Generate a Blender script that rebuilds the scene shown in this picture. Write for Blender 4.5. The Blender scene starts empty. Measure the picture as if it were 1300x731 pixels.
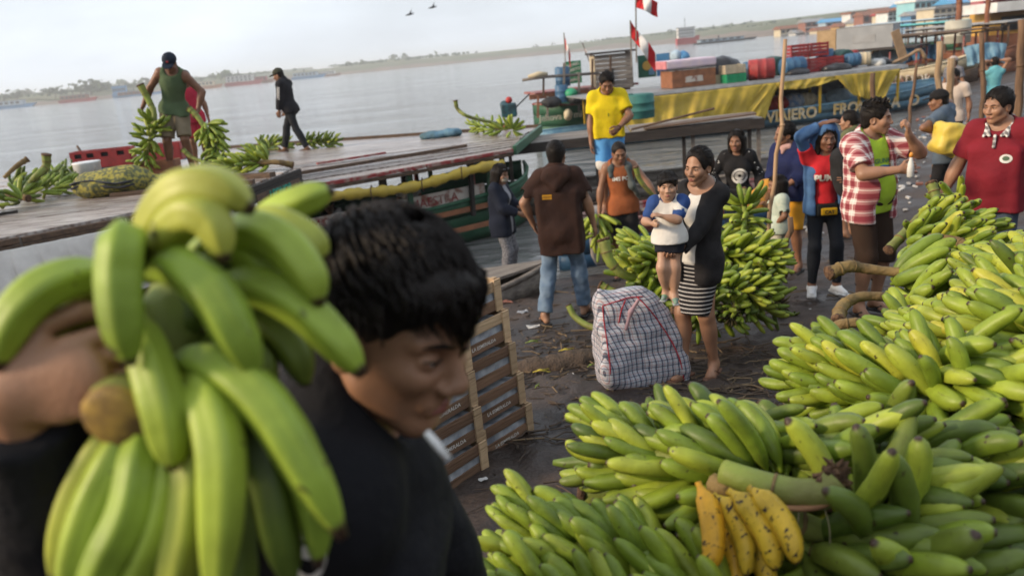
import bpy, bmesh, math, random
import numpy as np
from mathutils import Vector, Matrix, Euler
random.seed(7); rng = np.random.default_rng(7)
S = bpy.context.scene
C = S.collection

# ------------------------------------------------------------------ camera
CAM = np.array([0.0, 0.0, 2.9])          # metres above the river
F = 1011.0                                # 28 mm lens on a 36 mm frame, photo 1300 px wide
PITCH, ROLL = math.radians(16.2), math.radians(5.6)
fwd = np.array([0, math.cos(PITCH), -math.sin(PITCH)])
r0 = np.array([1.0, 0, 0]); u0 = np.array([0, math.sin(PITCH), math.cos(PITCH)])
cright = r0*math.cos(ROLL) - u0*math.sin(ROLL)
cup = r0*math.sin(ROLL) + u0*math.cos(ROLL)
cam = bpy.data.cameras.new('camera'); camo = bpy.data.objects.new('camera', cam); C.objects.link(camo)
camo.matrix_world = Matrix(((cright[0], cup[0], -fwd[0], CAM[0]), (cright[1], cup[1], -fwd[1], CAM[1]),
                            (cright[2], cup[2], -fwd[2], CAM[2]), (0, 0, 0, 1)))
cam.lens = 28; cam.sensor_width = 36; cam.clip_start = 0.05; cam.clip_end = 9000
cam.dof.use_dof = True; cam.dof.focus_distance = 3.1; cam.dof.aperture_fstop = 3.1
S.camera = camo

# ------------------------------------------------------------------ sky, sun, exposure
SUN_EL, SUN_AZ = math.radians(23), math.radians(-104)    # azimuth from +Y clockwise
w = bpy.data.worlds.new('World'); S.world = w; w.use_nodes = True
nt = w.node_tree; nt.nodes.clear()
sky = nt.nodes.new('ShaderNodeTexSky'); sky.sky_type = 'NISHITA'; sky.sun_disc = False
sky.sun_elevation = SUN_EL; sky.sun_rotation = SUN_AZ; sky.dust_density = 5.0; sky.air_density = 1.0; sky.ozone_density = 1.0
hs = nt.nodes.new('ShaderNodeHueSaturation'); hs.inputs['Saturation'].default_value = 0.9
tc = nt.nodes.new('ShaderNodeTexCoord'); mp = nt.nodes.new('ShaderNodeMapping'); mp.inputs['Scale'].default_value = (1, 1, 3.2)
nz = nt.nodes.new('ShaderNodeTexNoise'); nz.inputs['Scale'].default_value = 2.6; nz.inputs['Detail'].default_value = 6; nz.inputs['Roughness'].default_value = 0.55
rp = nt.nodes.new('ShaderNodeValToRGB'); rp.color_ramp.elements[0].position = 0.3; rp.color_ramp.elements[0].color = (0.60, 0.60, 0.60, 1)
rp.color_ramp.elements[1].position = 0.75; rp.color_ramp.elements[1].color = (0.88, 0.88, 0.88, 1)
mx = nt.nodes.new('ShaderNodeMix'); mx.data_type = 'RGBA'; mx.inputs[7].default_value = (9.5, 10.3, 11.3, 1)   # veil of thin cloud
bg = nt.nodes.new('ShaderNodeBackground'); bg.inputs['Strength'].default_value = 0.1
wo = nt.nodes.new('ShaderNodeOutputWorld')
L = nt.links.new
L(sky.outputs[0], hs.inputs['Color']); L(tc.outputs['Generated'], mp.inputs[0]); L(mp.outputs[0], nz.inputs['Vector'])
L(nz.outputs[0], rp.inputs[0]); L(rp.outputs[0], mx.inputs[0]); L(hs.outputs[0], mx.inputs[6]); L(mx.outputs[2], bg.inputs[0]); L(bg.outputs[0], wo.inputs[0])
sl = bpy.data.lights.new('sun', 'SUN'); sl.energy = 3.1; sl.angle = math.radians(9); sl.color = (1.0, 0.79, 0.56)
so = bpy.data.objects.new('sun', sl); C.objects.link(so)
sd = Vector((math.sin(SUN_AZ)*math.cos(SUN_EL), math.cos(SUN_AZ)*math.cos(SUN_EL), math.sin(SUN_EL)))
so.rotation_euler = sd.to_track_quat('Z', 'Y').to_euler(); so.location = (-20, -20, 30)
S.view_settings.view_transform = 'Standard'; S.view_settings.look = 'None'; S.view_settings.exposure = 0.27; S.view_settings.gamma = 1.0
S.render.engine = 'CYCLES'; S.cycles.use_denoising = True; S.cycles.max_bounces = 6; S.cycles.volume_bounces = 1
S.cycles.transparent_max_bounces = 8; S.cycles.sample_clamp_indirect = 6; S.cycles.caustics_reflective = False; S.cycles.caustics_refractive = False

# ------------------------------------------------------------------ helpers: pixels of the photograph to places in the world
def W(u, v, y=None, z=None, d=None):
    r = cright*((u-650)/F) + cup*((365.5-v)/F) + fwd
    if y is not None: t = y/r[1]
    elif z is not None: t = (z-CAM[2])/r[2]
    else: t = d
    return CAM + r*t
def A(*p): return np.array(p, float)
def rotm(ax, deg):
    a = math.radians(deg); c, s = math.cos(a), math.sin(a)
    return {'x': np.array([[1, 0, 0], [0, c, -s], [0, s, c]]), 'y': np.array([[c, 0, s], [0, 1, 0], [-s, 0, c]]), 'z': np.array([[c, -s, 0], [s, c, 0], [0, 0, 1]])}[ax]
def unit(v): v = np.asarray(v, float); return v/(np.linalg.norm(v)+1e-12)

# ------------------------------------------------------------------ helpers: materials
MATS = {}
def nodes_of(name):
    m = bpy.data.materials.new(name); m.use_nodes = True; t = m.node_tree
    return m, t, t.nodes['Principled BSDF'], t.nodes.new, t.links.new
def M(name, c1, c2=None, scale=6.0, rough=0.65, bump=0.0, bscale=40.0, spec=0.35, metal=0.0, stretch=(1, 1, 1), detail=5, sss=0.0, coat=0.0, rnd=0.0, lo=0.35, hi=0.65, transl=0.0):
    if name in MATS: return MATS[name]
    m, t, b, N, K = nodes_of(name)
    b.inputs['Roughness'].default_value = rough; b.inputs['Specular IOR Level'].default_value = spec; b.inputs['Metallic'].default_value = metal
    b.inputs['Coat Weight'].default_value = coat
    if sss: b.inputs['Subsurface Weight'].default_value = sss; b.inputs['Subsurface Radius'].default_value = (0.02, 0.008, 0.004)
    if c2 is None: c2 = tuple(x*0.72 for x in c1)
    co = N('ShaderNodeTexCoord'); mp = N('ShaderNodeMapping'); mp.inputs['Scale'].default_value = stretch; K(co.outputs['Object'], mp.inputs[0])
    n = N('ShaderNodeTexNoise'); n.inputs['Scale'].default_value = scale; n.inputs['Detail'].default_value = detail; K(mp.outputs[0], n.inputs['Vector'])
    r = N('ShaderNodeValToRGB'); r.color_ramp.elements[0].position = lo; r.color_ramp.elements[1].position = hi
    r.color_ramp.elements[0].color = (*c1, 1); r.color_ramp.elements[1].color = (*c2, 1); K(n.outputs[0], r.inputs[0])
    last = r.outputs[0]
    if rnd:
        oi = N('ShaderNodeObjectInfo'); mr = N('ShaderNodeMapRange'); mr.inputs[3].default_value = 1-rnd; mr.inputs[4].default_value = 1+rnd
        K(oi.outputs['Random'], mr.inputs[0]); h = N('ShaderNodeHueSaturation'); K(mr.outputs[0], h.inputs['Value']); K(last, h.inputs['Color']); last = h.outputs[0]
    K(last, b.inputs['Base Color'])
    if bump:
        n2 = N('ShaderNodeTexNoise'); n2.inputs['Scale'].default_value = bscale; n2.inputs['Detail'].default_value = 4; K(mp.outputs[0], n2.inputs['Vector'])
        bp = N('ShaderNodeBump'); bp.inputs['Strength'].default_value = bump; bp.inputs['Distance'].default_value = 0.02; K(n2.outputs[0], bp.inputs['Height']); K(bp.outputs[0], b.inputs['Normal'])
    MATS[name] = m
    return m

def stripes(name, axis, freq, cols, warp=0.0, rough=0.8, kind='stripe', bump=0.2):
    """hard stripes or a plaid from object coordinates; cols: base, stripe, (third)"""
    m, t, b, N, K = nodes_of(name); b.inputs['Roughness'].default_value = rough; b.inputs['Specular IOR Level'].default_value = 0.25
    co = N('ShaderNodeTexCoord'); src = co.outputs['Object']
    if warp:
        n = N('ShaderNodeTexNoise'); n.inputs['Scale'].default_value = 5; K(src, n.inputs['Vector'])
        sb = N('ShaderNodeVectorMath'); sb.operation = 'SUBTRACT'; sb.inputs[1].default_value = (0.5, 0.5, 0.5); K(n.outputs['Color'], sb.inputs[0])
        sc_ = N('ShaderNodeVectorMath'); sc_.operation = 'SCALE'; sc_.inputs['Scale'].default_value = warp; K(sb.outputs[0], sc_.inputs[0])
        ad = N('ShaderNodeVectorMath'); K(src, ad.inputs[0]); K(sc_.outputs[0], ad.inputs[1]); src = ad.outputs[0]
    sp = N('ShaderNodeSeparateXYZ'); K(src, sp.inputs[0])
    def band(sock, f, duty, ph=0.0):
        mu = N('ShaderNodeMath'); mu.operation = 'MULTIPLY_ADD'; mu.inputs[1].default_value = f; mu.inputs[2].default_value = ph; K(sock, mu.inputs[0])
        fr = N('ShaderNodeMath'); fr.operation = 'FRACT'; K(mu.outputs[0], fr.inputs[0])
        lt = N('ShaderNodeMath'); lt.operation = 'LESS_THAN'; lt.inputs[1].default_value = duty; K(fr.outputs[0], lt.inputs[0]); return lt.outputs[0]
    def mixc(fac, a, c):
        q = N('ShaderNodeMix'); q.data_type = 'RGBA'; K(fac, q.inputs[0])
        if isinstance(a, tuple): q.inputs[6].default_value = (*a, 1)
        else: K(a, q.inputs[6])
        if isinstance(c, tuple): q.inputs[7].default_value = (*c, 1)
        else: K(c, q.inputs[7])
        return q.outputs[2]
    def half(sock, v=0.55):
        q = N('ShaderNodeMath'); q.operation = 'MULTIPLY'; q.inputs[1].default_value = v; K(sock, q.inputs[0]); return q.outputs[0]
    ax = {'x': 0, 'y': 1, 'z': 2}
    if kind == 'stripe':
        col = mixc(band(sp.outputs[ax[axis]], freq, 0.22), cols[0], cols[1])
    elif kind == 'plaid':
        h = N('ShaderNodeMath'); h.operation = 'ADD'; K(sp.outputs[0], h.inputs[0]); K(sp.outputs[1], h.inputs[1])
        a1 = band(h.outputs[0], freq, 0.5); a2 = band(sp.outputs[2], freq, 0.5); th1 = band(h.outputs[0], freq, 0.08, 0.25); th2 = band(sp.outputs[2], freq, 0.08, 0.25)
        col = mixc(half(a1, 0.75), cols[0], cols[1]); col = mixc(half(a2, 0.75), col, cols[1])
        mu = N('ShaderNodeMath'); mu.operation = 'MULTIPLY'; K(a1, mu.inputs[0]); K(a2, mu.inputs[1]); col = mixc(half(mu.outputs[0], 0.45), col, cols[2])
        col = mixc(half(th1, 0.6), col, (0.8, 0.75, 0.7)); col = mixc(half(th2, 0.6), col, (0.8, 0.75, 0.7))
    elif kind == 'bag':
        h = sp.outputs[0]
        yy = N('ShaderNodeMath'); yy.operation = 'MULTIPLY_ADD'; yy.inputs[1].default_value = 1.0; K(sp.outputs[1], yy.inputs[0]); K(h, yy.inputs[2])
        col = cols[0]
        col = mixc(half(band(yy.outputs[0], freq, 0.26), 0.85), col, cols[1]); col = mixc(half(band(sp.outputs[2], freq, 0.2), 0.7), col, cols[1])
        col = mixc(half(band(yy.outputs[0], freq, 0.10, 0.55), 0.6), col, cols[2]); col = mixc(half(band(sp.outputs[2], freq, 0.10, 0.55), 0.6), col, cols[2])
        col = mixc(half(band(yy.outputs[0], freq*2, 0.10, 0.35), 0.4), col, cols[3]); col = mixc(half(band(sp.outputs[2], freq*2, 0.1, 0.35), 0.4), col, cols[3])
    K(col, b.inputs['Base Color'])
    n2 = N('ShaderNodeTexNoise'); n2.inputs['Scale'].default_value = 14; K(co.outputs['Object'], n2.inputs['Vector'])
    bp = N('ShaderNodeBump'); bp.inputs['Strength'].default_value = bump; bp.inputs['Distance'].default_value = 0.02; K(n2.outputs[0], bp.inputs['Height']); K(bp.outputs[0], b.inputs['Normal'])
    MATS[name] = m
    return m

# ------------------------------------------------------------------ helpers: objects
def tag(o, label=None, cat=None, group=None, kind=None):
    if label: o['label'] = label
    if cat: o['category'] = cat
    if group: o['group'] = group
    if kind: o['kind'] = kind
    return o
def thing(name, label, cat, loc=(0, 0, 0), rotz=0.0, group=None):
    o = bpy.data.objects.new(name, None); C.objects.link(o); o.empty_display_size = 0.1
    o.location = tuple(loc); o.rotation_euler = (0, 0, rotz)
    return tag(o, label, cat, group)
def mk(name, verts, faces, mat, parent=None, smooth=False, local=False, mats=None, mi=None, bevel=0.0):
    """one mesh object; world coordinates unless local, moved into the parent's frame"""
    v = np.asarray(verts, float)
    if parent is not None and not local:
        base = np.zeros(3); p = parent
        while p is not None: base += np.array(p.location); p = p.parent
        v = v - base
    me = bpy.data.meshes.new(name); me.from_pydata(v.tolist(), [], [list(map(int, f)) for f in faces])
    for m in (mats or [mat]): me.materials.append(m)
    if mi is not None: me.polygons.foreach_set('material_index', np.asarray(mi, np.int32))
    if smooth: me.polygons.foreach_set('use_smooth', np.ones(len(me.polygons), bool))
    me.update()
    o = bpy.data.objects.new(name, me); C.objects.link(o)
    if parent is not None: o.parent = parent
    if bevel:
        b = o.modifiers.new('bevel', 'BEVEL'); b.width = bevel; b.segments = 1; b.limit_method = 'ANGLE'
    return o
class G:
    """collects vertices and faces"""
    def __init__(s): s.v = []; s.f = []; s.m = []
    def add(s, v, f, m=0):
        o = len(s.v); s.v.extend([tuple(map(float, p)) for p in v]); s.f.extend([[i+o for i in q] for q in f]); s.m.extend([m]*len(f)); return s
    def hexa(s, p, m=0):      # 8 points: bottom 4, top 4
        return s.add(p, [(3, 2, 1, 0), (4, 5, 6, 7), (0, 1, 5, 4), (1, 2, 6, 5), (2, 3, 7, 6), (3, 0, 4, 7)], m)
    def box(s, c, sz, rz=0.0, m=0, R=None):
        c = np.asarray(c, float); hx, hy, hz = [q/2 for q in sz]
        if R is None: R = np.array([[math.cos(rz), -math.sin(rz), 0], [math.sin(rz), math.cos(rz), 0], [0, 0, 1]])
        P = [c+R@np.array(q) for q in ((-hx, -hy, -hz), (hx, -hy, -hz), (hx, hy, -hz), (-hx, hy, -hz), (-hx, -hy, hz), (hx, -hy, hz), (hx, hy, hz), (-hx, hy, hz))]
        return s.hexa(P, m)
    def beam(s, a, b, wd, th, up=(0, 0, 1), m=0):
        a = np.asarray(a, float); b = np.asarray(b, float); d = unit(b-a); sd_ = np.cross(d, up)
        if np.linalg.norm(sd_) < 1e-3: sd_ = np.cross(d, (1, 0, 0))
        sd_ = unit(sd_); u = np.cross(sd_, d); hw, ht = sd_*wd/2, u*th/2
        return s.hexa([a-hw-ht, a+hw-ht, b+hw-ht, b-hw-ht, a-hw+ht, a+hw+ht, b+hw+ht, b-hw+ht], m)
    def slab(s, q, th, m=0):  # quad top corners (ccw from above), thickness down
        q = [np.asarray(p, float) for p in q]; d = np.array([0, 0, -th])
        return s.hexa([p+d for p in q]+q, m)
    def tube(s, pts, rad, n=8, m=0, cap=True, flat=1.0):
        pts = [np.asarray(p, float) for p in pts]; k = len(pts)
        if not hasattr(rad, '__len__'): rad = [rad]*k
        V = []; ref = np.array([0.13, 0.27, 0.95]); d0 = unit(pts[1]-pts[0])
        if abs(d0@ref) > 0.9: ref = np.array([1.0, 0.1, 0])
        u = unit(np.cross(d0, ref))
        for i, p in enumerate(pts):
            d = unit(pts[min(i+1, k-1)]-pts[max(i-1, 0)]); u = unit(u-d*(u@d)); w_ = np.cross(d, u)
            for j in range(n):
                a = 2*math.pi*j/n; V.append(p+rad[i]*(u*math.cos(a)+w_*math.sin(a)*flat))
        Fc = []
        for i in range(k-1):
            for j in range(n):
                j2 = (j+1) % n; Fc.append((i*n+j, i*n+j2, (i+1)*n+j2, (i+1)*n+j))
        if cap: Fc.append(tuple(range(n-1, -1, -1))); Fc.append(tuple((k-1)*n+j for j in range(n)))
        return s.add(V, Fc, m)
    def lathe(s, base, prof, n=16, axis=(0, 0, 1), m=0):   # prof: (radius, height) pairs
        ax = unit(axis); u = unit(np.cross(ax, (0.3, 0.9, 0.1) if abs(ax[2]) < 0.9 else (1, 0, 0))); w_ = np.cross(ax, u); base = np.asarray(base, float)
        V = []; Fc = []
        for r, h in prof:
            for j in range(n):
                a = 2*math.pi*j/n; V.append(base+ax*h+r*(u*math.cos(a)+w_*math.sin(a)))
        for i in range(len(prof)-1):
            for j in range(n): j2 = (j+1) % n; Fc.append((i*n+j, i*n+j2, (i+1)*n+j2, (i+1)*n+j))
        Fc.append(tuple(range(n-1, -1, -1))); Fc.append(tuple((len(prof)-1)*n+j for j in range(n)))
        return s.add(V, Fc, m)
    def sphere(s, c, r, n=10, m=0):
        r = np.ones(3)*r; c = np.asarray(c, float); V = [c+r*(0, 0, -1)]; Fc = []
        for i in range(1, n//2+1-1+1):
            if i == n//2: break
            ph = -math.pi/2+math.pi*i/(n//2)
            for j in range(n): a = 2*math.pi*j/n; V.append(c+r*(math.cos(ph)*math.cos(a), math.cos(ph)*math.sin(a), math.sin(ph)))
        V.append(c+r*(0, 0, 1)); k = n//2-1
        for j in range(n):
            j2 = (j+1) % n; Fc.append((0, 1+j2, 1+j)); Fc.append((1+(k-1)*n+j, 1+(k-1)*n+j2, len(V)-1))
            for i in range(k-1): Fc.append((1+i*n+j, 1+i*n+j2, 1+(i+1)*n+j2, 1+(i+1)*n+j))
        return s.add(V, Fc, m)
    def grid(s, fn, nu, nv, m=0):
        V = [fn(i/nu, j/nv) for j in range(nv+1) for i in range(nu+1)]
        return s.add(V, [(j*(nu+1)+i, j*(nu+1)+i+1, (j+1)*(nu+1)+i+1, (j+1)*(nu+1)+i) for j in range(nv) for i in range(nu)], m)
    def out(s, name, mat, parent=None, smooth=False, bevel=0.0, local=False, mats=None):
        return mk(name, s.v, s.f, mat, parent, smooth, local, mats, s.m if mats else None, bevel)
def text(name, body, size, mat, origin, xdir, ydir, parent=None, depth=0.002, align='CENTER', shear=0.0, local=False, bold=0.0):
    """lettering laid on a surface, converted to a mesh"""
    cu = bpy.data.curves.new(name, 'FONT'); cu.body = body; cu.size = size; cu.extrude = depth; cu.align_x = align; cu.align_y = 'CENTER'; cu.shear = shear; cu.offset = bold
    cu.resolution_u = 3
    o = bpy.data.objects.new(name, cu); me = bpy.data.meshes.new_from_object(o); bpy.data.objects.remove(o); bpy.data.curves.remove(cu)
    x = unit(xdir); z = unit(np.cross(x, ydir)); y = np.cross(z, x); Mx = np.array([x, y, z]).T
    v = np.array([tuple(p.co) for p in me.vertices]).reshape(-1, 3) @ Mx.T + np.asarray(origin, float)
    f = [list(p.vertices) for p in me.polygons]; bpy.data.meshes.remove(me)
    return mk(name, v, f, mat, parent, local=local)
def sheet(name, fn, nu, nv, mat, parent=None, th=0.004):
    o = G().grid(fn, nu, nv).out(name, mat, parent, smooth=True)
    if th: s = o.modifiers.new('thick', 'SOLIDIFY'); s.thickness = th
    return o
def wood(name, c1, c2, axis=0, rough=0.75):
    st = [9, 9, 9]; st[axis] = 0.8
    return M(name, c1, c2, scale=3.0, rough=rough, bump=0.5, bscale=6, stretch=tuple(st), rnd=0.22, detail=8)
# ------------------------------------------------------------------ the setting: bank, river, far shore, town
SHORE = np.array([(-90, 2.5), (-12, 8.4), (-4, 9.3), (0, 10.0), (2.5, 10.3), (4.0, 10.9), (5.3, 13), (8, 17), (12, 23.5), (20, 36), (40, 66), (80, 128), (122, 205), (150, 300)])
def shore_dist(x, y):
    x = np.asarray(x, float); y = np.asarray(y, float); best = np.full(x.shape, 1e9); sgn = np.ones(x.shape)
    for (ax, ay), (bx, by) in zip(SHORE[:-1], SHORE[1:]):
        dx, dy = bx-ax, by-ay; t = np.clip(((x-ax)*dx+(y-ay)*dy)/(dx*dx+dy*dy), 0, 1)
        d = np.hypot(x-ax-t*dx, y-ay-t*dy); side = np.sign(dx*(y-ay)-dy*(x-ax)); m = d < best
        best = np.where(m, d, best); sgn = np.where(m, side, sgn)
    return -best*sgn          # positive inland
_k = rng.uniform(-1, 1, (40, 4))
def bumps(x, y, f, n=14, o=0):
    r = np.zeros(np.shape(x))
    for i in range(n):
        a, b, c, e = _k[(i+o) % 40]; r = r+np.sin(x*f*(a*1.6+0.3)+y*f*(b*1.6-0.2)+c*9+1.7*np.sin(x*f*0.6*e+y*f*0.5*c))
    return r/n
def ground_z(x, y):
    s = shore_dist(x, y)
    z = np.where(s < 3, 0.48*(np.clip(s, 0, 3)/3)**0.62, 0.48+0.108*(s-3)); z = np.where(s > 9.5, 1.18+0.03*(np.minimum(s, 60)-9.5), z); z = np.where(s < 0, s*0.22, z); z = z+np.where((s > 11.5) & (y < 12), 0.38*np.minimum(s-11.5, 16), 0)  # last term: unseen steep rise behind the camera, added to block sky light
    far = np.clip((y-30)/60, 0, 1); z = z+far*np.clip(s, 0, 30)*0.10
    return np.maximum(z, -1.2)
gz = lambda x, y: float(ground_z(np.array([x]), np.array([y]))[0])
def lines(parts):
    r = []
    for a, b, st in parts: r += list(np.arange(a, b, st))
    return np.array(r)
gx = lines([(-90, -14, 8), (-14, -3, 0.5), (-3, 6.5, 0.042), (6.5, 16, 0.25), (16, 60, 2), (60, 400, 12)])
gy = lines([(-14, 1.2, 1.0), (1.2, 9.6, 0.042), (9.6, 20, 0.2), (20, 60, 1.5), (60, 320, 10)])
X, Y = np.meshgrid(gx, gy); Z = ground_z(X, Y)
near = np.clip((shore_dist(X, Y)+0.2)/0.8, 0, 1)*(Y < 30)
Z = Z+near*(0.040*bumps(X, Y, 2.6)+0.036*np.abs(bumps(X, Y, 8, 12, 5))+0.022*bumps(X, Y, 20, 14, 9)+0.010*bumps(X, Y, 48, 12, 3))
for i in range(260):             # trodden footprints pressed into the mud
    fx, fy, fa = rng.uniform(-1.5, 5.5), rng.uniform(2.2, 9), rng.uniform(0, 6.28); ca, sa = math.cos(fa), math.sin(fa)
    q = ((X-fx)*ca+(Y-fy)*sa)**2/0.012+((Y-fy)*ca-(X-fx)*sa)**2/0.0026; Z = Z-0.030*np.exp(-q)+0.014*np.exp(-(q-1.8)**2*1.5)
ny_, nx_ = X.shape; idx = np.arange(nx_*ny_).reshape(ny_, nx_)
quads = np.stack([idx[:-1, :-1], idx[:-1, 1:], idx[1:, 1:], idx[1:, :-1]], -1).reshape(-1, 4)
def ground_top(x, y):
    i = int(np.clip(np.searchsorted(gx, x)-1, 0, len(gx)-2)); j = int(np.clip(np.searchsorted(gy, y)-1, 0, len(gy)-2)); a = (x-gx[i])/(gx[i+1]-gx[i]); b = (y-gy[j])/(gy[j+1]-gy[j])
    return float((Z[j, i]*(1-a)+Z[j, i+1]*a)*(1-b)+(Z[j+1, i]*(1-a)+Z[j+1, i+1]*a)*b)
def fastmesh(name, V, Q, mat, parent=None, smooth=True, mats=None, mi=None):
    V = np.asarray(V, np.float32).reshape(-1, 3); Q = np.asarray(Q, np.int32); me = bpy.data.meshes.new(name)
    me.vertices.add(len(V)); me.vertices.foreach_set('co', V.ravel()); n = len(Q); k = Q.shape[1]
    me.loops.add(n*k); me.loops.foreach_set('vertex_index', Q.ravel()); me.polygons.add(n)
    me.polygons.foreach_set('loop_start', np.arange(0, n*k, k, dtype=np.int32)); me.polygons.foreach_set('loop_total', np.full(n, k, np.int32))
    for m in (mats or [mat]): me.materials.append(m)
    if mi is not None: me.polygons.foreach_set('material_index', np.asarray(mi, np.int32))
    me.polygons.foreach_set('use_smooth', np.full(n, smooth)); me.update(); me.validate()
    o = bpy.data.objects.new(name, me); C.objects.link(o); o.parent = parent
    return o
def mud_mat():
    m, t, b, N, K = nodes_of('wet_mud'); co = N('ShaderNodeTexCoord')
    n1 = N('ShaderNodeTexNoise'); n1.inputs['Scale'].default_value = 1.3; n1.inputs['Detail'].default_value = 8; K(co.outputs['Object'], n1.inputs['Vector'])
    r = N('ShaderNodeValToRGB'); e = r.color_ramp.elements; e[0].position = 0.32; e[0].color = (0.020, 0.0145, 0.012, 1); e[1].position = 0.72; e[1].color = (0.070, 0.050, 0.040, 1)
    q = e.new(0.5); q.color = (0.038, 0.027, 0.022, 1); K(n1.outputs[0], r.inputs[0])
    n3 = N('ShaderNodeTexNoise'); n3.inputs['Scale'].default_value = 38; n3.inputs['Detail'].default_value = 6; K(co.outputs['Object'], n3.inputs['Vector'])
    mx_ = N('ShaderNodeMix'); mx_.data_type = 'RGBA'; mx_.blend_type = 'OVERLAY'; mx_.inputs[0].default_value = 0.7; K(r.outputs[0], mx_.inputs[6]); K(n3.outputs[0], mx_.inputs[7]); K(mx_.outputs[2], b.inputs['Base Color'])
    rr = N('ShaderNodeMapRange'); rr.inputs[1].default_value = 0.3; rr.inputs[2].default_value = 0.7; rr.inputs[3].default_value = 0.30; rr.inputs[4].default_value = 0.80; K(n1.outputs[0], rr.inputs[0]); K(rr.outputs[0], b.inputs['Roughness'])
    bp = N('ShaderNodeBump'); bp.inputs['Strength'].default_value = 0.9; bp.inputs['Distance'].default_value = 0.012; K(n3.outputs[0], bp.inputs['Height']); K(bp.outputs[0], b.inputs['Normal'])
    b.inputs['Specular IOR Level'].default_value = 0.4
    return m
MUD = mud_mat()
gr = fastmesh('ground', np.stack([X, Y, Z], -1), quads, MUD); tag(gr, 'dark wet trodden mud of the river bank', kind='structure')

def water_mat():
    m, t, b, N, K = nodes_of('river_water'); co = N('ShaderNodeTexCoord'); b.inputs['Base Color'].default_value = (0.17, 0.170, 0.165, 1)
    b.inputs['Roughness'].default_value = 0.08; b.inputs['IOR'].default_value = 1.33; b.inputs['Specular IOR Level'].default_value = 0.6
    mp = N('ShaderNodeMapping'); mp.inputs['Scale'].default_value = (.45, 1.5, 1); mp.inputs['Rotation'].default_value = (0, 0, .12); K(co.outputs['Object'], mp.inputs[0])
    n1 = N('ShaderNodeTexNoise'); n1.inputs['Scale'].default_value = 0.9; n1.inputs['Detail'].default_value = 5; n1.inputs['Roughness'].default_value = 0.55; n1.inputs['Distortion'].default_value = 0.6; K(mp.outputs[0], n1.inputs['Vector'])
    n0 = N('ShaderNodeTexNoise'); n0.inputs['Scale'].default_value = 0.11; n0.inputs['Detail'].default_value = 3; K(mp.outputs[0], n0.inputs['Vector']); m0 = N('ShaderNodeMapRange'); m0.inputs[1].default_value = .35; m0.inputs[2].default_value = .65; m0.inputs[3].default_value = .25; m0.inputs[4].default_value = 1.0; K(n0.outputs[0], m0.inputs[0])
    bp = N('ShaderNodeBump'); bp.inputs['Distance'].default_value = 0.42; K(m0.outputs[0], bp.inputs['Strength']); K(n1.outputs[0], bp.inputs['Height'])
    n2 = N('ShaderNodeTexNoise'); n2.inputs['Scale'].default_value = 6.0; n2.inputs['Detail'].default_value = 3; K(mp.outputs[0], n2.inputs['Vector'])
    b2 = N('ShaderNodeBump'); b2.inputs['Strength'].default_value = 0.30; b2.inputs['Distance'].default_value = 0.03; K(n2.outputs[0], b2.inputs['Height']); K(bp.outputs[0], b2.inputs['Normal']); K(b2.outputs[0], b.inputs['Normal'])
    return m
wt = G().add([(-4000, -400, 0), (4000, -400, 0), (4000, 5200, 0), (-4000, 5200, 0)], [(0, 1, 2, 3)]).out('water', water_mat()); tag(wt, 'pale grey rippled river', kind='structure')

# far bank: a long strip with a beach, a green slope and rising land behind
FAR = np.array([W(-260, 163, z=0.0)[:2]*1.0, W(20, 139.5, y=640)[:2], W(100, 130, y=640)[:2], W(250, 115, y=720)[:2], W(430, 97.5, y=860)[:2], W(640, 78.5, y=900)[:2], W(760, 69, y=760)[:2], W(870, 60, y=560)[:2], W(960, 53, y=420)[:2], W(1080, 44, y=330)[:2], W(1230, 33, y=290)[:2], W(1500, 5, y=270)[:2]])
FAR[0] = FAR[1]+(FAR[1]-FAR[2])*6
fp = []
for a, b in zip(FAR[:-1], FAR[1:]):
    for t in np.linspace(0, 1, 24, endpoint=False): fp.append(a+(b-a)*t)
fp = np.array(fp); nrm = np.gradient(fp, axis=0); nrm = np.stack([-nrm[:, 1], nrm[:, 0]], -1); nrm /= np.linalg.norm(nrm, axis=1)[:, None]
# profile height grows with distance so that it keeps a low even crest
prof = [(-4, -0.5, 0), (0, 0.25, 0), (18, 1.6, 0), (34, 2.6, 0), (60, 4.2, 1), (110, 6.6, 1), (200, 8.2, 1), (420, 9.5, 1), (900, 13, 1)]
V = []; mi = []
def town_k(p): return float(np.clip((p[0]-60)/110, 0, 1))
for i, (p, n) in enumerate(zip(fp, nrm)):
    dist = math.hypot(*p); kk = dist/700
    for off, h, _ in prof:
        q = p+n*off*max(kk, 0.35); V.append((q[0], q[1], h*max(kk, 0.30)*(1+0.18*math.sin(i*0.37)+0.1*math.sin(i*1.3)) + (0.7*town_k(p)*min(off, 60)/12 if off > 0 else 0)))
k = len(prof); Q = []
for i in range(len(fp)-1):
    for j in range(k-1): Q.append((i*k+j, (i+1)*k+j, (i+1)*k+j+1, i*k+j+1)); mi.append(prof[j+1][2])
BEACH = M('far_beach', (0.20, 0.15, 0.115), (0.13, 0.10, 0.08), scale=0.05, rough=0.9); GREEN = M('far_green', (0.085, 0.105, 0.050), (0.12, 0.125, 0.07), scale=0.02, rough=0.95)
fb = fastmesh('far_bank', V, Q, None, mats=[BEACH, GREEN], mi=mi); tag(fb, 'low green far bank of the river with brown beach', kind='structure')
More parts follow.
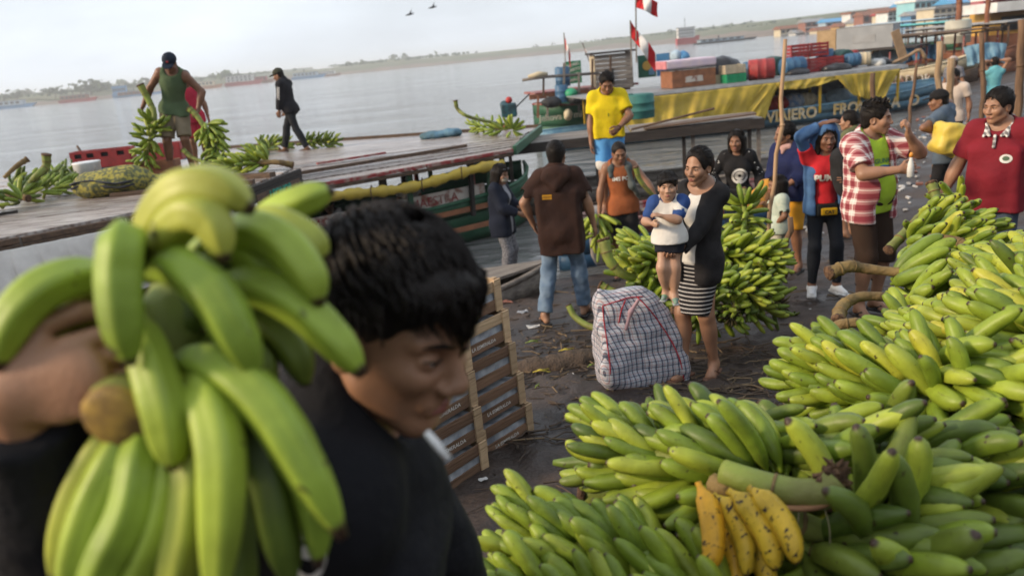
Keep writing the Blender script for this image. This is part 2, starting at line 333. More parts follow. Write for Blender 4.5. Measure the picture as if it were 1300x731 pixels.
# far woods: leafy clumps standing along the far bank crest, read as one mass
tv = []; tq = []
def clump(c, r, n=9):
    for _ in range(n):
        d = rng.normal(size=3); d[2] = abs(d[2])*0.9; d /= np.linalg.norm(d); p = c+d*r*rng.uniform(0.4, 1.0); s = r*rng.uniform(0.32, 0.6); o = len(tv)
        a = rng.normal(size=3); a = unit(np.cross(d, a)); b_ = np.cross(d, a)
        tv.extend([p+a*s, p+b_*s*0.8+d*s*0.25, p-a*s*0.9, p-b_*s*0.8]); tq.append((o, o+1, o+2, o+3))
for i in range(0, len(fp)):
    dist = math.hypot(*fp[i]); kk = max(dist/700, 0.35)
    for rep in range(9):
        off = rng.choice([90, 150, 260, 380])*rng.uniform(0.8, 1.2)*kk; j = min(i+1, len(fp)-1); q = fp[i]+(fp[j]-fp[i])*rng.uniform(0, 1)+nrm[i]*off; big = 1+2.2*(rng.random() < 0.06)
        zb = (6+4*min(off/kk, 400)/400)*kk*0.9; clump(np.array([q[0], q[1], zb+1.5*kk]), rng.uniform(1.2, 2.6)*kk*big*(1-.45*town_k(q)), 10)
wd = fastmesh('far_treeline', tv, tq, M('far_leaves', (0.035, 0.062, 0.028), (0.065, 0.095, 0.045), scale=0.08, rough=0.9), smooth=False); tag(wd, 'hazy line of trees along the far bank', 'treeline', kind='stuff')

# a few single far trees and the far boats
WHITE = M('white_paint', (0.72, 0.72, 0.70), (0.55, 0.55, 0.53), scale=1.5, rough=0.6); RUST = M('rust', (0.16, 0.06, 0.03), (0.28, 0.12, 0.07), scale=2, rough=0.85)
BLUE = M('blue_paint', (0.05, 0.17, 0.36), (0.10, 0.27, 0.46), scale=2, rough=0.5); RED = M('red_paint', (0.42, 0.035, 0.03), (0.26, 0.03, 0.03), scale=3, rough=0.5)
DARK = M('dark_gap', (0.02, 0.02, 0.022), (0.03, 0.03, 0.032), rough=0.7); TEAL = M('teal_paint', (0.08, 0.33, 0.36), (0.12, 0.42, 0.44), scale=2, rough=0.5); CREAM = M('cream_paint', (0.60, 0.52, 0.36), (0.48, 0.40, 0.27), scale=2, rough=0.7)
ZINC = M('zinc_roof', (0.34, 0.35, 0.36), (0.22, 0.21, 0.20), scale=1.2, rough=0.45, metal=0.3, stretch=(1, 6, 1)); ORANGE = M('orange_clay', (0.42, 0.17, 0.06), (0.30, 0.12, 0.05), rough=0.85)
def far_tree(u, v, y, h, label):
    p = W(u, v, y=y); b = A(p[0], p[1], p[2]-h*0.55); t = thing('far_tree', label, 'tree', b, group='single trees on the far bank')
    G().tube([b+(0, 0, -3), b+(0.1*h, 0, 0.35*h), b+(0.05*h, 0, 0.6*h)], [0.05*h, 0.04*h, 0.02*h], 6).out('trunk', M('far_bark', (0.05, 0.04, 0.03)), t)
    global tv, tq
    s1, s2 = tv, tq; tv, tq = [], []
    for _ in range(16): clump(b+rng.normal(size=3)*(0.26*h, 0.2*h, 0.13*h)+(0.05*h, 0, 0.68*h), 0.17*h, 12)
    o = fastmesh('crown', np.array(tv)-b, tq, MATS['far_leaves'], t, smooth=False); tv, tq = s1, s2
for u, v, y, h, l in [(112, 113, 690, 17, 'tallest round tree standing alone on the far bank'), (68, 118, 690, 11, 'smaller tree left of the tallest far bank tree'), (100, 115, 700, 12, 'low spreading tree touching the tallest far bank tree'), (20, 122, 690, 9, 'small tree at the left end of the far bank')]: far_tree(u, v, y, h, l)
def far_boat(u, v, y, ln, h, hull, cab, label, rz=0.0, roof=None, decks=1):
    p = W(u, v, y=y); b = A(p[0], p[1], 0); t = thing('far_riverboat', label, 'boat', b, group='boats moored along the far bank')
    c, s = math.cos(rz), math.sin(rz); T = lambda x, y_, z: b+A(x*c-y_*s, x*s+y_*c, z); hw = ln*0.11
    g = G(); g.hexa([T(-ln/2, -hw*.7, -.3), T(ln/2*.9, -hw*.6, -.3), T(ln/2*.9, hw*.6, -.3), T(-ln/2, hw*.7, -.3), T(-ln/2, -hw, h*.35), T(ln/2*1.1, -hw*.5, h*.45), T(ln/2*1.1, hw*.5, h*.45), T(-ln/2, hw, h*.35)]); g.out('hull', hull, t)
    for k in range(decks):
        z0 = h*(.36+.5*k/decks*1.1); z1 = z0+h*.55/decks
        G().hexa([T(-ln*.44, -hw*.8, z0), T(ln*.3, -hw*.8, z0), T(ln*.3, hw*.8, z0), T(-ln*.44, hw*.8, z0), T(-ln*.44, -hw*.8, z1), T(ln*.3, -hw*.8, z1), T(ln*.3, hw*.8, z1), T(-ln*.44, hw*.8, z1)]).out('cabin', cab, t)
        n = 6
        for q in range(n):
            x0 = -ln*.41+q*ln*.115
            G().hexa([T(x0, -hw*.84, z0+.3*(z1-z0)), T(x0+ln*.07, -hw*.84, z0+.3*(z1-z0)), T(x0+ln*.07, -hw*.78, z0+.3*(z1-z0)), T(x0, -hw*.78, z0+.3*(z1-z0)), T(x0, -hw*.84, z0+.75*(z1-z0)), T(x0+ln*.07, -hw*.84, z0+.75*(z1-z0)), T(x0+ln*.07, -hw*.78, z0+.75*(z1-z0)), T(x0, -hw*.78, z0+.75*(z1-z0))]).out('window', DARK, t)
        G().hexa([T(-ln*.47, -hw*.95, z1), T(ln*.34, -hw*.95, z1), T(ln*.34, hw*.95, z1), T(-ln*.47, hw*.95, z1), T(-ln*.47, -hw*.95, z1+.05*h), T(ln*.34, -hw*.95, z1+.05*h), T(ln*.34, hw*.95, z1+.05*h), T(-ln*.47, hw*.95, z1+.05*h)]).out('roof', roof or ZINC, t)
    G().tube([T(-ln*.1, 0, h*.9), T(-ln*.1, 0, h*1.5)], .012*ln, 5).out('mast', DARK, t)
PALE = M('pale_blue_paint', (0.36, 0.46, 0.54), (0.26, 0.35, 0.43), rough=0.6)
far_boat(14, 137, 620, 34, 6, BLUE, PALE, 'pale blue houseboat at the far left of the far bank', 0.1)
far_boat(100, 131, 615, 26, 5.5, RED, RUST, 'red and white launch moored on the far beach', 0.1)
far_boat(156, 124, 640, 14, 9, BLUE, BLUE, 'tall blue tug cabin at the end of the far barges', 0.1, BLUE)
far_boat(178, 124, 640, 34, 4, BLUE, RUST, 'long low blue barge behind the tank top man', 0.1)
far_boat(262, 115, 690, 26, 6.5, ORANGE, CREAM, 'orange dredger moored right of the tank top man', 0.1)
far_boat(310, 109, 700, 30, 8.5, RED, WHITE, 'white and red two deck ferry on the far bank', 0.1, None, 2)
far_boat(330, 108, 715, 24, 6, RUST, RED, 'dull red launch beside the two deck ferry', 0.1)
far_boat(392, 102, 760, 30, 6, BLUE, PALE, 'long pale blue ferry right of the walking man', 0.1)
far_boat(418, 100, 790, 22, 5, RUST, WHITE, 'small white launch at the end of the far moorings', 0.1)
far_boat(873, 60, 420, 12, 8.5, RED, WHITE, 'white tiered ferry far out above the roof cargo', 0.2, None, 3)
far_boat(920, 59.5, 330, 24, 1.8, DARK, PALE, 'long low grey river canoe crossing far out', 0.05)
far_boat(1075, 47.5, 200, 4, 1.6, RUST, RUST, 'tiny motor canoe far out on the water', 0.3)

# birds
def bird(u, v, label, flip):
    p = W(u, v, y=60); t = thing('bird', label, 'bird', p, group='birds in the sky'); B = M('bird_black', (0.015, 0.015, 0.017))
    G().tube([p+(-.32, 0, -.04*flip), p+(-.1, 0, 0), p+(.15, 0, .02), p+(.34, 0, .05)], [.01, .06, .05, .012], 6).out('body', B, t)
    for sg in (-1, 1):
        G().add([p+(.1, 0, .02), p+(-.08, 0, .0), p+(.08+.12*flip, -.25*sg, .22+.1*sg), p+(.3*flip, -.5*sg, .34+.18*sg), p+(.2, -.24*sg, .25+.1*sg)], [(0, 4, 3, 2, 1)]).out('wing', B, t)
bird(520, 19, 'dark bird flying, the lower of the two', 1); bird(549, 10, 'dark bird flying, the higher of the two', 1)

# the town on the far shore to the right
def building(u, v, y, wd_, h, dp, wall, roofm, label, floors=3, cols=5, flat=True, winm=DARK, rz=0.25, base=0.0):
    p = W(u, v, y=y); b = A(p[0], p[1], p[2]); t = thing('town_building', label, 'building', b, group='buildings of the far town')
    c, s = math.cos(rz), math.sin(rz); T = lambda x, y_, z: b+A(x*c-y_*s, x*s+y_*c, z)
    def hx(x0, x1, y0, y1, z0, z1): return G().hexa([T(x0, y0, z0), T(x1, y0, z0), T(x1, y1, z0), T(x0, y1, z0), T(x0, y0, z1), T(x1, y0, z1), T(x1, y1, z1), T(x0, y1, z1)])
    hx(-wd_/2, wd_/2, 0, dp, -6, h).out('wall', wall, t); fh = h/floors
    for k in range(floors):
        for q in range(cols):
            x0 = -wd_/2+(q+.22)*wd_/cols; hx(x0, x0+wd_/cols*.58, -.18, .05, k*fh+.32*fh, k*fh+.8*fh).out('window', winm, t)
        if k: hx(-wd_/2-.1, wd_/2+.1, -.35, .02, k*fh-.12, k*fh+.12).out('ledge', WHITE, t)
    if flat: hx(-wd_/2-.5, wd_/2+.5, -1.0, dp+.3, h, h+.06*h+.25).out('roof', roofm, t)
    else:
        g = G(); g.add([T(-wd_/2-.6, -1, h), T(wd_/2+.6, -1, h), T(wd_/2+.6, dp+.6, h), T(-wd_/2-.6, dp+.6, h), T(-wd_/2-.6, dp*.5, h+.28*dp), T(wd_/2+.6, dp*.5, h+.28*dp)], [(0, 1, 5, 4), (2, 3, 4, 5), (0, 4, 3), (1, 2, 5), (3, 2, 1, 0)]); g.out('roof', roofm, t)
BRICKY = M('brick_wall', (0.30, 0.12, 0.07), (0.22, 0.09, 0.06), scale=1, rough=0.9); BLUER = M('blue_roof', (0.05, 0.25, 0.50), (0.08, 0.32, 0.58), rough=0.4); GREYW = M('grey_wall', (0.36, 0.36, 0.35), (0.27, 0.27, 0.27), scale=0.5, rough=0.9)
AQUA = M('aqua_wall', (0.22, 0.47, 0.52), (0.30, 0.55, 0.58), scale=0.4, rough=0.7); OCH = M('ochre_wall', (0.55, 0.32, 0.07), (0.46, 0.26, 0.05), scale=0.8, rough=0.8); PINKW = M('rose_wall', (0.42, 0.12, 0.14), (0.34, 0.1, 0.11), rough=0.8)
bl = [(1119, 40, 250, 5.0, 9.5, 5, CREAM, RED, 'slim cream church tower at the left end of the town', 3, 1, False), (1139, 38, 245, 16, 14, 10, WHITE, RUST, 'white stepped block left of the aqua building', 4, 4, True),
 (1153, 36, 252, 13, 14, 10, BRICKY, RUST, 'brick house with rusty roof between white and aqua blocks', 3, 3, False), (1181, 35, 235, 26, 20, 14, AQUA, WHITE, 'large aqua three storey building with white roof edge', 3, 6, True),
 (1204, 34, 215, 22, 13, 12, CREAM, GREYW, 'cream flat roofed block right of the aqua building', 3, 5, True), (1222, 30, 228, 18, 15, 12, GREYW, BLUER, 'grey house under a bright blue roof', 3, 4, False), (1240, 28, 238, 16, 17, 12, PALE, BLUER, 'pale house with blue roof behind the tall pole', 3, 4, False),
 (1256, 31, 205, 16, 10, 10, CREAM, RUST, 'cream house with rusty roof near the ochre stall', 2, 4, False), (1098, 42, 275, 14, 7, 9, CREAM, ZINC, 'low cream house at the town waterfront', 1, 4, False), (1080, 44, 290, 16, 6, 9, OCH, RUST, 'low ochre house furthest left in the town', 1, 4, False), (1166, 38, 228, 9, 8, 8, BLUE, ZINC, 'small blue shed in front of the aqua building', 1, 3, False),
 (1275, 24, 200, 20, 14, 12, PINKW, BRICKY, 'rose house high on the right of the town', 2, 4, False), (1296, 20, 195, 18, 16, 12, GREYW, RUST, 'grey house at the right edge of the town', 3, 4, False), (1050, 47, 300, 14, 5, 9, CREAM, RUST, 'pale hut on the slope left of the town', 1, 3, False), (1020, 50, 320, 12, 5, 9, WHITE, ZINC, 'small white hut on the far slope', 1, 3, False), (1256, 18, 260, 26, 10, 12, BRICKY, RUST, 'brick house on the hill behind the town', 2, 5, False), (1216, 20, 270, 18, 9, 12, BRICKY, BLUER, 'hilltop brick house with a blue roof', 2, 4, False)]
bl2 = [(1004, 51, 330, 16, 9, 9, CREAM, RUST, 'cream house with rusty roof low on the far slope', 2, 4, False), (1034, 48, 320, 14, 12, 9, BRICKY, ZINC, 'tall brick house among the slope huts', 3, 3, False), (1064, 45, 305, 18, 10, 9, PALE, BLUER, 'pale house with blue roof among the slope huts', 2, 4, False), (1090, 43, 290, 12, 14, 9, WHITE, RUST, 'narrow white house before the church tower', 3, 2, True), (1108, 41, 270, 13, 11, 9, BRICKY, RUST, 'brick house touching the church tower', 2, 3, False), (1128, 30, 300, 22, 9, 9, GREYW, RUST, 'grey house on the hill behind the white block', 2, 5, False), (1160, 26, 290, 20, 10, 9, BRICKY, BLUER, 'hillside brick house left of the aqua building', 2, 4, False), (1192, 20, 285, 22, 8, 9, CREAM, RUST, 'cream hilltop house above the aqua building', 2, 5, False), (1236, 14, 275, 20, 9, 9, WHITE, BLUER, 'white hilltop house with blue roof by the tall mast', 2, 4, False)]
for q in bl+bl2:
    k_ = 1.35 if q[4] < 10 or q in bl2 else 1.0; building(*q[:3], q[3]*.44*k_, q[4]*.36*k_, q[5]*.5, *q[6:])

# the humid air over the river
hz_ = G().box((0, 1500, 14.0), (5600, 3600, 31)).out('haze', None); hz_['kind'] = 'stuff'
hm = bpy.data.materials.new('haze'); hm.use_nodes = True; hn = hm.node_tree; hn.nodes.clear(); ho = hn.nodes.new('ShaderNodeOutputMaterial'); hv = hn.nodes.new('ShaderNodeVolumePrincipled'); hv.inputs['Density'].default_value = 0.0005; hv.inputs['Color'].default_value = (.93, .95, .97, 1); hv.inputs['Anisotropy'].default_value = 0.2
hn.links.new(hv.outputs[0], ho.inputs['Volume']); hz_.data.materials.clear(); hz_.data.materials.append(hm)
# ------------------------------------------------------------------ plantains
def banana_mat(name, ca, cb, cc, ripe=0.0, tip=1.0):
    m, t, b, N, K = nodes_of(name); b.inputs['Roughness'].default_value = 0.47; b.inputs['Specular IOR Level'].default_value = 0.38
    b.inputs['Subsurface Weight'].default_value = 0.0
    oi = N('ShaderNodeObjectInfo'); co = N('ShaderNodeTexCoord'); uv = N('ShaderNodeSeparateXYZ'); K(co.outputs['UV'], uv.inputs[0])
    r = N('ShaderNodeValToRGB'); e = r.color_ramp.elements; e[0].position = 0; e[0].color = (*ca, 1); e[1].position = 1; e[1].color = (*cc, 1); q = e.new(0.55); q.color = (*cb, 1); K(oi.outputs['Random'], r.inputs[0])
    ad = N('ShaderNodeVectorMath'); K(co.outputs['Object'], ad.inputs[0]); K(oi.outputs['Location'], ad.inputs[1])
    n = N('ShaderNodeTexNoise'); n.inputs['Scale'].default_value = 16; n.inputs['Detail'].default_value = 5; K(ad.outputs[0], n.inputs['Vector'])
    # lighter along the ridges and towards the flanks, slow mottling
    h = N('ShaderNodeHueSaturation'); K(r.outputs[0], h.inputs['Color']); mr = N('ShaderNodeMapRange'); mr.inputs[1].default_value = 0.3; mr.inputs[2].default_value = 0.7; mr.inputs[3].default_value = 0.72; mr.inputs[4].default_value = 1.22; K(n.outputs[0], mr.inputs[0]); K(mr.outputs[0], h.inputs['Value'])
    # dark scars and freckles
    n2 = N('ShaderNodeTexNoise'); n2.inputs['Scale'].default_value = 42 if not ripe else 75; n2.inputs['Detail'].default_value = 3; K(ad.outputs[0], n2.inputs['Vector'])
    sp = N('ShaderNodeMapRange'); sp.inputs[1].default_value = 0.67 if not ripe else 0.60; sp.inputs[2].default_value = 0.73 if not ripe else 0.65; K(n2.outputs[0], sp.inputs[0])
    mx1 = N('ShaderNodeMix'); mx1.data_type = 'RGBA'; K(sp.outputs[0], mx1.inputs[0]); K(h.outputs[0], mx1.inputs[6]); mx1.inputs[7].default_value = (0.035, 0.022, 0.010, 1)
    # long sap streaks and rub marks
    st_ = N('ShaderNodeMapping'); st_.inputs['Scale'].default_value = (2.2, 11, 1); K(co.outputs['UV'], st_.inputs[0]); of_ = N('ShaderNodeVectorMath'); K(st_.outputs[0], of_.inputs[0]); K(oi.outputs['Location'], of_.inputs[1])
    n4 = N('ShaderNodeTexNoise'); n4.inputs['Scale'].default_value = 2.0; n4.inputs['Detail'].default_value = 6; n4.inputs['Roughness'].default_value = .65; K(of_.outputs[0], n4.inputs['Vector']); s4 = N('ShaderNodeMapRange'); s4.inputs[1].default_value = .60; s4.inputs[2].default_value = .72; s4.inputs[4].default_value = .75; K(n4.outputs[0], s4.inputs[0])
    mx0 = N('ShaderNodeMix'); mx0.data_type = 'RGBA'; K(s4.outputs[0], mx0.inputs[0]); K(mx1.outputs[2], mx0.inputs[6]); mx0.inputs[7].default_value = (0.085, 0.062, 0.020, 1); mx1 = mx0
    # brown tip, pale pedicel
    wob = N('ShaderNodeMath'); wob.operation = 'MULTIPLY_ADD'; wob.inputs[1].default_value = 0.06; K(n.outputs[0], wob.inputs[0]); K(uv.outputs[0], wob.inputs[2])
    tp = N('ShaderNodeMapRange'); tp.inputs[1].default_value = tip; tp.inputs[2].default_value = tip+.022; K(wob.outputs[0], tp.inputs[0])
    mx2 = N('ShaderNodeMix'); mx2.data_type = 'RGBA'; K(tp.outputs[0], mx2.inputs[0]); K(mx1.outputs[2], mx2.inputs[6]); mx2.inputs[7].default_value = (0.045, 0.025, 0.014, 1)
    K(mx2.outputs[2], b.inputs['Base Color'])
    bp = N('ShaderNodeBump'); bp.inputs['Strength'].default_value = 0.12; bp.inputs['Distance'].default_value = 0.01; K(n2.outputs[0], bp.inputs['Height']); K(bp.outputs[0], b.inputs['Normal'])
    return m
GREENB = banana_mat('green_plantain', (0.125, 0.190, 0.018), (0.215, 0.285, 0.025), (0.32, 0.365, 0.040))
DEEPB = banana_mat('dark_and_shaded_plantain', (0.065, 0.108, 0.015), (0.100, 0.145, 0.018), (0.145, 0.19, 0.024))  # shade put into the green for low and inner fruit, some mixed for variety
RIPEB = banana_mat('ripe_plantain', (0.60, 0.30, 0.015), (0.62, 0.36, 0.02), (0.55, 0.38, 0.03), 1.0)
TURNB = banana_mat('turning_plantain', (0.22, 0.30, 0.03), (0.31, 0.36, 0.035), (0.40, 0.38, 0.035), 0.0)
STALK = M('plantain_stalk', (0.20, 0.255, 0.045), (0.15, 0.15, 0.040), scale=7, rough=0.6, bump=0.3, bscale=30, rnd=0.1)
STALKB = M('brown_stalk', (0.22, 0.15, 0.055), (0.115, 0.075, 0.035), scale=9, rough=0.8, bump=0.5, bscale=40)
CUT = M('cut_stalk_end', (0.055, 0.030, 0.018), (0.16, 0.09, 0.05), scale=60, rough=0.95, bump=0.8, bscale=80)
BUDS = M('withered_buds', (0.10, 0.09, 0.03), (0.05, 0.035, 0.018), scale=30, rough=0.9)
def banana_data(name, L, R, bend, n=10, seg=12, mat=GREENB, s0=0.0, fat=1.0):
    """starts at the origin along +Y and curls towards +Z; shared by all alike fingers"""
    V = []; Fc = []; uvs = []
    ts = [0, .05, .12, .2, .3, .45, .6, .74, .85, .92, .96, .985, 1.0] if seg >= 12 else ([0, .1, .2, .36, .6, .82, .93, 1.0] if seg >= 7 else [0, .14, .4, .75, .95, 1.0])
    rs = {0: .30, .05: .28, .1: .45, .12: .48, .14: .62, .2: .86, .3: .98, .36: 1.0, .4: 1.0, .45: 1.03, .6: 1.03, .74: 1.0, .75: .98, .82: .92, .85: .90, .92: .70, .93: .68, .95: .52, .96: .50, .985: .30, 1.0: .24}
    pos = []; ang = []; p = np.zeros(2); last = 0
    for t_ in ts:
        a = bend*(0.15*t_+0.85*t_**1.5) if bend >= 0 else bend*t_
        dl = (t_-last)*L; am = bend*(0.15*(t_+last)/2+0.85*((t_+last)/2)**1.5); p = p+dl*np.array([math.cos(am), math.sin(am)]); last = t_; pos.append(p.copy()); ang.append(a)
    for i, t_ in enumerate(ts):
        a = ang[i]; nrm_ = np.array([0, -math.sin(a), math.cos(a)])
        for j in range(n):
            q = 2*math.pi*j/n; r = R*rs[t_]*(1+(0.085*math.cos(5*q) if n >= 8 else 0)*min(1, t_*5)); V.append(np.array([0, pos[i][0], pos[i][1]])+r*(math.cos(q)*np.array([1, 0, 0])+math.sin(q)*nrm_))
    k = len(ts)
    for i in range(k-1):
        for j in range(n): j2 = (j+1) % n; Fc.append((i*n+j, (i+1)*n+j, (i+1)*n+j2, i*n+j2)); uvs += [(ts[i], j/n), (ts[i+1], j/n), (ts[i+1], (j+1)/n), (ts[i], (j+1)/n)]
    Fc.append(tuple((k-1)*n+j for j in range(n))[::-1]); uvs += [(1, 0)]*n; Fc.append(tuple(range(n))); uvs += [(0, 0)]*n
    me = bpy.data.meshes.new(name); me.from_pydata([tuple(v) for v in V], [], Fc); l = me.uv_layers.new(name='UVMap')
    l.data.foreach_set('uv', np.array(uvs, np.float32).ravel()); me.materials.append(mat); me.polygons.foreach_set('use_smooth', np.ones(len(Fc), bool)); me.update()
    return me
BAN = {}
def banana_set(kind, lod):
    if (kind, lod) not in BAN:
        mt = {'g': GREENB, 'd': DEEPB, 'r': RIPEB, 't': TURNB}[kind]; n, sg = {0: (10, 12), 1: (8, 7), 2: (6, 5)}[lod]
        BAN[kind, lod] = [banana_data('banana', 0.25*a, 0.0252*b, math.radians(c), n, sg, mt) for a, b, c in ((1, 1, 42), (.94, 1.05, 58), (1.06, .95, 30), (.98, 1.0, 70), (.9, 1.08, 48))]
    return BAN[kind, lod]
def put_banana(par, base, d, curl, sc=1.0, kind='g', lod=0, fat=1.0):
    d = unit(d); c = np.asarray(curl, float); c = unit(c-d*(c@d)); x = np.cross(d, c)
    me = random.choice(banana_set(kind, lod)); o = bpy.data.objects.new('banana', me); C.objects.link(o); o.parent = par
    b = np.asarray(base, float)-np.array(par.location); sx = sc*fat*random.uniform(.92, 1.08)
    o.matrix_local = Matrix(((x[0]*sx, d[0]*sc, c[0]*sx, b[0]), (x[1]*sx, d[1]*sc, c[1]*sx, b[1]), (x[2]*sx, d[2]*sc, c[2]*sx, b[2]), (0, 0, 0, 1)))
    return o
def smooth_path(pts, n=10):
    pts = [np.asarray(p, float) for p in pts]; k = len(pts)
    if k == 2: return [pts[0]+(pts[1]-pts[0])*t for t in np.linspace(0, 1, n)]
    P = [2*pts[0]-pts[1]]+pts+[2*pts[-1]-pts[-2]]; r = []
    for i in range(k-1):
        a, b, c, d = P[i:i+4]
        for t in np.linspace(0, 1, max(3, n//(k-1)+1), endpoint=(i == k-2)): r.append(0.5*(2*b+(c-a)*t+(2*a-5*b+4*c-d)*t*t+(3*b-a-3*c+d)*t**3))
    return r
HEAP = []; PG = 'plantain bunches heaped in front on the right'
def bunch(label, p0, p1, hands=6, per=9, sc=1.0, a0=-0.5, a1=0.7, arc=190, turn=150, phase=0.0, lod=0, kinds='ggggt', stalk=None, stalk_r=0.026, stalk_mat=None, floor=None, cut=True, grp='plantain bunches heaped on the bank', name='plantain_bunch', jitter=0.20, small=0.72, curl_up=0.35, buds=False, spread=1.0, cullz=None, ripe_hands=()):
    """a whole bunch: axis from the thick end p0 to the tip p1, rings of fingers round it"""
    p0 = np.asarray(p0, float); p1 = np.asarray(p1, float); t = thing(name, label, 'plantains', (p0+p1)/2-(0, 0, 0.1), group=grp); ax = unit(p1-p0); Ln = np.linalg.norm(p1-p0)
    u = unit(np.cross(ax, (0.1, 0.2, 1) if abs(ax[2]) < 0.9 else (1, 0, 0))); w_ = np.cross(u, ax); cnt = 0
    for h in range(hands):
        s = (h+0.5)/hands; c = p0+ax*Ln*s; ph = math.radians(phase+turn*h); aa = a0+(a1-a0)*s; fs = sc*(1-(1-small)*s*s); n = max(4, int(round(per*(1-.25*s)))); kd = 'r' if h in ripe_hands else None
        for row in range(2):
            nn = n//2+(n % 2 if row == 0 else 0)
            for k in range(nn):
                an = ph+math.radians(arc)*((k+0.5*row+.25)/max(nn, 1)-0.5)+random.gauss(0, .06); rad = u*math.cos(an)+w_*math.sin(an)
                ax_ = aa+(0.30 if row else -0.12)+random.gauss(0, jitter); d = unit(rad*spread+ax*ax_); base = c+rad*0.022*sc+ax*random.gauss(0, .012)+ax*(0.02*row*np.sign(aa))
                cv = ax*(np.sign(aa) if abs(aa) > .05 else 1)*0.9+np.array([0, 0, curl_up])-rad*.25+rng.normal(size=3)*.12
                mid = base+d*0.2*fs
                if floor is not None and mid[2] < floor: continue
                if cullz is not None and mid[2] < cullz: continue
                put_banana(t, base, d, cv, fs*random.uniform(.9, 1.08), kd or random.choice(kinds), lod, .98 if lod == 0 else .95); cnt += 1
    if grp == PG and lod == 0 or 'shadowed' in label: HEAP.append((p0, p1))
    sp = stalk if stalk is not None else [p0-ax*0.16, p0, (p0+p1)/2, p1]
    pth = smooth_path(sp, 16); n = len(pth); rr = [stalk_r*sc*(1.12-0.45*i/(n-1))*(1+.07*math.sin(i*2.3)) for i in range(n)]
    sm = stalk_mat or STALK
    so_ = G().tube(pth, rr, 9 if lod == 0 else 6).out('stalk', sm, t, smooth=True)
    if cut:
        e = pth[0]; d = unit(pth[0]-pth[1]); G().tube([e-d*.012, e+d*.004, e+d*.009], [rr[0]*1.05, rr[0]*1.1, rr[0]*.8], 9).out('cut_end', CUT, t, smooth=True)
        for q in (3, 7):
            if q < n-1: G().tube([pth[q], pth[q]+unit(pth[q+1]-pth[q])*.007], rr[q]*1.09, 9).out('stalk_ring', STALKB, t, smooth=True)
    if buds:
        g = G()
        for _ in range(34):
            d = unit(rng.normal(size=3)); b = p1+d*.01; g.tube([b, b+d*.05, b+d*.085+(0, 0, .01)], [.006, .009, .003], 5)
        g.out('withered_buds', BUDS, t, smooth=True)
    return t

# --- heap in front on the right
PG = 'plantain bunches heaped in front on the right'
bunch('green plantain bunch with rosette of stubby tips, behind the ripe yellow ones', W(1000, 612, d=1.62), W(778, 570, d=1.84), 8, 15, 0.791, .35, .95, 250, 150, 20, grp=PG, stalk=[W(1064, 628, d=1.55), W(1010, 622, d=1.57), W(925, 600, d=1.62), W(820, 575, d=1.75), W(745, 555, d=1.86)], stalk_r=.03, kinds='gggggd', cut=False)
bunch('green plantain bunch lowest on the left of the front heap', W(925, 800, d=1.45), W(676, 674, d=1.64), 8, 15, 0.736, .3, .95, 250, 150, 80, grp=PG, kinds='ggggg', small=.7)
bunch('few green plantains at the bottom edge below the lowest bunch', W(820, 850, d=1.40), W(650, 745, d=1.52), 5, 13, 0.736, .2, .9, 240, 140, 30, grp=PG, kinds='gggg')
bunch('large plantain bunch with rosette of blunt tips facing the plaid bag', W(1215, 520, d=1.95), W(1042, 472, d=2.15), 8, 16, 0.810, .2, 1.0, 260, 145, 10, grp=PG, kinds='ggggt', small=.75)
bunch('plantain bunch with long cut stalk pointing right under the rosette bunch', W(1120, 622, d=1.60), W(930, 560, d=1.80), 7, 14, 0.874, -1.3, -.9, 230, 150, 200, grp=PG, kinds='gdddg', stalk=[W(1200, 621, d=1.52), W(1140, 624, d=1.54), W(1060, 610, d=1.6), W(930, 560, d=1.8)], stalk_r=.028)
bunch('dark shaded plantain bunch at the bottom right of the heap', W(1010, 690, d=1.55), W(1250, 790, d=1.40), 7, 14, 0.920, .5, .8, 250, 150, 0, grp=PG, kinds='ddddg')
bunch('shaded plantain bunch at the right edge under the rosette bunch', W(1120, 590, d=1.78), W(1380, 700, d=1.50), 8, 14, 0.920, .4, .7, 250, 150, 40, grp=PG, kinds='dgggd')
bunch('plantain bunch with long fingers drooping towards the right edge', W(1180, 470, d=2.05), W(1360, 560, d=1.80), 7, 15, 0.920, .45, .85, 260, 150, 120, grp=PG, kinds='ggggt')
bunch('plantain bunch with brown curved stalk bending left', W(1330, 425, d=2.05), W(1178, 428, d=2.36), 8, 15, 0.810, .1, .95, 250, 150, 60, grp=PG, kinds='gggtt', stalk=[W(1034, 428, d=2.6), W(1068, 412, d=2.55), W(1110, 410, d=2.5), W(1200, 420, d=2.3)], stalk_r=.022, stalk_mat=STALKB)
bunch('plantain bunch with two stalks reaching left of the plaid shirt man', W(1125, 362, d=3.0), W(1270, 368, d=2.85), 7, 14, 0.920, .45, .8, 240, 150, 30, grp=PG, kinds='gggtg', stalk=[W(1052, 347, d=3.0), W(1078, 338, d=3.0), W(1105, 342, d=3.0), W(1200, 352, d=2.9)], stalk_mat=STALKB, buds=True)
bunch('plantain bunch whose stalk hooks down to the mud', W(1145, 392, d=2.85), W(1300, 408, d=2.6), 6, 14, 0.920, .4, .8, 240, 150, 100, grp=PG, kinds='gggtg', stalk=[W(1064, 408, d=2.7), W(1070, 388, d=2.78), W(1098, 376, d=2.82), W(1160, 380, d=2.8)], stalk_mat=STALKB, stalk_r=.024)
bunch('plantain bunch at the right edge below the red polo man', W(1400, 355, d=2.45), W(1262, 362, d=2.75), 8, 15, 0.920, .2, .9, 250, 150, 20, grp=PG, kinds='gggtt')
bunch('plantain bunch with withered buds in the middle of the heap', W(1400, 385, d=2.3), W(1250, 372, d=2.7), 7, 14, 0.874, -.2, .7, 240, 150, 70, grp=PG, kinds='ggdtg', buds=True)
